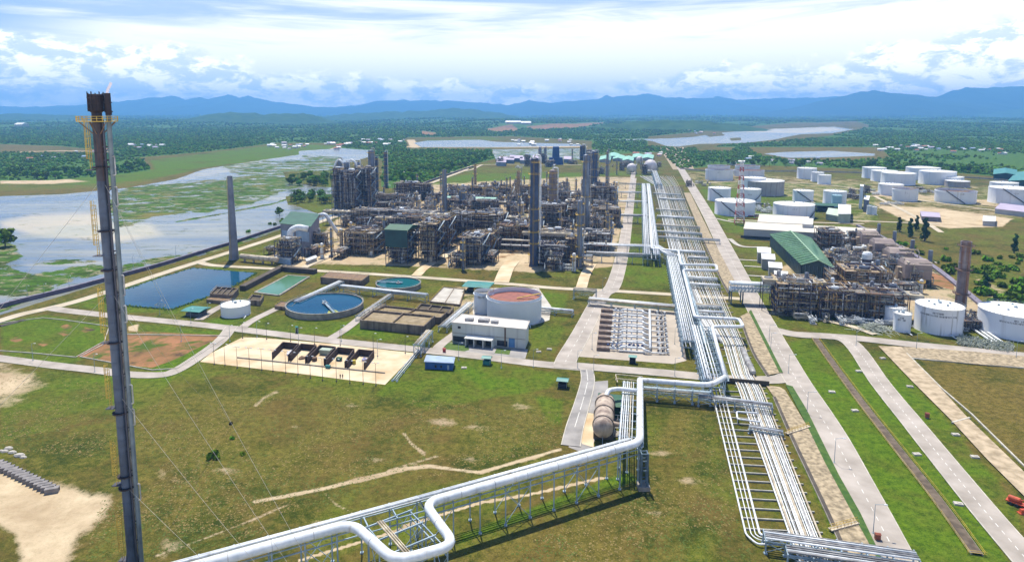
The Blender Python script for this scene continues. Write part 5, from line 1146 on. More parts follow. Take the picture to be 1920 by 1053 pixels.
cross((1160, 344), (1212, 345), 7, 6, 'topmost thin pipe bridge over the central road', 3, r=.6)
cross((1104, 562), (1280, 578), 3.2, 4.2, 'low white covered pipe run behind the metering skid', 3, r=.75, pm=WHITEP, sp=14)
g = cross((1076, 541), (1118, 544), 6, 3.5, 'short white pipe bridge crossing over the central road at the junction', 3, r=.35, pm=WHITEP, sp=11)
cross((640, 536), (800, 553), 4, 4, 'long white pipe run in front of the smaller teal clarifier', 3, r=.55, pm=WHITEP, sp=12)
cross((556, 566), (640, 528), 3, 4, 'white pipe run between green pond and the large clarifier', 4, r=.35, sp=10)
cross((672, 592), (732, 552), 3, 3, 'white pipe run right of the large blue clarifier', 3, r=.3, sp=10)
cross((830, 612), (880, 568), 3, 4.5, 'pale pipe run beside the pump house heading to the open tank', 4, r=.4, sp=8)
cross((782, 646), (805, 620), 5.5, 3.2, 'blue-grey pipe trestle crossing the road by the sand yard', 4, m=BRIGHTSTEEL, r=.3, sp=6, levels=(1.,))
cross((740, 712), (786, 655), .6, 2.0, 'low paired pipes along the right edge of the sand yard', 2, r=.22, sp=8)
cross((1010, 578), (1074, 584), 2.5, 4, 'pale paired pipes leaving the open tank to the right', 3, r=.5, sp=12)
cross((1310, 742), (1448, 760), 3.4, 3.4, 'silver cable bridge crossing the pipeway below the lower road', 5, m=STEEL, r=.22, sp=6)
cross((1434, 1003), (1720, 1043), 3.6, 4.2, 'pale blue pipe bridge crossing at the bottom right of the pipeway', 5, m=BRIGHTSTEEL, r=.28, sp=6)
cross((1475, 1030), (1720, 1066), 3.0, 3.4, 'second pipe bridge at the very bottom below the pale blue one', 4, m=BRIGHTSTEEL, r=.34, sp=6)
cross((1405, 800), (1468, 810), 1.8, 3, 'short white pipe crossing on the pipeway, nearest of the small ones', 3, r=.3, sp=8)
cross((1270, 1000), (1270, 1001), 1.8, 3, 'x', 1) if 0 else None
for i, (y, x0, x1) in enumerate(((362, 1226, 1276), (372, 1236, 1284), (392, 1230, 1290), (405, 1232, 1300), (421, 1222, 1312), (433, 1224, 1316), (443, 1226, 1350), (470, 1262, 1322), (482, 1290, 1328), (520, 1284, 1345), (532, 1290, 1350), (572, 1300, 1352), (584, 1304, 1358))):
    cross((x0, y), (x1, y+(x1-x0)*.06), 2.6 if i % 2 else 3.4, 4, f'white cross pipes over the sleeper pipeway, number {["one", "two", "three", "four", "five", "six", "seven", "eight", "nine", "ten", "eleven", "twelve", "thirteen"][i]} of thirteen counted from the far end', 3, r=.5, sp=9)
# silver truss bridge to the power plant
a, b = at(1368, 543, 8), at(1462, 547, 8); t = thing('truss_bridge', 'pale blue covered truss bridge joining pipeway and power plant', 'pipe bridge', (a.x, a.y, 0)); d = b-a; d.z = 0; L_ = d.length; d.normalize(); s = Vector((d.y, -d.x, 0)); mb = MB(); W_ = 3.2
for z in (8, 12.0):
    for sd_ in (-1, 1): mb.bar(s*W_*sd_+Vector((0, 0, z)), d*L_+s*W_*sd_+Vector((0, 0, z)), .4)
n_ = 14
for k in range(n_+1):
    p = d*(L_*k/n_)
    for sd_ in (-1, 1):
        q = p+s*W_*sd_; mb.bar(q+Vector((0, 0, 8)), q+Vector((0, 0, 12)), .22)
        if k < n_: mb.bar(q+Vector((0, 0, 8)), q+d*(L_/n_)+Vector((0, 0, 12)), .18)
    mb.bar(p-s*W_+Vector((0, 0, 12)), p+s*W_+Vector((0, 0, 12)), .22); mb.bar(p-s*W_+Vector((0, 0, 8)), p+s*W_+Vector((0, 0, 8)), .3)
mb.build('truss', BRIGHTSTEEL, t)
for k, (off, z, r) in enumerate(((-2.2, 9, .7), (-.6, 9, .8), (1.2, 9, .7), (2.4, 8.8, .4), (-1.4, 12.5, .6), (.4, 12.5, .6), (2, 12.5, .5))): mb = MB(); mb.tube(s*off+Vector((0, 0, z)), d*L_+s*off+Vector((0, 0, z)), r, 10); mb.build('pipe', CLAD, t, True)
for f in (0.02, .25, .98):
    for sd_ in (-1, 1): q = d*L_*f+s*W_*sd_; mb = MB(); mb.bar(q, q+Vector((0, 0, 8)), .6); mb.build('leg', BLUESTEEL, t)
# --- sleeper pipeway
LE = [(1222, 330), (1243, 346), (1285, 490), (1320, 575), (1356, 640), (1373, 701), (1383, 722), (1481, 999), (1505, 1062)]
RE = [(1262, 330), (1272, 346), (1328, 490), (1364, 575), (1397, 650), (1412, 703), (1428, 726), (1536, 999), (1564, 1062)]
for k in range(14):
    f = k/13+random.uniform(-.012, .012); path = [at(a[0]*(1-f)+b[0]*f, (a[1]*(1-f)+b[1]*f), 1.0) for a, b in zip(LE, RE)]
    r = [.26, .34, .18, .24, .15, .3, .2, .34, .16, .24, .32, .2, .16, .28][k]; o = path[-1].copy(); mb = MB(); mb.pipe([Vector((p.x-o.x, p.y-o.y, .45+r)) for p in path], r, 8, 4); q = mb.build('pipeline', [CLAD, CREAM, CLAD, CLAD, CLADDULL, WHITEP][k % 6], smooth=True); q.location = (o.x, o.y, 0)
    tag(q, f'straight white pipe on the sleeper pipeway, {["first", "second", "third", "fourth", "fifth", "sixth", "seventh", "eighth", "ninth", "tenth", "eleventh", "twelfth", "thirteenth", "fourteenth"][k]} from the left in the right-hand bundle', 'pipeline', 'pipes of the right-hand sleeper bundle')
for k in range(8):                                        # extra pipes that join the bundle only beyond the lower road
    f = -.55+k*.07; path = [at(a[0]*(1-f)+b[0]*f, (a[1]*(1-f)+b[1]*f), 1.0) for a, b in zip(LE[:5], RE[:5])]
    r = [.4, .3, .45, .3, .35, .5, .3, .4][k]; o = path[-1].copy(); mb = MB(); mb.pipe([Vector((p.x-o.x, p.y-o.y, .45+r)) for p in path], r, 8, 4); q = mb.build('pipeline', [CLAD, CLADDULL, CLAD, WHITEP][k % 4], smooth=True); q.location = (o.x, o.y, 0)
    tag(q, f'white pipe left of the main bundle beyond the lower road, {["first", "second", "third", "fourth", "fifth", "sixth", "seventh", "eighth"][k]} from the left', 'pipeline', 'extra pipes beyond the lower road')
for k, (x0, x1, r) in enumerate(((1340, 1399, .26), (1348, 1409, .16), (1355, 1417, .16), (1362, 1425, .32))):
    pa, pb = at(x0, 752, 1), at(x1, 1000, 1); o = pb.copy(); far_ = pa+(pa-pb).normalized()*14; end = {0: at(1420, 1018, 1), 1: at(1424, 1010, 1), 2: at(1430, 1006, 1), 3: at(1440, 1004, 1)}[k]
    mb = MB(); mb.pipe([Vector((p.x-o.x, p.y-o.y, .5+r)) for p in (far_, pb, end)]+[Vector((end.x-o.x+6, end.y-o.y, .5+r))], r, 8, 1.2); q = mb.build('pipeline', CLAD, smooth=True); q.location = (o.x, o.y, 0)
    tag(q, f'white pipe of the narrow left-hand bundle, {["outermost on the lawn side", "second from the lawn side", "third from the lawn side", "thickest and nearest the main bundle"][k]}', 'pipeline', 'pipes of the left-hand sleeper bundle')
SLP = mat('sleeper_concrete', (.42, .41, .36), (.30, .29, .25), .6, .9)
def edge(E, y):
    for (x1, y1), (x2, y2) in zip(E[:-1], E[1:]):
        if y1 <= y <= y2: return x1+(x2-x1)*(y-y1)/(y2-y1)
p = at(1470, 1040); i = 0; sl0 = None
ordn = 0; y = 1000.; dist = at(1400, 1000).y
while dist < at(1230, 350).y:
    # find photo row of this distance
    y = CY-F*((dist*SP-H*CP)/(dist*CP+H*SP))
    xr = edge(RE, y)+6; near = y > 735
    if not (688 < y < 722):
        xl = (1334+(y-752)*(1396-1334)/248) if near else edge(LE, y)-(26 if y < 640 else 8)
        a, b = at(xl, y-(xr-xl)*.055), at(xr, y); mb = MB(); c = (a+b)/2; mb.bar((a.x-c.x, a.y-c.y, .24), (b.x-c.x, b.y-c.y, .24), .42, .46); q = mb.build('pipe_sleeper', SLP); q.location = (c.x, c.y, 0)
        ordn_ = ordn_+1 if 'ordn_' in globals() else 1; tag(q, f'concrete sleeper laid across the pipeway, {ordn_}{"th" if 10 <= ordn_ % 100 <= 20 else {1: "st", 2: "nd", 3: "rd"}.get(ordn_ % 10, "th")} counted from the near end', 'sleeper', 'concrete sleepers of the pipeway')
    dist += 4.6 if near else 8.5
# small loop on the pipeway
pa = [at(1425, 790, 2), at(1383, 785, 2), at(1381, 771, 2), at(1420, 774, 2)]; o = pa[0]; mb = MB(); mb.pipe([p-Vector((o.x, o.y, 0)) for p in pa], .32, 8, 1.0)
for p in pa: mb.bar((p.x-o.x, p.y-o.y, 0), (p.x-o.x, p.y-o.y, 1.9), .2)
q = mb.build('expansion_loop', CLAD); q.location = (o.x, o.y, 0); tag(q, 'single white U-shaped expansion loop jutting left from the main bundle', 'pipeline')
# pair of short thick grey vessels along the pipeway
for x, y, lb in ((1398, 668, 'dull grey horizontal cylinder beside the pipeway near the lower road'),):
    a, b = at(1392, 655, 1.6), at(1412, 698, 1.6); t = thing('launcher_vessel', lb, 'vessel', (a.x, a.y, 0)); mb = MB(); mb.drum((0, 0, 1.8), (b.x-a.x, b.y-a.y, 1.8), 1.2, 14); mb.build('shell', CLADDULL, t, True)
    mb = MB()
    for f in (.15, .5, .85): mb.box(((b.x-a.x)*f, (b.y-a.y)*f, 0), (2, 2, 1)); 
    mb.build('saddle', CONC, t)
# --- covered culvert where the lower road crosses the pipeway
a, b = at(1345, 716), at(1442, 724); mb = MB(); mb.bar((a.x, a.y, 1.1), (b.x, b.y, 1.1), .5, 2.1); tag(mb.build('culvert_wall', DARKCH), 'dark culvert mouth where the lower road crosses the pipes', 'culvert')
# --- horizontal drum
a, b = at(1135, 752, 5.4), at(1130.5, 803, 5.4); t = thing('knockout_drum', 'huge weathered beige horizontal drum on dark saddles beside the trestle', 'drum', ((a.x+b.x)/2, (a.y+b.y)/2, 0)); o = Vector(t.location); a = a-o; b = b-o; r = 3.35
DRM = mat('weathered_beige_cladding', (.56, .46, .36), (.36, .28, .22), .35, .6, streak=((.16, .11, .09), .5, (.48, .72)))
d = (b-a).normalized(); mb = MB()
prof = [(.1, -.5*r), (.45*r, -.44*r), (.75*r, -.3*r), (.93*r, -.12*r), (r, 0)]
vs_ = []; L_ = (b-a).length; rows = [(R, h_) for R, h_ in prof]+[(R, L_-h_) for R, h_ in reversed(prof)]; x = d.cross(Vector((0, 0, 1))).normalized(); n_ = 28; fs = []
for R, h_ in rows:
    for k in range(n_): th = 2*math.pi*k/n_; vs_.append(tuple(a+d*h_+x*(R*math.cos(th))+Vector((0, 0, R*math.sin(th)))))
for j in range(len(rows)-1):
    for k in range(n_): fs.append((j*n_+k, (j+1)*n_+k, (j+1)*n_+(k+1) % n_, j*n_+(k+1) % n_))
mb.add(vs_, fs); mb.build('shell', DRM, t, True)
for f in (.12, .50, .88): mb = MB(); mb.tube(a+d*(L_*f-.25), a+d*(L_*f+.25), r+.32, 28); mb.build('stiffener_ring', mat('ring_dark_beige', (.30, .25, .2), (.18, .14, .11), .4, .7), t)
for f in (.18, .82): p = a+d*L_*f; mb = MB(); mb.box((p.x, p.y, 0), (6.6, 1.4, 3.6), math.atan2(d.y, d.x)-math.pi/2); mb.build('saddle', DARKCH, t)
mb = MB(); p = a+d*L_*.75; mb.tube(p, p+V*7.5-Vector((0, 0, 1)), .8, 12); mb.build('side_nozzle', DRM, t)
mb = MB(); p = a+d*L_*.97+Vector((0, 0, 1)); mb.bar(p+d*1.6, p+d*1.9-Vector((0, 0, 6)), .15); mb.build('level_gauge', STEEL, t)
q = [at(1136, 745, 8), at(1140, 731, 9.5), at(1160, 728, 9.5), at(1196, 733, 8.8)]; o = q[0]; mb = MB(); mb.pipe([Vector((a.x+Vector(t.location).x-o.x, a.y+t.location.y-o.y+1, 7))]+[p-Vector((o.x, o.y, 0)) for p in q], .8, 12, 3, 6); e = mb.build('branch_pipe', CLAD, smooth=True); e.location = (o.x, o.y, 0); tag(e, 'thick white pipe arching from the drum over the dark green roof', 'pipeline')
for x, y, lb in ((1158, 790, 'thin white standing pipe group right of the drum'), (1163, 815, 'white pipe group between drum and trestle foot')):
    g = at(x, y); t = thing('pump_skid', lb, 'pump skid', (g.x, g.y, 0), -AZ); mb = MB(); mb.box((0, 0, 0), (6, 4, .4)); mb.build('base', CONC, t)
    for k in range(3): mb = MB(); mb.tube((-2+k*2, -1, .9), (-2+k*2, 1, .9), .4, 10); mb.build('pump', CLADDULL, t); mb = MB(); mb.pipe([(-2+k*2, 0, 1), (-2+k*2, 0, 2.5), (3.5, 0, 2.5)], .12, 6); mb.build('pipe', CLAD, t)
for q_ in range(2):
    pa = [at(1158, 716, 3-q_), at(1154, 701+q_*8, 3-q_), at(1205, 706+q_*8, 3-q_)]; o = pa[0]; mb = MB(); mb.pipe([p-Vector((o.x, o.y, 0)) for p in pa], .2, 8, .8); e = mb.build('pipeline', CREAM); e.location = (o.x, o.y, 0); tag(e, ['slim cream pipe angled behind the dark green shelter, upper of two', 'slim cream pipe angled behind the dark green shelter, lower of two'][q_], 'pipeline')
# --- metering skid
for k in range(8):
    y = 584+k*10.2; xa, xb = 1131-k*1.2, 1252+k*1.0; a, b = at(xa, y), at(xb, y+9); t = thing('meter_run', f'metering pipe run with brown filter box, {["first", "second", "third", "fourth", "fifth", "sixth", "seventh", "eighth"][k]} row counted from the far side', 'meter run', (a.x, a.y, 0), 0, 'rows of the metering skid'); d = b-a; L_ = d.length; d.normalize(); s = Vector((d.y, -d.x, 0)); ang = math.atan2(d.y, d.x)
    mb = MB(); p = d*L_*.06; mb.box((p.x, p.y, 0), (L_*.18, 3.4, 1.7), ang); mb.build('filter_box', mat('brown_filter_box', (.24, .18, .14), (.14, .10, .08), .5, .8), t)
    mb = MB(); mb.pipe([d*L_*.1+Vector((0, 0, 1.2)), d*L_*.28+Vector((0, 0, 1.2)), d*L_*.32+Vector((0, 0, 2.2)), d*L_*.62+Vector((0, 0, 2.2)), d*L_*.62+s*1.8+Vector((0, 0, 2.2)), d*L_*.72+s*1.8+Vector((0, 0, 1.0))], .55, 8, .8); mb.build('meter_pipe', CLAD, t, True)
    mb = MB(); mb.pipe([d*L_*.28+s*1.3+Vector((0, 0, .8)), d*L_*.88+s*1.3+Vector((0, 0, .8)), d*L_*.97+Vector((0, 0, .8))], .42, 8, .6); mb.build('bypass_pipe', WHITEP, t, True)
    for j, f in enumerate((.20, .26, .32, .38, .45, .53, .84, .90, .95)):
        p = d*L_*f; mb = MB(); mb.tube(p+Vector((0, 0, .5)), p+Vector((0, 0, 2.6+.4*(j % 2))), .34, 8); mb.tube(p+Vector((0, 0, 2.2)), p+Vector((0, 0, 2.5)), .62, 8); mb.build('valve', CLADDULL if j % 2 else CLAD, t)
    mb = MB(); 
    for f in (.82, .88, .94): p = d*L_*f-s*.8; mb.bar(p, p+Vector((0, 0, 1.8)), .9, .5)
    mb.bar(d*L_*.8-s*.8+Vector((0, 0, .5)), d*L_*.96-s*.8+Vector((0, 0, .5)), .4); mb.build('valve_block', DARKSTEEL, t)
a, b = at(1218, 583, 1.5), at(1219, 655, 1.5); mb = MB(); o = a.copy(); mb.tube((0, 0, 2.2), (b.x-a.x, b.y-a.y, 2.2), .6, 10); mb.tube((0, 0, .2), (0, 0, 2.2), .3, 8); e = mb.build('manifold_pipe', CLAD, smooth=True); e.location = (a.x, a.y, 0); tag(e, 'long white manifold pipe running across all metering rows', 'pipeline')
for k, (x, y) in enumerate(((1152, 652), (1192, 652))):
    g = at(x, y); t = thing('pump_unit', ['navy blue pump set at the near left of the metering skid', 'dark pump set at the near middle of the metering skid'][k], 'pump', (g.x, g.y, 0), -AZ); mb = MB(); mb.box((0, 0, 0), (8, 2.4, .5)); mb.build('base', CONC, t)
    for j in range(4): mb = MB(); mb.tube((-3+j*2, -.6, 1.2), (-3+j*2, .8, 1.2), .6, 10); mb.build('motor', mat('navy_paint', (.03, .06, .18), (.02, .04, .12), .5, .5), t)
# ---------------------------------------------------------------- process equipment
RB = random.Random(11)
CREAMF = mat('highlight_cream_steel', (.46, .36, .24), (.22, .16, .11), .4, .7); PURP = mat('shadow_toned_steel', (.07, .06, .085), (.03, .026, .045), .3, .7)  # steel colours carry the racks' sunlit cream and purple shadow tones
OCHRE = mat('ochre_rust_insulation', (.50, .33, .14), (.28, .17, .08), .4, .8); NAVY = mat('navy_blue_steel', (.045, .07, .14), (.025, .04, .08), .3, .5)
SLATE = mat('slate_column_cladding', (.20, .24, .30), (.11, .135, .18), .15, .5, streak=((.09, .08, .10), .6, (.5, .7)))
def clutter(mb, x0, x1, y0, y1, z0, z1, n, ra, rs, branch=3):
    for _ in range(n):
        p = Vector((rs.uniform(x0, x1), rs.uniform(y0, y1), rs.uniform(z0, z1))); path = [p]; ax_ = rs.choice('xyz')
        for _ in range(branch):
            q = path[-1].copy()
            if ax_ == 'x': q.x = rs.uniform(x0, x1); ax_ = rs.choice('yz')
            elif ax_ == 'y': q.y = rs.uniform(y0, y1); ax_ = rs.choice('xz')
            else: q.z = rs.uniform(z0, z1); ax_ = rs.choice('xy')
            path.append(q)
        for a, b in zip(path[:-1], path[1:]): mb.tube(a, b, rs.uniform(*ra), 5, caps=False)
def steel_block(t, sx, sy, h, lv, rs, fm=None, dens=1., roof=None):
    """open steel process structure filled with floors, vessels and piping"""
    fm = fm or DARKSTEEL; nx, ny = max(1, round(sx/6)), max(1, round(sy/6)); fr = MB(); zs_ = [h*(k+1)/lv for k in range(lv)]
    for i in range(nx+1):
        for j in range(ny+1): x, y = -sx/2+sx*i/nx, -sy/2+sy*j/ny; fr.bar((x, y, 0), (x, y, h+.01*((i+j) % 2)), .38)
    for z in zs_:
        for i in range(nx+1): x = -sx/2+sx*i/nx; fr.bar((x, -sy/2, z-.3), (x, sy/2, z-.3), .28, .42)
        for j in range(ny+1): y = -sy/2+sy*j/ny; fr.bar((-sx/2, y, z-.28), (sx/2, y, z-.28), .26, .40)
    for k in range(lv):
        z0 = zs_[k-1] if k else 0
        for i in range(nx):
            if rs.random() < .45: x = -sx/2+sx*i/nx; y = rs.choice((-sy/2, sy/2)); fr.bar((x, y, z0), (x+sx/nx, y, zs_[k]-.4), .16)
    fr.build('frame', fm, t)
    dk = MB(); hr = MB()
    for k, z in enumerate(zs_):
        for i in range(nx):
            for j in range(ny):
                if rs.random() < .42: dk.box((-sx/2+sx*(i+.5)/nx, -sy/2+sy*(j+.5)/ny, z-.06+.004*((i+j) % 2)), (sx/nx-.1, sy/ny-.1, .09))
        for (a, b) in (((-sx/2, -sy/2), (sx/2, -sy/2)), ((sx/2, -sy/2), (sx/2, sy/2)), ((sx/2, sy/2), (-sx/2, sy/2)), ((-sx/2, sy/2), (-sx/2, -sy/2))):
            for h_ in (.6, 1.1): hr.bar((*a, z+h_), (*b, z+h_), .07)
            n_ = max(2, int(math.dist(a, b)/2.5))
            for m_ in range(n_): x, y = a[0]+(b[0]-a[0])*m_/n_, a[1]+(b[1]-a[1])*m_/n_; hr.bar((x, y, z), (x, y, z+1.1), .07)
    dk.build('floor_grating', rs.choice((CREAMF, CLADDULL, RUST, PURP)), t); hr.build('handrail', YELLOW if rs.random() < .7 else STEEL, t)
    for m_, k, r in ((CREAM, .6, (.10, .3)), (CLADDULL, .6, (.12, .4)), (OCHRE, .45, (.1, .3)), (CLAD, .4, (.10, .35)), (PURP, 1.1, (.15, .5))):
        pm = MB(); clutter(pm, -sx/2+.5, sx/2-.5, -sy/2+.5, sy/2-.5, .6, h+1.2, int(sx*sy*lv/16*k*dens)+2, r, rs); q = pm.build('piping', m_, t)
    for k in range(max(1, int(sx*sy*lv/90))):
        z = rs.choice([0]+zs_); x, y = rs.uniform(-sx/2+2, sx/2-2), rs.uniform(-sy/2+1.5, sy/2-1.5); r = rs.uniform(.6, 1.3); v = MB()
        if rs.random() < .5: L_ = rs.uniform(2, 5); v.drum((x-L_/2, y, z+r+.5), (x+L_/2, y, z+r+.5), r, 12); v.box((x, y, z), (L_*.5, r, .6))
        else: v.lathe((x, y, z), [(r, 0), (r, r*3), (r*.7, r*3.5), (.05, r*3.7)], 12)
        v.build('vessel', rs.choice((CLAD, CLADDULL, CREAM, SLATE)), t)
    s = MB(); x = sx/2+.7; zz = [0]+zs_
    for k in range(lv): y0, y1 = (-sy/2, sy/2) if k % 2 else (sy/2, -sy/2); s.bar((x, y0*.8, zz[k]), (x, y1*.8, zz[k+1]), 1.0, .35); s.bar((x+.5, y0*.8, zz[k]+1), (x+.5, y1*.8, zz[k+1]+1), .08)
    s.build('stair', STEEL, t)
    if roof: r = MB(); r.box((0, 0, h+2.6), (sx+1.5, sy+1.5, .3)); r.box((0, 0, h+2.9), (sx+1.5, sy+1.5, 2.2), 0, (.98, .08)); r.build('roof', roof, t); r = MB(); r.box((-sx/2+.1, 0, h*.55), (.25, sy, h*.45+2.6)); r.box((0, -sy/2-.16, h*.55), (sx, .2, h*.45+2.6)); r.build('cladding', mat('dark_bottle_green_wall', (.02, .075, .08), (.015, .05, .055), .2, .5), t)
def gplace(px, py): g = at(px, py); return (g.x, g.y, 0)
def block(px, pb, wpx, pt, sy, lv, label, fm=None, dens=1., roof=None, name='process_structure', seed=0):
    """px: centre of front foot; wpx: width in photo px; pt: photo row of its top"""
    h = ht(px, pb, pt); sx = wpx*mpp(px, pb); g = at(px, pb)+U*(sy/2); t = thing(name, label, 'process structure', (g.x, g.y, 0), -AZ); steel_block(t, sx, sy, h, lv, random.Random(seed or int(px*3+pb)), fm, dens, roof); return t, h
def column(px, pb, pt, rpx, label, m=None, plats=5, name='process_column', taper=1., pipe=True, top='dome', plat_m=YELLOW, cat='column', bands=0):
    h = ht(px, pb, pt); r = rpx*mpp(px, pb); g = at(px, pb); t = thing(name, label, cat, (g.x, g.y, 0), -AZ); m = m or SLATE; mb = MB(); prof = [(r*1.15, 0), (r, min(3, h*.06))]
    for k in range(bands): z = h*(k+1)/(bands+1); rr = r*(1-(1-taper)*z/h); prof += [(rr, z-.1), (rr*1.07, z), (rr*1.07, z+.4), (rr, z+.5)]
    prof += [(r*taper, h)]+([(r*taper*.85, h+r*.35), (r*taper*.4, h+r*.55), (.05, h+r*.6)] if top == 'dome' else [(r*taper*.8, h), (r*taper*.8, h-2)]); mb.lathe((0, 0, 0), prof, 20); smooth_by_angle(mb.build('shell', m, t))
    rs = random.Random(int(px+pb))
    for k in range(plats):
        z = h*(k+1)/(plats+.15)-.5; rr = r*(1-(1-taper)*z/h); a0 = rs.uniform(0, 6); ring_platform(t, rr, rr+1.5, z, plat_m, (a0, a0+rs.choice((3.2, 4.5, 6.28))), 12)
    if pipe:
        mb = MB(); mb.pipe([(0, 0, h+r*.5), (0, 0, h+r*.5+2), (r+1.0, -.3, h+r*.5+2), (r+1.0, -.3, 2), (r+5, -.3, 2)], max(.25, r*.16), 8); mb.build('overhead_pipe', CLAD if rs.random() < .5 else CLADDULL, t)
        mb = MB(); mb.pipe([(-r-.6, .2, h*.85), (-r-.6, .2, 1.5), (-r-4, .2, 1.5)], .2, 6); mb.build('side_pipe', CREAM, t)
    ladder(t, 0, -r-.25, 1, h, plat_m, False, .8, nm='ladder'); return t
# furnaces and boiler house at the left
t_, P_, o_ = building('boiler_house', 'dark green roofed boiler house with grey ribbed wall near the tapering concrete stack', [(528, 470), (584, 478), (600, 452), (548, 446)], ht(560, 474, 422), mat('grey_ribbed_wall', (.26, .26, .30), (.17, .17, .21), .3, .6), GREENROOF, 'shed', 1.2)
onwall(P_, 0, .05, .45, 6, 17, .1, mat('pale_blue_panel', (.36, .48, .62), (.27, .37, .50), .2, .4), 'light_panel', t_); onwall(P_, 0, .52, .95, 10, 18, .1, MATS['pale_blue_panel'], 'light_panel', t_)
block(532, 494, 36, 452, 14, 3, 'blue steel filter house in front of the green roofed boiler house', NAVY, 1.2)
g = gplace(540, 486); t = thing('flue_duct', 'fat white flue duct curving down in front of the boiler house', 'duct', g, -AZ); mb = MB(); mb.pipe([(0, 4, 9), (0, 4, 21), (5, 7, 24), (12, 10, 22)], 2.3, 14, 4, 6); mb.build('duct', CLAD, t, True); mb = MB(); mb.box((0, 4, 0), (6, 5, 9), 0, (.7, .7)); mb.build('hopper', NAVY, t)
g = at(452, 480, 4); g2_ = at(520, 487, 4); t = thing('stack_duct', 'long cream horizontal duct leading to the tapering concrete stack', 'duct', (g.x, g.y, 0)); mb = MB(); mb.tube((0, 0, 4), (g2_.x-g.x, g2_.y-g.y, 4), 1.9, 14); mb.build('duct', CREAM, t, True)
for f in (.1, .35, .6, .85): mb = MB(); mb.bar(((g2_.x-g.x)*f, (g2_.y-g.y)*f, 0), ((g2_.x-g.x)*f, (g2_.y-g.y)*f, 2.5), 1.2); mb.build('support', CONC, t)
for k in range(6):
    a, b = at(455, 470+k*1.2, 3), at(515, 474+k*2, 3)
block(505, 478, 22, 466, 8, 1, 'low cream pipework frame left of the blue filter house', CREAMF, 1.5)
g = gplace(606, 452); t = thing('flue_elbow', 'big white bent duct between boiler house and process racks', 'duct', g, -AZ); mb = MB(); mb.pipe([(-4, 0, 22), (3, 0, 24), (8, 2, 14), (14, 6, 3)], 1.6, 12, 4, 6); mb.build('duct', CLAD, t, True)
building('container', 'long grey white site container on sand right of the filter house', [(576, 497), (594, 490), (592, 486), (574, 493)], 2.8, CLADDULL, CLAD)
building('container', 'blue white low tank shed in front of the filter house', [(516, 492), (545, 496), (547, 491), (518, 488)], 4, mat('pale_sky_paint', (.35, .48, .62), (.25, .36, .5), .3, .5), CLAD)
# stacks and columns
column(439, 486, 330, 8.3, 'tapering grey concrete stack standing alone at the left of the plant', mat('concrete_stack', (.24, .25, .29), (.15, .155, .19), .12, .9), 0, 'concrete_stack', .55, False, 'open', cat='stack', bands=3)
column(1001, 497, 300, 8, 'tallest dark column standing in front at the middle of the plant', NAVY, 9, taper=.97)
column(1009, 470, 300, 2.6, 'slim pale column right against the tallest dark column', SLATE, 4)
column(1036, 415, 322, 7.5, 'thick banded brown grey column right of the tallest one', mat('brown_banded_cladding', (.30, .24, .22), (.17, .14, .14), .3, .7), 9, bands=7)
column(1097, 432, 293, 6.5, 'tall plain blue grey column left of the twin dark ones', SLATE, 2, taper=.9, bands=4)
column(1086, 500, 378, 5, 'slender dark column nearest the central road', SLATE, 6)
column(1108, 358, 288, 4.2, 'left one of the dark twin columns', NAVY, 5); column(1115, 360, 286, 4.5, 'right one of the dark twin columns', NAVY, 5)
column(1138, 352, 284, 2.8, 'thin stack with rusty top right of the twin columns', SLATE, 3, taper=.8, name='process_stack')
column(834, 400, 318, 5.2, 'blue grey smooth stack near the middle of the plant', SLATE, 2, taper=.8, name='process_stack', bands=3, pipe=False, top='open')
column(867, 398, 358, 6, 'shorter thick slate stack right of the smooth stack', SLATE, 3, name='process_stack', pipe=False, top='open')
column(891, 356, 308, 3, 'thin brown stack before the upper green square', CREAMF, 3, taper=.8, name='process_stack', pipe=False, top='open')
column(972, 374, 320, 4.4, 'brown grey stack with flared top before the green square', CREAMF, 5, taper=.8, name='process_stack', top='open')
column(908, 378, 350, 2.4, 'short thin stack behind the green roofed shelter', CREAMF, 2, name='process_stack', top='open')
column(638, 392, 302, 5.5, 'left reactor vessel of the tall dark tower complex', SLATE, 6); column(652, 396, 306, 5, 'second reactor vessel of the tall dark tower complex', SLATE, 6)
column(672, 390, 306, 5, 'third reactor vessel of the tall dark tower complex', SLATE, 6); column(698, 382, 284, 5.5, 'tallest blue grey column of the left tower complex', SLATE, 7)
column(706, 378, 296, 4, 'column leaning close behind the tallest left one', NAVY, 6); column(724, 350, 286, 3.2, 'isolated dark lattice-like column right of the left complex', NAVY, 8)
column(1012, 300, 277, 2.5, 'far left one of two distant columns near the blue tower', SLATE, 3); column(1022, 300, 277, 2.2, 'far right one of two distant columns near the blue tower', SLATE, 3)
column(1092, 300, 275, 5, 'far brown topped column at the end of the plant', PURP, 4)
column(1799, 592, 452, 9.5, 'rusty topped thick chimney beside the right-hand tanks', mat('rusty_chimney', (.30, .26, .25), (.17, .14, .14), .2, .8, streak=((.22, .10, .05), .4, (.48, .62))), 3, 'chimney', .95, False, 'open', RUST, 'chimney', bands=6)
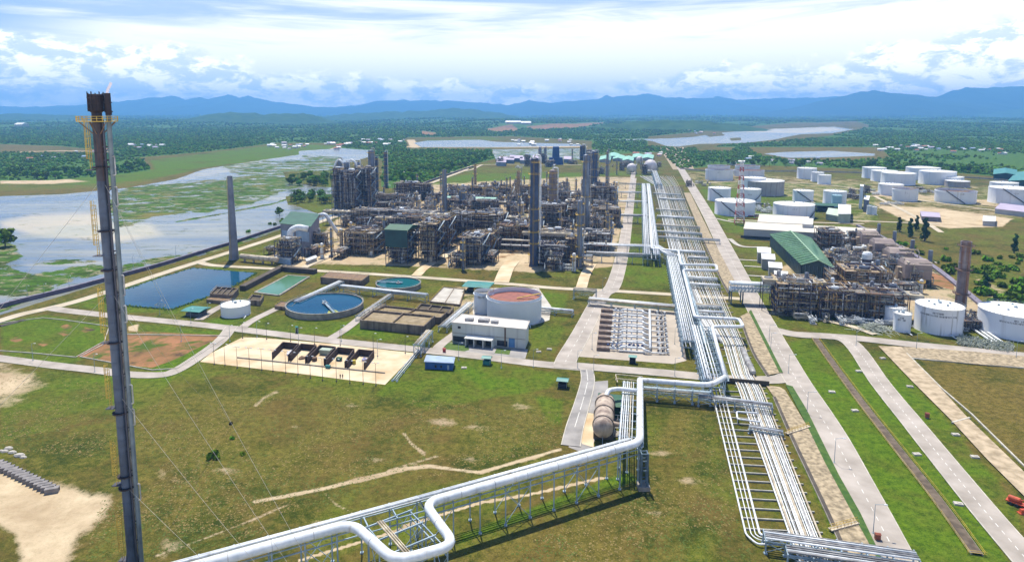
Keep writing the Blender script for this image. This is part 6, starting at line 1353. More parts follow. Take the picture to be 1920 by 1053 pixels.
# named big structures
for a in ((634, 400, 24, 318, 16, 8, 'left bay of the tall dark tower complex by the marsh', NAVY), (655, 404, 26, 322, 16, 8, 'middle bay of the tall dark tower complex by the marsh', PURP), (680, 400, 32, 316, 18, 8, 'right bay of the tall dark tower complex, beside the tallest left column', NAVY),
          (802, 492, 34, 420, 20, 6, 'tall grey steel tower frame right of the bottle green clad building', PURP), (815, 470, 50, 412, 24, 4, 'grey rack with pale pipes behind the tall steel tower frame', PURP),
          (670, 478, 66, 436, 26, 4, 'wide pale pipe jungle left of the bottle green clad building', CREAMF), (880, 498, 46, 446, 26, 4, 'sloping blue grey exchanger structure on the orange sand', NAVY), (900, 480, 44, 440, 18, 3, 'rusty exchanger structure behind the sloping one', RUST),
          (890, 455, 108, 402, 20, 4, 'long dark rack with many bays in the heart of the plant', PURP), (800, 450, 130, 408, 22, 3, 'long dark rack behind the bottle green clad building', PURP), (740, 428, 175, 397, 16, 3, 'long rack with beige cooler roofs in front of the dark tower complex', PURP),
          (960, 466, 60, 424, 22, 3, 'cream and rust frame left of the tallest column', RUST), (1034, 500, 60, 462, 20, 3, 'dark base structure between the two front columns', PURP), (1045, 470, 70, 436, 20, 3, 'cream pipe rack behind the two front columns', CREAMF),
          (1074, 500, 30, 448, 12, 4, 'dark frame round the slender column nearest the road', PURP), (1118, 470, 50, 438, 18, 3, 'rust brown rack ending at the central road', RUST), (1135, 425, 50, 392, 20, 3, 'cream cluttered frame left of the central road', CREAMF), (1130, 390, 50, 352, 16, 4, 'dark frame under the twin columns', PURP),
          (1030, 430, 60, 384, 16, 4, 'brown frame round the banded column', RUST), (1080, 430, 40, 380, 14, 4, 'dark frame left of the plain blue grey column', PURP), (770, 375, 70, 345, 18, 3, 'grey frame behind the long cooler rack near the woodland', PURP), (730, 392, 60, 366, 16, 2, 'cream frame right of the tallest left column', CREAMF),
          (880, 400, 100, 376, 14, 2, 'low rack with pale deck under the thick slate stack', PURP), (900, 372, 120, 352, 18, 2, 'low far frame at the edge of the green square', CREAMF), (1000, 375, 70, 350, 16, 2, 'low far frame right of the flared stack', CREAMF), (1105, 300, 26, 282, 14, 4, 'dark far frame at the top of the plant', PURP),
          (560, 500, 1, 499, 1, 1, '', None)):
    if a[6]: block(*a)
block(744, 494, 44, 438, 22, 4, 'bottle green clad and green roofed process building', NAVY, 1., GREENROOF)
t = thing('shelter_roof', 'long green strip roof over the middle rack', 'roof', gplace(885, 392), -AZ); mb = MB(); mb.box((0, 0, 13), (95*mpp(885, 392), 8, 1.2), 0, (1, .3)); mb.build('roof', MINT, t); mb = MB()
for k in range(9): mb.bar(((k-4)*10, 0, 0), ((k-4)*10, 0, 13), .5)
mb.build('post', STEEL, t)
# air coolers on the racks
def cooler(px, pb, z, nbay, label, bw=6.5, bd=9):
    g = at(px, pb); t = thing('air_cooler', label, 'air cooler', (g.x, g.y, 0), -AZ); mb = MB(); mb.box((0, 0, z), (nbay*bw, bd, 1.4)); mb.build('tube_bundle', mat('beige_cooler_paint', (.50, .44, .32), (.34, .29, .21), .2, .7), t); mb = MB(); mb.box((0, 0, z-1.6), (nbay*bw*.98, bd*.8, 1.5), 0, (1, 1)); mb.build('plenum', CLADDULL, t)
    for k in range(nbay):
        mb = MB(); mb.lathe(((k-(nbay-1)/2)*bw, 0, z+1.42), [(bw*.36, 0), (bw*.36, .5), (bw*.32, .5), (bw*.3, .1)], 14); mb.build('fan_ring', CLADDULL, t)
    mb = MB()
    for k in range(nbay+1):
        for s in (-1, 1): mb.bar(((k-nbay/2)*bw, s*bd*.45, 0), ((k-nbay/2)*bw, s*bd*.45, z-.1), .35)
    mb.build('support_frame', PURP, t)
for px, pb, zt, nb, lb in ((695, 424, 397, 15, 'beige fan cooler bank on the left half of the long rack'), (782, 426, 399, 12, 'beige fan cooler bank on the right half of the long rack'), (778, 446, 409, 11, 'grey fan cooler bank one row nearer than the beige ones'), (882, 448, 403, 13, 'fan cooler bank on top of the long dark rack'),
                           (800, 482, 421, 3, 'small fan cooler bank on the tall steel tower frame'), (1040, 470, 436, 8, 'fan cooler bank behind the two front columns'), (900, 395, 377, 13, 'pale fan cooler bank on the low rack under the slate stack'), (1484, 582, 524, 5, 'beige fan cooler bank on the left third of the power plant'), (1660, 596, 548, 5, 'beige fan cooler bank at the right end of the power plant')):
    cooler(px, pb, ht(px, pb, zt)-1, nb, lb)
# east-west pipe bundles threading the units
for i, (p0, p1, z, w_, lb) in enumerate((((940, 452), (1100, 458), 8, 10, 'bundle of cream pipes running from the units to the central road'), ((1010, 476), (1110, 482), 7, 7, 'second bundle of cream pipes in front of the banded column'), ((1040, 405), (1150, 408), 9, 8, 'pipe bundle passing behind the banded column'),
                                         ((660, 432), (840, 440), 9, 8, 'long pale pipe bundle in front of the beige coolers'), ((860, 420), (1000, 426), 9, 8, 'pipe bundle behind the long dark rack'), ((1000, 384), (1140, 388), 8, 7, 'far pipe bundle behind the columns'))):
    cross(p0, p1, z, w_, lb, 7, PURP, 9, .7, CREAM, (1., .6), 'pipe_rack')
for k, (px, pb, r) in enumerate(((637, 300, 0), (683, 306, 0))): pass
for i, (px, pb, x2, lb) in enumerate(((645, 392, 12, 'white swan-neck pipe crowning the left reactor vessel'), (668, 392, 12, 'white swan-neck pipe crowning the third reactor vessel'))):
    h = ht(px, pb, 303); t = thing('overhead_pipe', lb, 'pipe', gplace(px, pb), -AZ); mb = MB(); mb.pipe([(-6, -9, h-60), (-6, -9, h-4), (-1, -8, h+4), (6, -8, h-2), (6, -8, h-30)], 1.1, 10, 5, 6); mb.build('pipe', CLAD, t, True)
# generic small equipment, three or four look-alike types copied into the gaps
def exch():
    t = thing('heat_exchanger', '', 'heat exchanger', (0, 0, 0)); 
    for z in (1.6, 3.9): mb = MB(); mb.drum((0, -4, z), (0, 4, z), .85, 12); mb.tube((0, -4.4, z), (0, -4, z), 1.1, 12); mb.build('shell', CLADDULL if z > 2 else CREAM, t)
    for y in (-2.5, 2.5): mb = MB(); mb.box((0, y, 0), (1.6, .6, 1)); mb.build('saddle', CONC, t)
    mb = MB(); clutter(mb, -2.5, 2.5, -5, 5, .5, 6.5, 7, (.12, .3), RB); mb.build('piping', CREAM, t); return t
def vess():
    t = thing('vertical_vessel', '', 'vessel', (0, 0, 0)); mb = MB(); mb.lathe((0, 0, 0), [(1.5, 0), (1.4, 1), (1.4, 11), (1.1, 11.8), (.4, 12.2), (.05, 12.25)], 14); mb.build('shell', CLAD, t); ring_platform(t, 1.4, 2.7, 9.5, YELLOW, n=10); ladder(t, 0, -1.7, 0, 10, YELLOW, False, nm='ladder')
    mb = MB(); clutter(mb, -3.5, 3.5, -3.5, 3.5, .5, 10, 8, (.12, .35), RB); mb.build('piping', OCHRE, t); return t
def hdrum():
    t = thing('horizontal_drum', '', 'vessel', (0, 0, 0)); mb = MB(); mb.drum((-4, 0, 6.5), (4, 0, 6.5), 1.6, 14); mb.build('shell', CLAD, t); fr = MB()
    for x in (-3.5, 3.5):
        for y in (-1.8, 1.8): fr.bar((x, y, 0), (x, y, 5.2), .35)
        fr.bar((x, -2, 5), (x, 2, 5), .4)
    for y in (-1.8, 1.8): fr.bar((-3.5, y, 5), (3.5, y, 5), .35)
    fr.build('frame', PURP, t); mb = MB(); clutter(mb, -5, 5, -3, 3, .5, 9.5, 10, (.12, .35), RB); mb.build('piping', CREAM, t); return t
def pumprow():
    t = thing('pump_row', '', 'pump set', (0, 0, 0)); mb = MB(); mb.box((0, 0, 0), (12, 4, .35)); mb.build('plinth', CONC, t)
    for k in range(4): mb = MB(); mb.tube((-4.5+k*3, -.9, 1.1), (-4.5+k*3, .9, 1.1), .55, 8); mb.build('pump', CLADDULL, t)
    mb = MB(); clutter(mb, -6, 6, -2.5, 2.5, .5, 5, 16, (.1, .28), RB); mb.build('piping', CLAD, t); return t
def smallblk(seed, sx, sy, h, lv, fm):
    t = thing('equipment_frame', '', 'process structure', (0, 0, 0)); steel_block(t, sx, sy, h, lv, random.Random(seed), fm, 1.3); return t
def slim():
    t = thing('slim_column', '', 'column', (0, 0, 0)); mb = MB(); mb.lathe((0, 0, 0), [(1.0, 0), (.9, 1), (.9, 24), (.5, 24.8), (.05, 25)], 12); mb.build('shell', SLATE, t)
    for z in (8, 15, 22): ring_platform(t, .9, 2.0, z, YELLOW, n=8)
    mb = MB(); mb.pipe([(0, 0, 24.5), (0, 0, 26), (1.6, 0, 26), (1.6, 0, 1), (4, 0, 1)], .25, 6); mb.build('overhead_pipe', CREAM, t); return t
T = [(exch(), 'pair of stacked dull horizontal heat exchangers among the process racks', 3), (vess(), 'small white vertical vessel with yellow platform among the process racks', 2), (hdrum(), 'white horizontal drum raised on a small dark frame among the process racks', 2), (pumprow(), 'low row of pumps and white piping among the process racks', 2),
     (smallblk(1, 12, 10, 10, 2, PURP), 'small dark two storey equipment frame among the process racks', 3), (smallblk(2, 14, 9, 13, 3, CREAMF), 'small cream three storey equipment frame among the process racks', 3), (smallblk(3, 9, 9, 17, 4, RUST), 'slim rusty four storey equipment frame among the process racks', 1), (smallblk(4, 16, 8, 7, 1, PURP), 'low wide dark pipe frame among the process racks', 3), (slim(), 'tall slim grey column with three platforms among the process racks', 2.4)]
used = set()
def drop(px, py, k=None, scl=1., area=''):
    idx = k if k is not None else RB.choices(range(len(T)), [w_ for *_, w_ in T])[0]; src, lb, _ = T[idx]
    if (idx, area) in used or used and idx in {i for i, _ in used}: o = copy_tree(src)
    else: o = src
    used.add((idx, area)); g = at(px, py); o.location = (g.x, g.y, 0); o.rotation_euler = (0, 0, -AZ+RB.choice((0, math.pi, math.pi/2))); o.scale = (scl, scl, scl*RB.uniform(.85, 1.2))
    tag(o, lb.replace('among the process racks', area or 'among the process racks'), None, ' '.join(lb.split()[:6])+(' '+area if area else '')); return o
AREA = [(628, 440), (640, 402), (735, 380), (760, 362), (850, 362), (960, 352), (1120, 340), (1165, 350), (1150, 470), (1105, 500), (1000, 500), (1000, 468), (850, 452), (842, 490), (640, 470)]
y = 356.
while y < 500:
    step = 9*1.0/mpp(900, y); x = 620+RB.uniform(0, step)
    while x < 1170:
        if inpoly(AREA, np.array([x]), np.array([y]))[0] and RB.random() < .62: drop(x+RB.uniform(-3, 3), y+RB.uniform(-2, 2))
        x += step*1.6
    y += 3.2 if y < 400 else (6 if y < 440 else 9)
for x, y in ((600, 470), (612, 462), (622, 478), (640, 482), (590, 478), (604, 484), (860, 498), (856, 484), (920, 492), (640, 458), (868, 506), (925, 470), (930, 462), (1040, 504), (1060, 506), (1076, 508)): drop(x, y, area='at the sandy front edge of the plant')
# far rows before the spheres
for k in range(14): drop(1120+k*9+RB.uniform(-2, 2), RB.uniform(312, 330), None, 1, 'near the gas spheres')
for k in range(16): drop(930+RB.uniform(0, 150), RB.uniform(302, 318), None, 1.2, 'far beyond the green square')
# ---------------------------------------------------------------- power plant
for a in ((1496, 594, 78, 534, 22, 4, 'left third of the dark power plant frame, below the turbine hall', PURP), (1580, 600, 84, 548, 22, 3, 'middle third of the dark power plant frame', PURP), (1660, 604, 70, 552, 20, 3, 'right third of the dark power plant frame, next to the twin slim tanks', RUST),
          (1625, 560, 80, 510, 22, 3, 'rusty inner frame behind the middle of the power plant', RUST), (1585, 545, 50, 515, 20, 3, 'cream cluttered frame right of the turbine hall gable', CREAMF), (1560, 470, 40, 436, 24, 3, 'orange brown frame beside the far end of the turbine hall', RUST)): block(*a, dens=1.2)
for k, (px, pb, w_) in enumerate(((1626, 470, 38), (1652, 488, 44), (1682, 508, 50), (1712, 532, 56))):
    g = at(px, pb); s = mpp(px, pb); t = thing('boiler_unit', ['smallest and farthest brown boiler casing by the diagonal wall', 'second farthest brown boiler casing by the diagonal wall', 'third brown boiler casing by the diagonal wall', 'nearest brown boiler casing by the diagonal wall'][k], 'boiler', (g.x, g.y, 0), -AZ)
    mb = MB(); mb.box((0, 0, 5), (w_*s*.8, 14, 9)); mb.box((0, 0, 14), (w_*s*.8, 14, 2.5), 0, (.9, .4)); mb.build('casing', mat('brown_boiler_casing', (.36, .29, .25), (.24, .19, .18), .15, .7), t); mb = MB(); mb.box((-w_*s*.45, 0, 3), (w_*s*.22, 8, 8), 0, (.7, .5)); mb.build('inlet_duct', CREAMF, t)
    fr = MB()
    for x in (-.4, 0, .4):
        for y in (-6.5, 6.5): fr.bar((x*w_*s, y, 0), (x*w_*s, y, 5), .5)
    fr.build('support_frame', PURP, t); mb = MB(); mb.tube((w_*s*.5, 3, 0), (w_*s*.5, 3, 22), 1.3, 12); mb.build('exhaust_stack', SLATE, t); mb = MB(); clutter(mb, -w_*s*.5, w_*s*.6, -9, 9, 1, 17, 26, (.15, .45), RB); mb.build('piping', CREAM, t)
PA = [(1540, 452), (1600, 446), (1640, 470), (1740, 545), (1700, 560), (1600, 545), (1560, 500)]
y = 452.
while y < 552:
    x = 1530.
    while x < 1750:
        if inpoly(PA, np.array([x]), np.array([y]))[0] and RB.random() < .8: drop(x+RB.uniform(-3, 3), y+RB.uniform(-2, 2), RB.choice((0, 1, 2, 3, 4, 5, 7)), .8, 'in the power plant yard')
        x += 15
    y += 8
for k in range(9): drop(1500+k*24+RB.uniform(-5, 5), 600+k*1.3+RB.uniform(-1, 3), RB.choice((0, 3, 3)), .8, 'at the front foot of the power plant')
t = thing('clarified_tank', 'white rounded vessel seen among the clutter behind the power plant frame', 'vessel', gplace(1622, 530)); mb = MB(); mb.lathe((0, 0, 16), [(3, 0), (3, 3), (2.2, 4.4), (.1, 5)], 16); mb.build('shell', CLAD, t); mb = MB(); mb.box((0, 0, 0), (4, 4, 16)); mb.build('base', PURP, t)
for k in range(3):
    t = thing('cooling_water_pipe', ['left of three pale pipes slanting between the two big right tanks', 'middle of three pale pipes slanting between the two big right tanks', 'right of three pale pipes slanting between the two big right tanks'][k], 'pipeline', gplace(1803+k*9, 605)); a, b = at(1803+k*9, 605, .9), at(1862+k*9, 645, .9); mb = MB(); mb.tube((0, 0, .9), (b.x-a.x, b.y-a.y, .9), .55, 8); mb.build('pipe', CLAD, t)
# scrap heaps
mb = MB(); c = at(1640, 618)
for k in range(420):
    a = RB.uniform(0, 6.28); r = abs(RB.gauss(0, .5)); x, y = c.x+r*9*math.cos(a), c.y+r*8*math.sin(a); z = max(0, 3.2*(1-r))*RB.random()+.15; b = RB.uniform(0, 3.14); l = RB.uniform(.8, 2.5)
    mb.tube((x-l*math.cos(b), y-l*math.sin(b), z), (x+l*math.cos(b), y+l*math.sin(b), z+RB.uniform(-.1, .6)), RB.uniform(.06, .16), 5, caps=False)
tag(mb.build('pipe_scrap_heap', mat('green_grey_scrap', (.52, .56, .46), (.28, .30, .25), .8, .6)), 'pale green grey heap of cut pipes in front of the slim tanks', 'scrap heap', kind='stuff')
mb = MB()
for k in range(520):
    f = RB.random(); g = at(1795+f*105, 640+f*16+RB.uniform(-9, 7)); mb.bar((g.x, g.y, .1), (g.x+RB.uniform(-.5, .5), g.y+RB.uniform(-.5, .5), RB.uniform(.8, 2.2)), RB.uniform(.12, .3)); mb.bar((g.x, g.y, RB.uniform(.3, 1.6)), (g.x+RB.uniform(-1.6, 1.6), g.y+RB.uniform(-.8, .8), RB.uniform(.3, 1.8)), .15)
tag(mb.build('scaffold_stock', MATS['green_grey_scrap']), 'dense stock of pale scaffold frames before the two big right tanks', 'scaffold stock', kind='stuff')
# ---------------------------------------------------------------- trees
def leaf_mat(name, c1, c2, scale=.5):
    m = mat(name, c1, c2, scale, .9, spec=.12, detail=3); n = m.node_tree.nodes; l = m.node_tree.links; b = n['Principled BSDF']
    oi = n.new('ShaderNodeObjectInfo'); hs = n.new('ShaderNodeHueSaturation'); src = b.inputs['Base Color'].links[0].from_socket
    mr = n.new('ShaderNodeMapRange'); mr.inputs[3].default_value = .6; mr.inputs[4].default_value = 1.5; l.new(oi.outputs['Random'], mr.inputs[0]); l.new(mr.outputs[0], hs.inputs['Value'])
    m2 = n.new('ShaderNodeMapRange'); m2.inputs[3].default_value = .475; m2.inputs[4].default_value = .515; l.new(oi.outputs['Random'], m2.inputs[0]); l.new(m2.outputs[0], hs.inputs['Hue'])
    l.new(src, hs.inputs['Color']); l.new(hs.outputs[0], b.inputs['Base Color']); return m
LEAF = leaf_mat('broadleaf_foliage', (.045, .13, .006), (.14, .24, .014)); LEAFD = leaf_mat('dark_foliage', (.018, .05, .018), (.035, .075, .025)); PALMG = leaf_mat('palm_foliage', (.03, .09, .025), (.06, .14, .03)); BARK = mat('tree_bark', (.14, .11, .08), (.08, .06, .045), 2, .9)
def tree(kind, rs):
    t = thing('tree', '', 'tree', (0, 0, 0)); tr = MB(); lf = MB()
    if kind == 'broad':
        h = 8.5; tr.tube((0, 0, -.2), (.2, .1, 4), .3, 7, .2)
        cl = []
        for k in range(8): a = rs.uniform(0, 6.28); r = rs.uniform(1, 3.2); c = Vector((r*math.cos(a), r*math.sin(a), rs.uniform(3.6, 7.6))); cl.append((c, rs.uniform(1.3, 2.3))); tr.tube((.2, .1, 3.5), c, .13, 5, .05, caps=False)
        cl.append((Vector((0, 0, 7.4)), 2.0)); n_ = 34; s_ = (.45, 1.0)
    elif kind == 'casuarina':
        tr.tube((0, 0, -.2), (0, 0, 12), .25, 6, .06); cl = [(Vector((rs.uniform(-.7, .7), rs.uniform(-.7, .7), 2+k*.95)), 1.9-k*.13) for k in range(11)]; n_ = 26; s_ = (.35, .8)
    elif kind == 'bush':
        tr.tube((0, 0, -.2), (0, 0, 1), .15, 5, .1); cl = [(Vector((rs.uniform(-1.6, 1.6), rs.uniform(-1.6, 1.6), rs.uniform(.5, 1.6))), rs.uniform(.7, 1.3)) for _ in range(6)]; n_ = 26; s_ = (.3, .7)
    if kind == 'palm':
        tr.tube((0, 0, -.2), (.8, .2, 8), .22, 6, .14)
        for k in range(16):
            a = k*2.4; p = Vector((.8, .2, 8)); d = Vector((math.cos(a), math.sin(a), rs.uniform(.15, .8))); s = Vector((-math.sin(a), math.cos(a), 0))*.45
            for j in range(4): q = p+d*1.0; lf.quad(p-s*(1-j*.2), p+s*(1-j*.2), q+s*(.8-j*.2), q-s*(.8-j*.2)); p = q; d.z -= .42
    else:
        for c, r in cl:
            for _ in range(n_):
                v = Vector((rs.gauss(0, 1), rs.gauss(0, 1), rs.gauss(0, .8))).normalized()*r*rs.uniform(.6, 1.05); p = c+v; s = rs.uniform(*s_); u = Vector((rs.gauss(0, 1), rs.gauss(0, 1), rs.gauss(0, 1))).normalized(); w_ = u.cross(v+Vector((0, 0, .01))).normalized(); u = w_.cross(v).normalized()
                u = (u+v.normalized()*rs.uniform(-.6, .6))*s; w_ = w_*s; lf.quad(p-u-w_*.6, p+u-w_*.4, p+u*.7+w_, p-u*.6+w_*.7)
    tr.build('trunk', BARK, t); lf.build('crown', {'casuarina': LEAFD, 'palm': PALMG}.get(kind, LEAF), t); return t
rt = random.Random(5)
PROTO = {k: [tree(k, rt) for _ in range(n_)] for k, n_ in (('broad', 3), ('palm', 1), ('casuarina', 2), ('bush', 2))}
fresh = {id(o): True for v in PROTO.values() for o in v}
def plant(kind, px, py, s, label, group=None):
    src = rt.choice(PROTO[kind]); o = src if fresh.pop(id(src), None) else copy_tree(src); g = at(px, py); o.location = (g.x, g.y, 0); o.scale = (s*rt.uniform(.9, 1.15), s*rt.uniform(.9, 1.15), s*rt.uniform(.85, 1.15)); o.rotation_euler = (0, 0, rt.uniform(0, 6.28))
    o.name = {'broad': 'broadleaf_tree', 'palm': 'palm_tree', 'casuarina': 'casuarina_tree', 'bush': 'bush'}[kind]; tag(o, label, 'bush' if kind == 'bush' else 'tree', group); return o
def ordn(n): return f'{n}{"th" if 10 <= n % 100 <= 20 else {1: "st", 2: "nd", 3: "rd"}.get(n % 10, "th")}'
def grove(name, pts, n_, s, kinds=('broad',), order='left'):
    xs_ = [p[0] for p in pts]; ys_ = [p[1] for p in pts]; L_ = []
    while len(L_) < n_:
        x, y = rt.uniform(min(xs_), max(xs_)), rt.uniform(min(ys_), max(ys_))
        if inpoly(pts, np.array([x]), np.array([y]))[0]: L_.append((x, y))
    for i, (x, y) in enumerate(sorted(L_)):
        k = rt.choice(kinds); plant(k, x, y, s*rt.uniform(.75, 1.25), f'{ {"broad": "round tree", "palm": "palm tree", "casuarina": "dark tree", "bush": "green bush"}[k]} in {name}, {ordn(i+1)} from the left', f'trees of {name}')
grove('the upper marsh islet grove', [(534, 348), (545, 334), (625, 330), (640, 345), (600, 350)], 62, 1.1, ('broad', 'broad', 'palm'))
grove('the lower marsh islet grove', [(538, 380), (545, 372), (622, 366), (625, 384), (585, 384)], 52, 1.05, ('broad', 'palm', 'palm'))
grove('the woodland on the left marsh bank', [(0, 334), (90, 338), (200, 328), (275, 318), (270, 308), (150, 322), (0, 324)], 58, 1.25)
grove('the wood above the green square', [(735, 340), (780, 338), (860, 318), (925, 300), (900, 298), (740, 326)], 60, 1.2, ('broad', 'broad', 'broad', 'palm'))
grove('the tree belt right of the causeway', [(1290, 312), (1380, 312), (1500, 316), (1560, 316), (1500, 308), (1300, 302)], 54, 1.2, ('broad', 'palm', 'palm'))
grove('the belt behind the far tanks', [(1590, 318), (1740, 322), (1860, 330), (1860, 322), (1720, 312), (1600, 310)], 30, 1.25)
plant('broad', 10, 462, 1.9, 'big round green tree on the marsh spit at the left edge'); plant('broad', -8, 466, 1.7, 'lower green tree half cut by the left edge of the view')
plant('broad', 524, 404, 1.0, 'single round tree behind the green boiler house roof')
for x, y, s, lb in ((1686, 434, 1.5, 'leftmost of the dark casuarinas behind the diagonal wall'), (1705, 444, 1.7, 'second dark casuarina from the left behind the diagonal wall'), (1718, 433, 1.4, 'short dark casuarina set back between two taller ones'), (1733, 452, 2.0, 'tallest dark casuarina behind the diagonal wall'), (1902, 474, 1.6, 'dark casuarina near the right edge in dry scrub'), (1848, 545, 1.2, 'dark casuarina above the two big right tanks'), (1862, 590, 1.1, 'thin dark casuarina by the near end of the diagonal wall')): plant('casuarina', x, y, s*.8, lb)
grove('the scrub right of the rusty chimney', [(1830, 500), (1925, 520), (1925, 610), (1880, 600), (1830, 545)], 46, 1.6, ('bush', 'bush', 'broad') if 0 else ('bush',))
grove('the scrub behind the diagonal wall', [(1650, 440), (1800, 470), (1920, 480), (1920, 510), (1800, 530), (1740, 490)], 34, 1.3, ('bush',))
plant('bush', 400, 858, .9, 'small green bush on the dry foreground lawn'); plant('bush', 436, 822, .4, 'tiny dark bush on the foreground lawn right of the flare wires'); plant('bush', 455, 852, .4, 'tiny dark tuft below and right of the small green bush')
grove('the shrubs along the perimeter wall', [(440, 448), (520, 424), (560, 412), (540, 408), (430, 444)], 12, .8, ('bush',))
# --- the wood as one mass
def sample(layer, x, y):
    j = np.clip(np.round((x-PXs[0])/4).astype(int), 0, nc-1); i = np.clip(np.searchsorted(PYs, y), 0, nr-1); return M[layer][i, j], gz[i, j]
pts_, sc_ = [], []
rn = np.random.RandomState(4)
yy = 217.5
while yy < 340:
    d0 = at(900, yy).y; m_ = d0/F; w_px = max(2.4, 4.2/m_); xs_ = np.arange(-200, 2150, w_px*1.15)+rn.uniform(-w_px, w_px, len(np.arange(-200, 2150, w_px*1.15))); ys_ = yy+rn.uniform(-.5, .5, len(xs_))*max(.6, min(2, 2.4/m_))
    f, z = sample('forest', xs_, ys_); wa, _ = sample('water', xs_, ys_); gxx, gyy = atn(xs_, ys_); cl = fbm(gxx/260, gyy/420, 4, 33)
    keep = (f > .55) & (wa < .3) & (cl+rn.uniform(-.08, .08, len(xs_)) > .36)
    r = w_px*m_*.62*rn.uniform(.7, 1.35, len(xs_)); pts_.append(np.stack([gxx, gyy, z+r*.5], -1)[keep]); sc_.append(r[keep]); yy += max(.8, min(2.0, 2.6/m_))
pts_ = np.concatenate(pts_); sc_ = np.concatenate(sc_)
me = bpy.data.meshes.new('forest'); me.vertices.add(len(pts_)); me.vertices.foreach_set('co', pts_.ravel()); a_ = me.attributes.new('size', 'FLOAT', 'POINT'); a_.data.foreach_set('value', sc_)
fo = bpy.data.objects.new('forest', me); COL.objects.link(fo); tag(fo, kind='stuff')
WOOD = leaf_mat('wood_canopy', (.038, .125, .008), (.15, .25, .020), .02); me.materials.append(WOOD)
ng = bpy.data.node_groups.new('canopy', 'GeometryNodeTree'); ng.interface.new_socket('Geometry', in_out='INPUT', socket_type='NodeSocketGeometry'); ng.interface.new_socket('Geometry', in_out='OUTPUT', socket_type='NodeSocketGeometry')
n = ng.nodes; l = ng.links; gi = n.new('NodeGroupInput'); go = n.new('NodeGroupOutput'); ico = n.new('GeometryNodeMeshIcoSphere'); ico.inputs['Radius'].default_value = 1; ico.inputs['Subdivisions'].default_value = 3
nz_ = n.new('ShaderNodeTexNoise'); nz_.inputs['Scale'].default_value = 2.6; nz_.inputs['Detail'].default_value = 3; vm = n.new('ShaderNodeVectorMath'); vm.operation = 'SUBTRACT'; vm.inputs[1].default_value = (.5, .5, .5); l.new(nz_.outputs['Color'], vm.inputs[0])
v2 = n.new('ShaderNodeVectorMath'); v2.operation = 'MULTIPLY'; v2.inputs[1].default_value = (1.9, 1.9, 1.9); l.new(vm.outputs[0], v2.inputs[0]); sp = n.new('GeometryNodeSetPosition'); l.new(ico.outputs[0], sp.inputs[0]); l.new(v2.outputs[0], sp.inputs['Offset'])
sm = n.new('GeometryNodeSetMaterial'); sm.inputs['Material'].default_value = WOOD; l.new(sp.outputs[0], sm.inputs[0]); na = n.new('GeometryNodeInputNamedAttribute'); na.data_type = 'FLOAT'; na.inputs['Name'].default_value = 'size'
ip = n.new('GeometryNodeInstanceOnPoints'); l.new(gi.outputs[0], ip.inputs['Points']); l.new(sm.outputs[0], ip.inputs['Instance']); rv = n.new('FunctionNodeRandomValue'); rv.data_type = 'FLOAT_VECTOR'; rv.inputs[1].default_value = (.4, .4, 6.28); l.new(rv.outputs[0], ip.inputs['Rotation'])
cx_ = n.new('ShaderNodeCombineXYZ'); l.new(na.outputs[0], cx_.inputs[0]); l.new(na.outputs[0], cx_.inputs[1]); l.new(na.outputs[0], cx_.inputs[2]); l.new(cx_.outputs[0], ip.inputs['Scale']); l.new(ip.outputs[0], go.inputs[0])
md = fo.modifiers.new('canopy', 'NODES'); md.node_group = ng
print('forest points', len(pts_))

# ---------------------------------------------------------------- villages
TERRA = mat('terracotta_roof', (.42, .17, .10), (.30, .12, .07), .3, .8); HW = mat('village_wall', (.72, .70, .64), (.58, .55, .5), .3, .8)
def house(rm):
    t = thing('village_house', '', 'house', (0, 0, 0)); mb = MB(); mb.box((0, 0, 0), (16, 10, 5)); mb.build('wall', HW, t); mb = MB(); mb.box((0, 0, 5), (17.5, 11.5, 3), 0, (1, .05)); mb.build('roof', rm, t); mb = MB(); mb.box((0, -5.05, 0), (1.6, .15, 2.4)); mb.build('door', BLUEP, t); return t
HP = [house(WHITEP), house(TERRA), house(LAV), house(MATS['pale_blue_roof'])]; hf = {id(h): 1 for h in HP}
def village(name, x0, x1, y0, y1, n_, s=1.):
    L_ = sorted((rt.uniform(x0, x1), rt.uniform(y0, y1)) for _ in range(n_))
    for i, (x, y) in enumerate(L_):
        k = rt.choices((0, 1, 2, 3), (5, 1.5, 2, 1.5))[0]; src = HP[k]; o = src if hf.pop(id(src), None) else copy_tree(src); g = at(x, y); _, z = sample('forest', np.array([x]), np.array([y])); o.location = (g.x, g.y, float(z[0])); q = s*max(.8, mpp(x, y)*.10)*rt.uniform(.7, 1.3); o.scale = (q, q, q); o.rotation_euler = (0, 0, rt.uniform(-.5, .5))
        for c_ in (): pass
        tag(o, f'{["white", "terracotta", "lavender", "pale blue"][k]} roofed house in {name}, {ordn(i+1)} from the left', 'house', f'houses of {name}')
village('the village behind the flare stack', 232, 306, 271, 279, 12); village('the village on the far marsh shore', 495, 640, 269, 281, 24); village('the village left of the dirt road', 640, 762, 262, 274, 22)
village('the hamlet above the blue tower', 960, 1110, 262, 273, 16); village('the hamlet left of the causeway', 1190, 1240, 285, 298, 12); village('the village in the right-hand wood', 1640, 1760, 274, 284, 22, .9); village('the scattered far right hamlet', 1770, 1900, 276, 292, 12, .9)
village('the hamlet beside the lagoon island', 1290, 1340, 246, 254, 8); village('the distant plain hamlet at the right', 1650, 1900, 229, 238, 14); village('the hamlet above the left woodland', 5, 200, 282, 300, 8, .8); village('the hamlet among the palms', 1370, 1560, 296, 312, 14, .8)
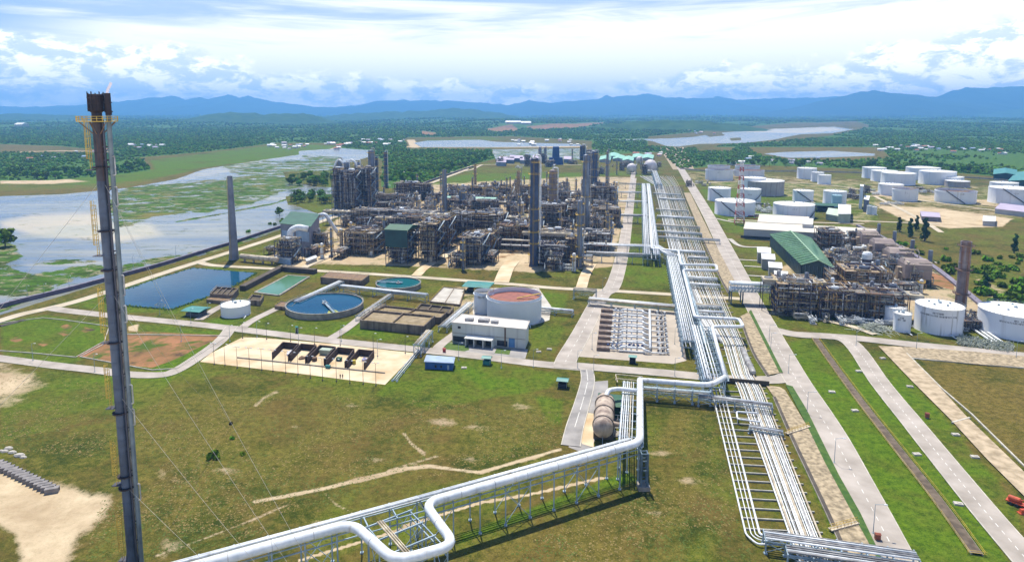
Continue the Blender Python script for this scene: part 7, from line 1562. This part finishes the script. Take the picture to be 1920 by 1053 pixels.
for x, y, w_, lb in ((962, 240, 14, 'long pale factory shed on the distant red earth clearing'), (986, 242, 9, 'shorter pale factory shed on the distant red earth clearing'), (42, 247, 7, 'lone white building deep in the left-hand forest')):
    s = mpp(x, y); g = at(x, y); t = thing('factory_shed', lb, 'shed', (g.x, g.y, 30)); mb = MB(); mb.box((0, 0, 0), (2*w_*s, 60, 12)); mb.build('wall', MATS['pale_hall_wall'], t); mb = MB(); mb.box((0, 0, 12), (2*w_*s+3, 64, 10), 0, (1, .1)); mb.build('roof', WHITEP, t)

# ---------------------------------------------------------------- yard, poles, people and small things
BRW = mat('dark_brown_bay_wall', (.075, .05, .04), (.045, .03, .025), .6, .9)
for i, (fl_, bl, br, fr_, lb) in enumerate((((511, 673), (531, 652), (560, 655), (541, 677), 'leftmost walled bay, holding a blue and white tarpaulin heap'), ((545, 677), (565, 655), (593, 658), (573, 681), 'second walled bay from the left, holding rusty scrap'), ((577, 681), (600, 658), (629, 661), (608, 685), 'middle walled bay with a pale green cover'),
                                           ((612, 686), (634, 662), (664, 665), (647, 690), 'fourth walled bay from the left, with an empty sandy floor'), ((651, 691), (673, 666), (701, 669), (683, 693), 'rightmost walled bay, holding drums'))):
    P = [at(*p) for p in (fl_, bl, br, fr_)]; o = P[0].copy(); P = [p-o for p in P]; t = thing('walled_bay', lb, 'walled bay', tuple(o), 0, 'walled bays of the sand yard'); mb = MB()
    for a, b in zip(P[:-1], P[1:]): mb.bar((a.x, a.y, 1.5), (b.x, b.y, 1.5), .5, 3.0)
    mb.build('wall', BRW, t)
for x, y, sx, h_, m_, lb, nm in ((546, 664, 4, 2.2, mat('blue_white_tarp', (.05, .12, .55), (.75, .76, .8), .35, .6, amt=(.45, .55)), 'blue and white tarpaulin heap in the leftmost walled bay', 'tarpaulin_heap'), (566, 672, 3, 1.4, RUST, 'rusty scrap pile in the second walled bay', 'scrap_pile'), (611, 664, 5, 2.6, MATS['mint_wall'], 'pale green cover over the middle walled bay', 'cover'),
                             (590, 676, 2.2, 1.6, RUST, 'rusty round bin in the middle walled bay', 'bin'), (664, 682, 1.6, 1.8, mat('yellow_drum_paint', (.6, .5, .05), (.45, .36, .04), .5, .5), 'yellow drum in the rightmost walled bay', 'drum'), (683, 675, 2.4, 1.6, mat('violet_tarp', (.3, .28, .5), (.5, .5, .6), .4, .6), 'violet grey bundle in the rightmost walled bay', 'bundle'),
                             (636, 676, 2.4, 1.6, MATS['dark_green_platform'], 'dark green crate in the fourth walled bay', 'crate'), (615, 690, 2.0, 1.4, KIO, 'teal drum trolley in front of the middle walled bay', 'trolley')):
    g = at(x, y); mb = MB()
    if nm in ('bin', 'drum'): mb.lathe((0, 0, 0), [(sx/2, 0), (sx/2, h_*.5), (sx/2+.05, h_*.55), (sx/2, h_*.6), (sx/2, h_), (sx/2-.15, h_)], 14)
    elif nm in ('tarpaulin_heap', 'scrap_pile', 'bundle'):
        for k in range(9): a = k*2.4; mb.lathe((sx*.35*math.cos(a)*(k/9), sx*.35*math.sin(a)*(k/9), 0), [(sx*.34, 0), (sx*.3, h_*.45), (sx*.16, h_*.8*(1-k*.05)), (.03, h_*(1-k*.06))], 9)
    else:
        mb.box((0, 0, .3), (sx, sx*.55, h_-.5), -AZ); mb.box((0, 0, h_-.2), (sx*1.1, sx*.65, .2), -AZ, (.9, .9))
        for a in (-1, 1): mb.box((a*sx*.4, a*.1, 0), (.3, .3, .3), -AZ)
    e = mb.build(nm, m_); e.location = (g.x, g.y, 0); tag(e, lb, nm.replace('_', ' '))
mb = MB()
for k in range(1): a, b = at(445, 671), at(722, 700); mb.bar((a.x, a.y, .3), (b.x, b.y, .3), .35, .6)
tag(mb.build('low_kerb_wall', CONC), 'low concrete kerb wall running across the sand yard', 'wall')
def pole(px, py, h, label, arm=2.2, group='lamp posts along the roads', heads=1, m=STEEL, ang=None):
    g = at(px, py); t = thing('lamp_post', label, 'lamp post', (g.x, g.y, 0), rt.uniform(-.1, .1)-AZ if ang is None else ang, group); mb = MB(); mb.tube((0, 0, 0), (0, 0, h), .11, 6, .06); mb.box((0, 0, 0), (.5, .5, .35)); mb.build('pole', m, t)
    for k in range(heads): s = 1 if k == 0 else -1; mb = MB(); mb.bar((0, 0, h-.1), (s*arm, 0, h+.25), .09); am_ = mb.build('arm', m, t); mb = MB(); mb.box((s*(arm+.25), 0, h+.15), (.9, .4, .2), 0, (.8, .7)); mb.build('lamp_head', CLAD, am_)
    return t
for i, (x, y) in enumerate(((402, 683), (422, 685), (445, 690), (468, 692), (491, 694), (512, 696), (536, 699), (559, 702), (582, 709), (605, 713), (631, 715), (656, 718), (681, 720), (705, 723))): pole(x, y, 9.5, f'slim lamp pole on the front edge of the sand yard, {ordn(i+1)} from the left', 1.0, 'poles on the front edge of the sand yard', 2, DARKSTEEL)
for i, (x, y) in enumerate(((455, 634), (500, 636), (545, 640), (590, 645), (638, 648), (700, 656), (760, 662))): pole(x, y, 8, f'slim lamp pole on the back edge of the sand yard, {ordn(i+1)} from the left', 1.0, 'poles on the back edge of the sand yard', 1, DARKSTEEL)
for i, (x, y) in enumerate(((1513, 775), (1564, 868), (1637, 1000), (1478, 700), (1442, 640))): pole(x, y, 8.4, f'tall lamp post beside the main right-hand road, {["third nearest", "second nearest", "nearest", "fourth nearest", "fifth nearest"][i]} to the viewer')
for i, (x, y) in enumerate(((52, 560), (84, 556), (130, 540), (62, 676), (178, 697), (340, 640), (358, 606), (431, 640), (390, 595), (482, 632), (560, 645), (640, 640), (708, 668), (790, 655), (300, 590), (1083, 690), (1113, 700), (1265, 705), (1265, 645), (1110, 655), (1130, 545), (940, 690), (1445, 655), (1605, 648), (1718, 655), (1905, 672), (1000, 688), (860, 675), (250, 500), (330, 480))):
    pole(x, y, 8, f'thin grey roadside lamp post, {ordn(1+sorted([52, 84, 130, 62, 178, 340, 358, 431, 390, 482, 560, 640, 708, 790, 300, 1083, 1113, 1265.0, 1265.5, 1110, 1130, 940, 1445, 1605, 1718, 1905, 1000, 860, 250, 330]).index(x if not (x == 1265 and y == 645) else 1265.5))} from the left', 1.4, 'thin lamp posts in the plant')
# red and white mast
x0, y0 = 1386, 420; h = ht(x0, y0, 305); t = thing('radio_mast', 'red and white lattice mast between two broad white tanks', 'mast', gplace(x0, y0), -AZ); zs_ = np.linspace(0, h, 15)
for k in range(14):
    mb = MB(); r0, r1 = 4.6-3.4*k/14, 4.6-3.4*(k+1)/14; c4 = ((-1, -1), (1, -1), (1, 1), (-1, 1))
    for (ax_, ay_), (bx_, by_) in zip(c4, c4[1:]+c4[:1]): mb.bar((ax_*r0, ay_*r0, zs_[k]), (ax_*r1, ay_*r1, zs_[k+1]), .42); mb.bar((ax_*r0, ay_*r0, zs_[k]), (bx_*r1, by_*r1, zs_[k+1]), .24); mb.bar((bx_*r0, by_*r0, zs_[k]), (ax_*r1, ay_*r1, zs_[k+1]), .24); mb.bar((ax_*r1, ay_*r1, zs_[k+1]), (bx_*r1, by_*r1, zs_[k+1]), .24)
    mb.build('lattice_section', mat('mast_red', (.45, .05, .05), (.32, .04, .04), .5, .5) if k % 2 == 0 else WHITEP, t)
# red pipes on the ground by the white tanks
for i, (x0, y0, x1, y1) in enumerate(((1380, 409, 1520, 413), (1395, 404, 1460, 408), (1420, 413, 1500, 409))):
    a, b = at(x0, y0, .8), at(x1, y1, .8); mb = MB(); mb.tube((0, 0, .8), (b.x-a.x, b.y-a.y, .8), .5, 6); e = mb.build('pipeline', mat('fire_red_paint', (.45, .07, .05), (.32, .05, .04), .5, .5)); e.location = (a.x, a.y, 0); tag(e, ['long red fire main in front of the two broad white tanks', 'short red pipe branching near the mast foot', 'red pipe slanting toward the lettered broad tank'][i], 'pipeline')
cross((1415, 402), (1470, 405), 4, 4, 'mint green pipe frame between the two broad white tanks', 4, r=.5, pm=MINT, m=STEEL)
for k in range(12): drop(1412+k*5+rt.uniform(-2, 2), 392+rt.uniform(-6, 7), 3 if k % 2 else 0, .9, 'between the two broad white tanks')
for k in range(9): drop(1722+k*8, 361+rt.uniform(-1, 2), rt.choice((0, 3, 4, 7)), .8, 'between the far right open tanks')
for k in range(8): drop(1290+k*6+rt.uniform(-2, 2), 345+rt.uniform(-6, 5), rt.choice((0, 3, 4)), .8, 'left of the rear tank pair')
for k in range(8): drop(1580+k*9+rt.uniform(-2, 2), 366+rt.uniform(-8, 8), rt.choice((0, 3, 7, 4)), .8, 'between the middle and far tanks')
for k in range(6): drop(1655+k*7, 382+rt.uniform(-2, 2), 3, .6, 'in front of the left cluster tanks')
for k in range(8): drop(1800+k*7, 612+rt.uniform(-8, 8), rt.choice((4, 0, 3)), .6, 'between the two biggest right tanks')
# concrete slabs by the sandy track
SLAB = mat('weathered_grey_slab', (.27, .25, .24), (.17, .16, .16), .6, .9, bump=.3)
for i in range(16):
    f = i/15; x, y = -6+f*104, 872+f*50; g = at(x, y); t = thing('concrete_culvert_block', f'grey concrete culvert block in the stacked row left of the flare, {ordn(i+1)} from the left', 'concrete block', (g.x, g.y, 0), .35+rt.uniform(-.12, .12), 'row of concrete culvert blocks'); 
    mb = MB(); mb.box((0, 0, 0), (3.6, 1.7, .25)); mb.box((0, -.75, .25), (3.6, .2, 1.0)); mb.box((0, .75, .25), (3.6, .2, 1.0)); mb.box((0, 0, 1.25), (3.6, 1.7, .2)); mb.build('shell', SLAB, t); mb = MB(); mb.box((0, 0, .3), (3.5, 1.2, .9)); mb.build('inner_face', DARKCH, t)
for i in range(7):
    g = at(2+i*7, 848+rt.uniform(-8, 10)); mb = MB(); s = rt.uniform(.6, 1.3); mb.lathe((0, 0, -.1), [(s, 0), (s*1.05, s*.3), (s*.7, s*.7), (.05, s*.85)], 7); e = mb.build('rubble_rock', PALECONC); e.location = (g.x, g.y, 0); e.scale = (1.3, .8, 1); tag(e, f'pale rubble lump behind the culvert blocks, {ordn(i+1)} laid down', 'rock', 'rubble behind the culvert blocks'); e['label'] = f'pale lump of rubble above the grey culvert blocks, {ordn(i+1)} from the left'
# orange trailer at right
g = at(1904, 946); ORG = mat('orange_red_paint', (.60, .10, .035), (.42, .07, .03), .6, .5); t = thing('orange_trailer', 'orange red wheeled fire monitor trailer at the right edge beside the road', 'trailer', (g.x, g.y, 0), -.9); mb = MB(); mb.box((0, 0, .7), (4.4, 1.9, .35)); mb.bar((2.2, 0, .8), (4.2, 0, .6), .2); mb.build('chassis', ORG, t); mb = MB(); mb.drum((-1.5, 0, 1.7), (.8, 0, 1.7), .75, 12); mb.build('tank', ORG, t); mb = MB(); mb.tube((1.3, 0, 1), (1.3, 0, 2), .2, 8); mb.tube((1.3, 0, 2), (2.6, 0, 2.7), .16, 8); mb.build('water_monitor', ORG, t)
for s in (-1, 1):
    for xw in (-1, .4): mb = MB(); mb.tube((xw, s*1.0, .45), (xw, s*1.3, .45), .45, 12); mb.build('wheel', DGLASS, t)
g = at(1917, 962); t = thing('orange_pump', 'smaller orange pump unit right at the frame edge', 'pump', (g.x, g.y, 0)); mb = MB(); mb.box((0, 0, 0), (2.2, 1.4, .3)); mb.box((0, 0, .3), (1.5, 1, 1), 0, (.8, .8)); mb.build('housing', ORG, t); mb = MB(); mb.tube((.9, 0, .8), (1.6, 0, .8), .3, 8); mb.build('outlet', ORG, t)
for x, y, lb, m_ in ((1738, 783, 'rust red hydrant cabinet by the right-hand road', mat('rust_red_cabinet', (.32, .09, .05), (.22, .06, .04), .6, .6)), (1645, 1012, 'rust red hydrant cabinet at the near end of the main road', MATS['mast_red'] if 0 else MATS['rust_red_cabinet']), (833, 660, 'red hydrant by the pump house entrance road', MATS['mast_red'])):
    g = at(x, y); t = thing('hydrant_cabinet', lb, 'hydrant cabinet', (g.x, g.y, 0), -AZ); mb = MB(); mb.box((0, 0, .3), (1.3, .9, 1.5)); mb.box((0, 0, 1.8), (1.5, 1.1, .3), 0, (.9, .2)); mb.build('cabinet', m_, t); mb = MB()
    mb.box((0, 0, 0), (.9, .6, .32)); mb.build('leg', STEEL, t)
for i, (x, y) in enumerate(((1610, 696), (1706, 725), (1828, 857), (1792, 815), (1719, 852), (1797, 945), (1560, 735), (1603, 770), (1655, 672), (815, 685), (870, 690), (1030, 655), (1010, 660))):
    g = at(x, y); mb = MB(); mb.box((0, 0, 0), (2.4, 1.6, .5), rt.uniform(-.3, .3), (.94, .92)); mb.box((.2, 0, .5), (.8, .8, .12)); e = mb.build('manhole_cover', PALECONC); e.location = (g.x, g.y, 0); tag(e, f'pale concrete manhole slab in the grass, {ordn(1+sorted([1610, 1706, 1828, 1792, 1719, 1797, 1560, 1603, 1655, 815, 870, 1030, 1010]).index(x))} of them from the left', 'manhole', 'manhole slabs in the grass')
# --- grass tufts and weeds on the open lawns
LAWN = [(235, 735), (700, 742), (1055, 770), (1060, 835), (760, 905), (400, 1030), (160, 1053), (200, 880)]; LAWN2 = [(1215, 770), (1330, 770), (1420, 1060), (880, 1060), (1200, 930)]; LAWN3 = [(0, 700), (230, 720), (200, 860), (0, 840)]
for nm_, m_, cnt in (('dry_grass', mat('straw_grass', (.30, .22, .08), (.15, .115, .035), 1, .95), 9500), ('weeds', mat('weed_green', (.05, .10, .012), (.11, .15, .025), 1, .95), 7000)):
    mb = MB(); P_ = []
    for L__, k_ in ((LAWN, .62), (LAWN2, .26), (LAWN3, .12)):
        xs_ = np.array([p[0] for p in L__]); ys_ = np.array([p[1] for p in L__]); X = rn.uniform(xs_.min(), xs_.max(), int(cnt*k_*2.2)); Y = rn.uniform(ys_.min(), ys_.max(), len(X)); q = inpoly(L__, X, Y); wx, wy = atn(X, Y); q &= fbm(wx/14, wy/14, 3, cnt) > .46; P_ += list(zip(wx[q], wy[q]))
    for x, y in P_:
        s = rt.uniform(.06, .2)
        for j in range(3):
            a = rt.uniform(0, 3.14); dx, dy = math.cos(a)*s, math.sin(a)*s; ox, oy = rt.uniform(-s, s), rt.uniform(-s, s); h_ = s*rt.uniform(.1, .45); dx *= 1.2; dy *= 1.2; mb.quad((x+ox-dx*.7, y+oy-dy*.7, .04), (x+ox+dx*.7, y+oy+dy*.7, .04), (x+ox+dx-dy*.9, y+oy+dy+dx*.9, h_), (x+ox-dx-dy*.9, y+oy-dy+dx*.9, h_*.8))
    tag(mb.build(nm_, m_), kind='stuff')
# --- two people on the sand
def person(px, py, top, legs, skin, hair, label, ph):
    g = at(px, py); t = thing('person', label, 'person', (g.x, g.y, 0), ph)
    V_ = [(0, 0, .95), (0, 0, 1.2), (0, 0, 1.42), (0, 0, 1.52), (0, -.01, 1.64), (.09, 0, .9), (.11, -.03, .5), (.11, .02, .07), (.11, -.14, .04), (-.09, 0, .9), (-.11, .06, .5), (-.11, .14, .07), (-.11, -.02, .04), (.2, 0, 1.40), (.26, .02, 1.12), (.27, -.06, .88), (-.2, 0, 1.40), (-.26, .02, 1.12), (-.25, -.08, .88)]
    E_ = [(0, 1), (1, 2), (2, 3), (3, 4), (0, 5), (5, 6), (6, 7), (7, 8), (0, 9), (9, 10), (10, 11), (11, 12), (2, 13), (13, 14), (14, 15), (2, 16), (16, 17), (17, 18)]
    R_ = [.15, .14, .15, .06, .105, .10, .075, .05, .045, .10, .075, .05, .045, .065, .05, .035, .065, .05, .035]
    v_ = list(V_); e_ = list(E_); r_ = list(R_)
    for w_ in (15, 18):
        for k in range(5):
            b = v_[w_]; dx = (k-2)*.018; i0 = len(v_); ln = (.05, .07, .08, .07, .055)[k]; v_ += [(b[0]+dx, b[1]-.02, b[2]-.06), (b[0]+dx*1.4, b[1]-.035, b[2]-.06-ln)]; e_ += [(w_, i0), (i0, i0+1)]; r_ += [.010, .008]
    me = bpy.data.meshes.new('body'); me.from_pydata(v_, e_, []); o = bpy.data.objects.new('body', me); COL.objects.link(o); o.parent = t; m_ = o.modifiers.new('skin', 'SKIN')
    for i, r in enumerate(r_): me.skin_vertices[0].data[i].radius = (r, r*.85)
    me.skin_vertices[0].data[0].use_root = True; o.modifiers.new('sub', 'SUBSURF').levels = 1; me.materials.append(skin)
    mb = MB(); mb.lathe((0, 0, .92), [(.17, 0), (.19, .2), (.21, .42), (.15, .52), (.08, .55)], 12); mb.tube((.17, 0, 1.4), (.27, .02, 1.12), .09, 8, .07); mb.tube((-.17, 0, 1.4), (-.27, .02, 1.12), .09, 8, .07); mb.build('shirt', top, t, True)
    mb = MB(); mb.tube((.09, 0, .96), (.11, -.03, .5), .13, 8, .10); mb.tube((.11, -.03, .5), (.11, .02, .1), .10, 8, .08); mb.tube((-.09, 0, .96), (-.11, .06, .5), .13, 8, .10); mb.tube((-.11, .06, .5), (-.11, .14, .1), .10, 8, .08); mb.build('trousers', legs, t, True)
    mb = MB(); mb.lathe((0, .012, 1.64), [(.118, 0), (.118, .05), (.09, .11), (.02, .13)], 12); mb.build('hair', hair, t, True); mb = MB(); mb.box((0, -.10, 1.62), (.03, .03, .04)); mb.box((.035, -.095, 1.66), (.02, .01, .01)); mb.box((-.035, -.095, 1.66), (.02, .01, .01)); mb.build('face', skin, t)
SK = mat('skin', (.42, .24, .15), (.36, .20, .13), 5, .6); NV = mat('dark_work_clothes', (.03, .035, .06), (.02, .02, .035), 3, .9); HR = mat('black_hair', (.012, .01, .01), (.02, .015, .012), 9, .6)
person(638, 708, NV, NV, SK, HR, 'person in dark work clothes walking on the sand yard, left one of the pair', .3); person(642.5, 708, mat('brown_shirt', (.10, .05, .04), (.07, .035, .03), 3, .9), NV, SK, HR, 'person in a brown top walking on the sand yard, right one of the pair', -.2)
# ---------------------------------------------------------------- single out the look-alikes by what they stand next to
LM = [('the tallest dark column', 1001, 495), ('the banded brown column', 1036, 415), ('the twin dark columns', 1112, 358), ('the plain blue grey column', 1097, 432), ('the smooth grey stack', 834, 400), ('the thick slate stack', 867, 398), ('the flared stack', 972, 374), ('the thin brown stack', 891, 356), ('the marsh-side tower complex', 655, 400),
      ('the tallest left column', 698, 382), ('the lattice-like column', 724, 350), ('the bottle green building', 744, 494), ('the tall steel tower frame', 802, 492), ('the slender front column', 1086, 500), ('the turbine hall', 1540, 500), ('the rusty chimney', 1799, 592), ('the farthest brown boiler', 1626, 470), ('the nearest brown boiler', 1712, 532),
      ('the largest gas sphere', 1219, 327), ('the blue far tower', 1042, 308), ('the mast', 1386, 420), ('the large grey tank', 1430, 368), ('the pale teal tank', 1568, 389), ('the boiler house', 560, 474), ('the far columns', 1017, 300), ('the cream rack by the road', 1135, 425), ('the green strip roof', 885, 390), ('the slim twin tanks', 1690, 620), ('the brown roofed rear tanks', 1350, 339), ('the long-stair open tank', 1790, 382), ('the long beige coolers', 760, 425)]
LMW = [(n_, at(x, y)) for n_, x, y in LM]; bucket = {}
for o in [o for o in SC.objects if o.parent is None and o.get('label') and any(o['label'].startswith(l_.split(' among')[0]) for _, l_, _ in T)]:
    n_, w_ = min(LMW, key=lambda q: (q[1]-o.location).length); bucket.setdefault((o['label'].split(' among')[0].split(' near')[0].split(' at the')[0].split(' in the')[0].split(' between')[0].split(' far')[0].split(' left')[0].split(' in front')[0], n_), []).append(((w_-o.location).length, o))
short = {'pair of stacked dull horizontal heat exchangers': 'stacked pair of dull heat exchangers', 'small white vertical vessel with yellow platform': 'white vertical vessel with yellow platform', 'white horizontal drum raised on a small dark frame': 'white horizontal drum on dark frame', 'low row of pumps and white piping': 'low row of pumps and piping', 'tall slim grey column with three platforms': 'tall slim grey column',
         'small dark two storey equipment frame': 'dark two storey equipment frame', 'small cream three storey equipment frame': 'cream three storey equipment frame', 'slim rusty four storey equipment frame': 'slim rusty four storey frame', 'low wide dark pipe frame': 'low wide dark pipe frame'}
for (kind_, n_), L_ in bucket.items():
    for i, (_, o) in enumerate(sorted(L_, key=lambda q: q[0])): o['label'] = f'{short.get(kind_, kind_)}, {"the one nearest" if i == 0 else ordn(i+1)+" nearest"} to {n_}'; o['group'] = short.get(kind_, kind_)
# ---------------------------------------------------------------- haze
hz = MB(); hz.box((2000, 11800, -40), (64000, 26400, 820)); ho = hz.build('haze', bpy.data.materials.new('air_haze')); tag(ho, kind='stuff')
hm = ho.data.materials[0]; hm.use_nodes = True; hn = hm.node_tree.nodes; hn.clear()
out = hn.new('ShaderNodeOutputMaterial'); pv = hn.new('ShaderNodeVolumePrincipled')
pv.inputs['Color'].default_value = (.20, .50, 1.0, 1); pv.inputs['Density'].default_value = 8.5e-5; pv.inputs['Anisotropy'].default_value = 0.3
hm.node_tree.links.new(pv.outputs[0], out.inputs['Volume'])
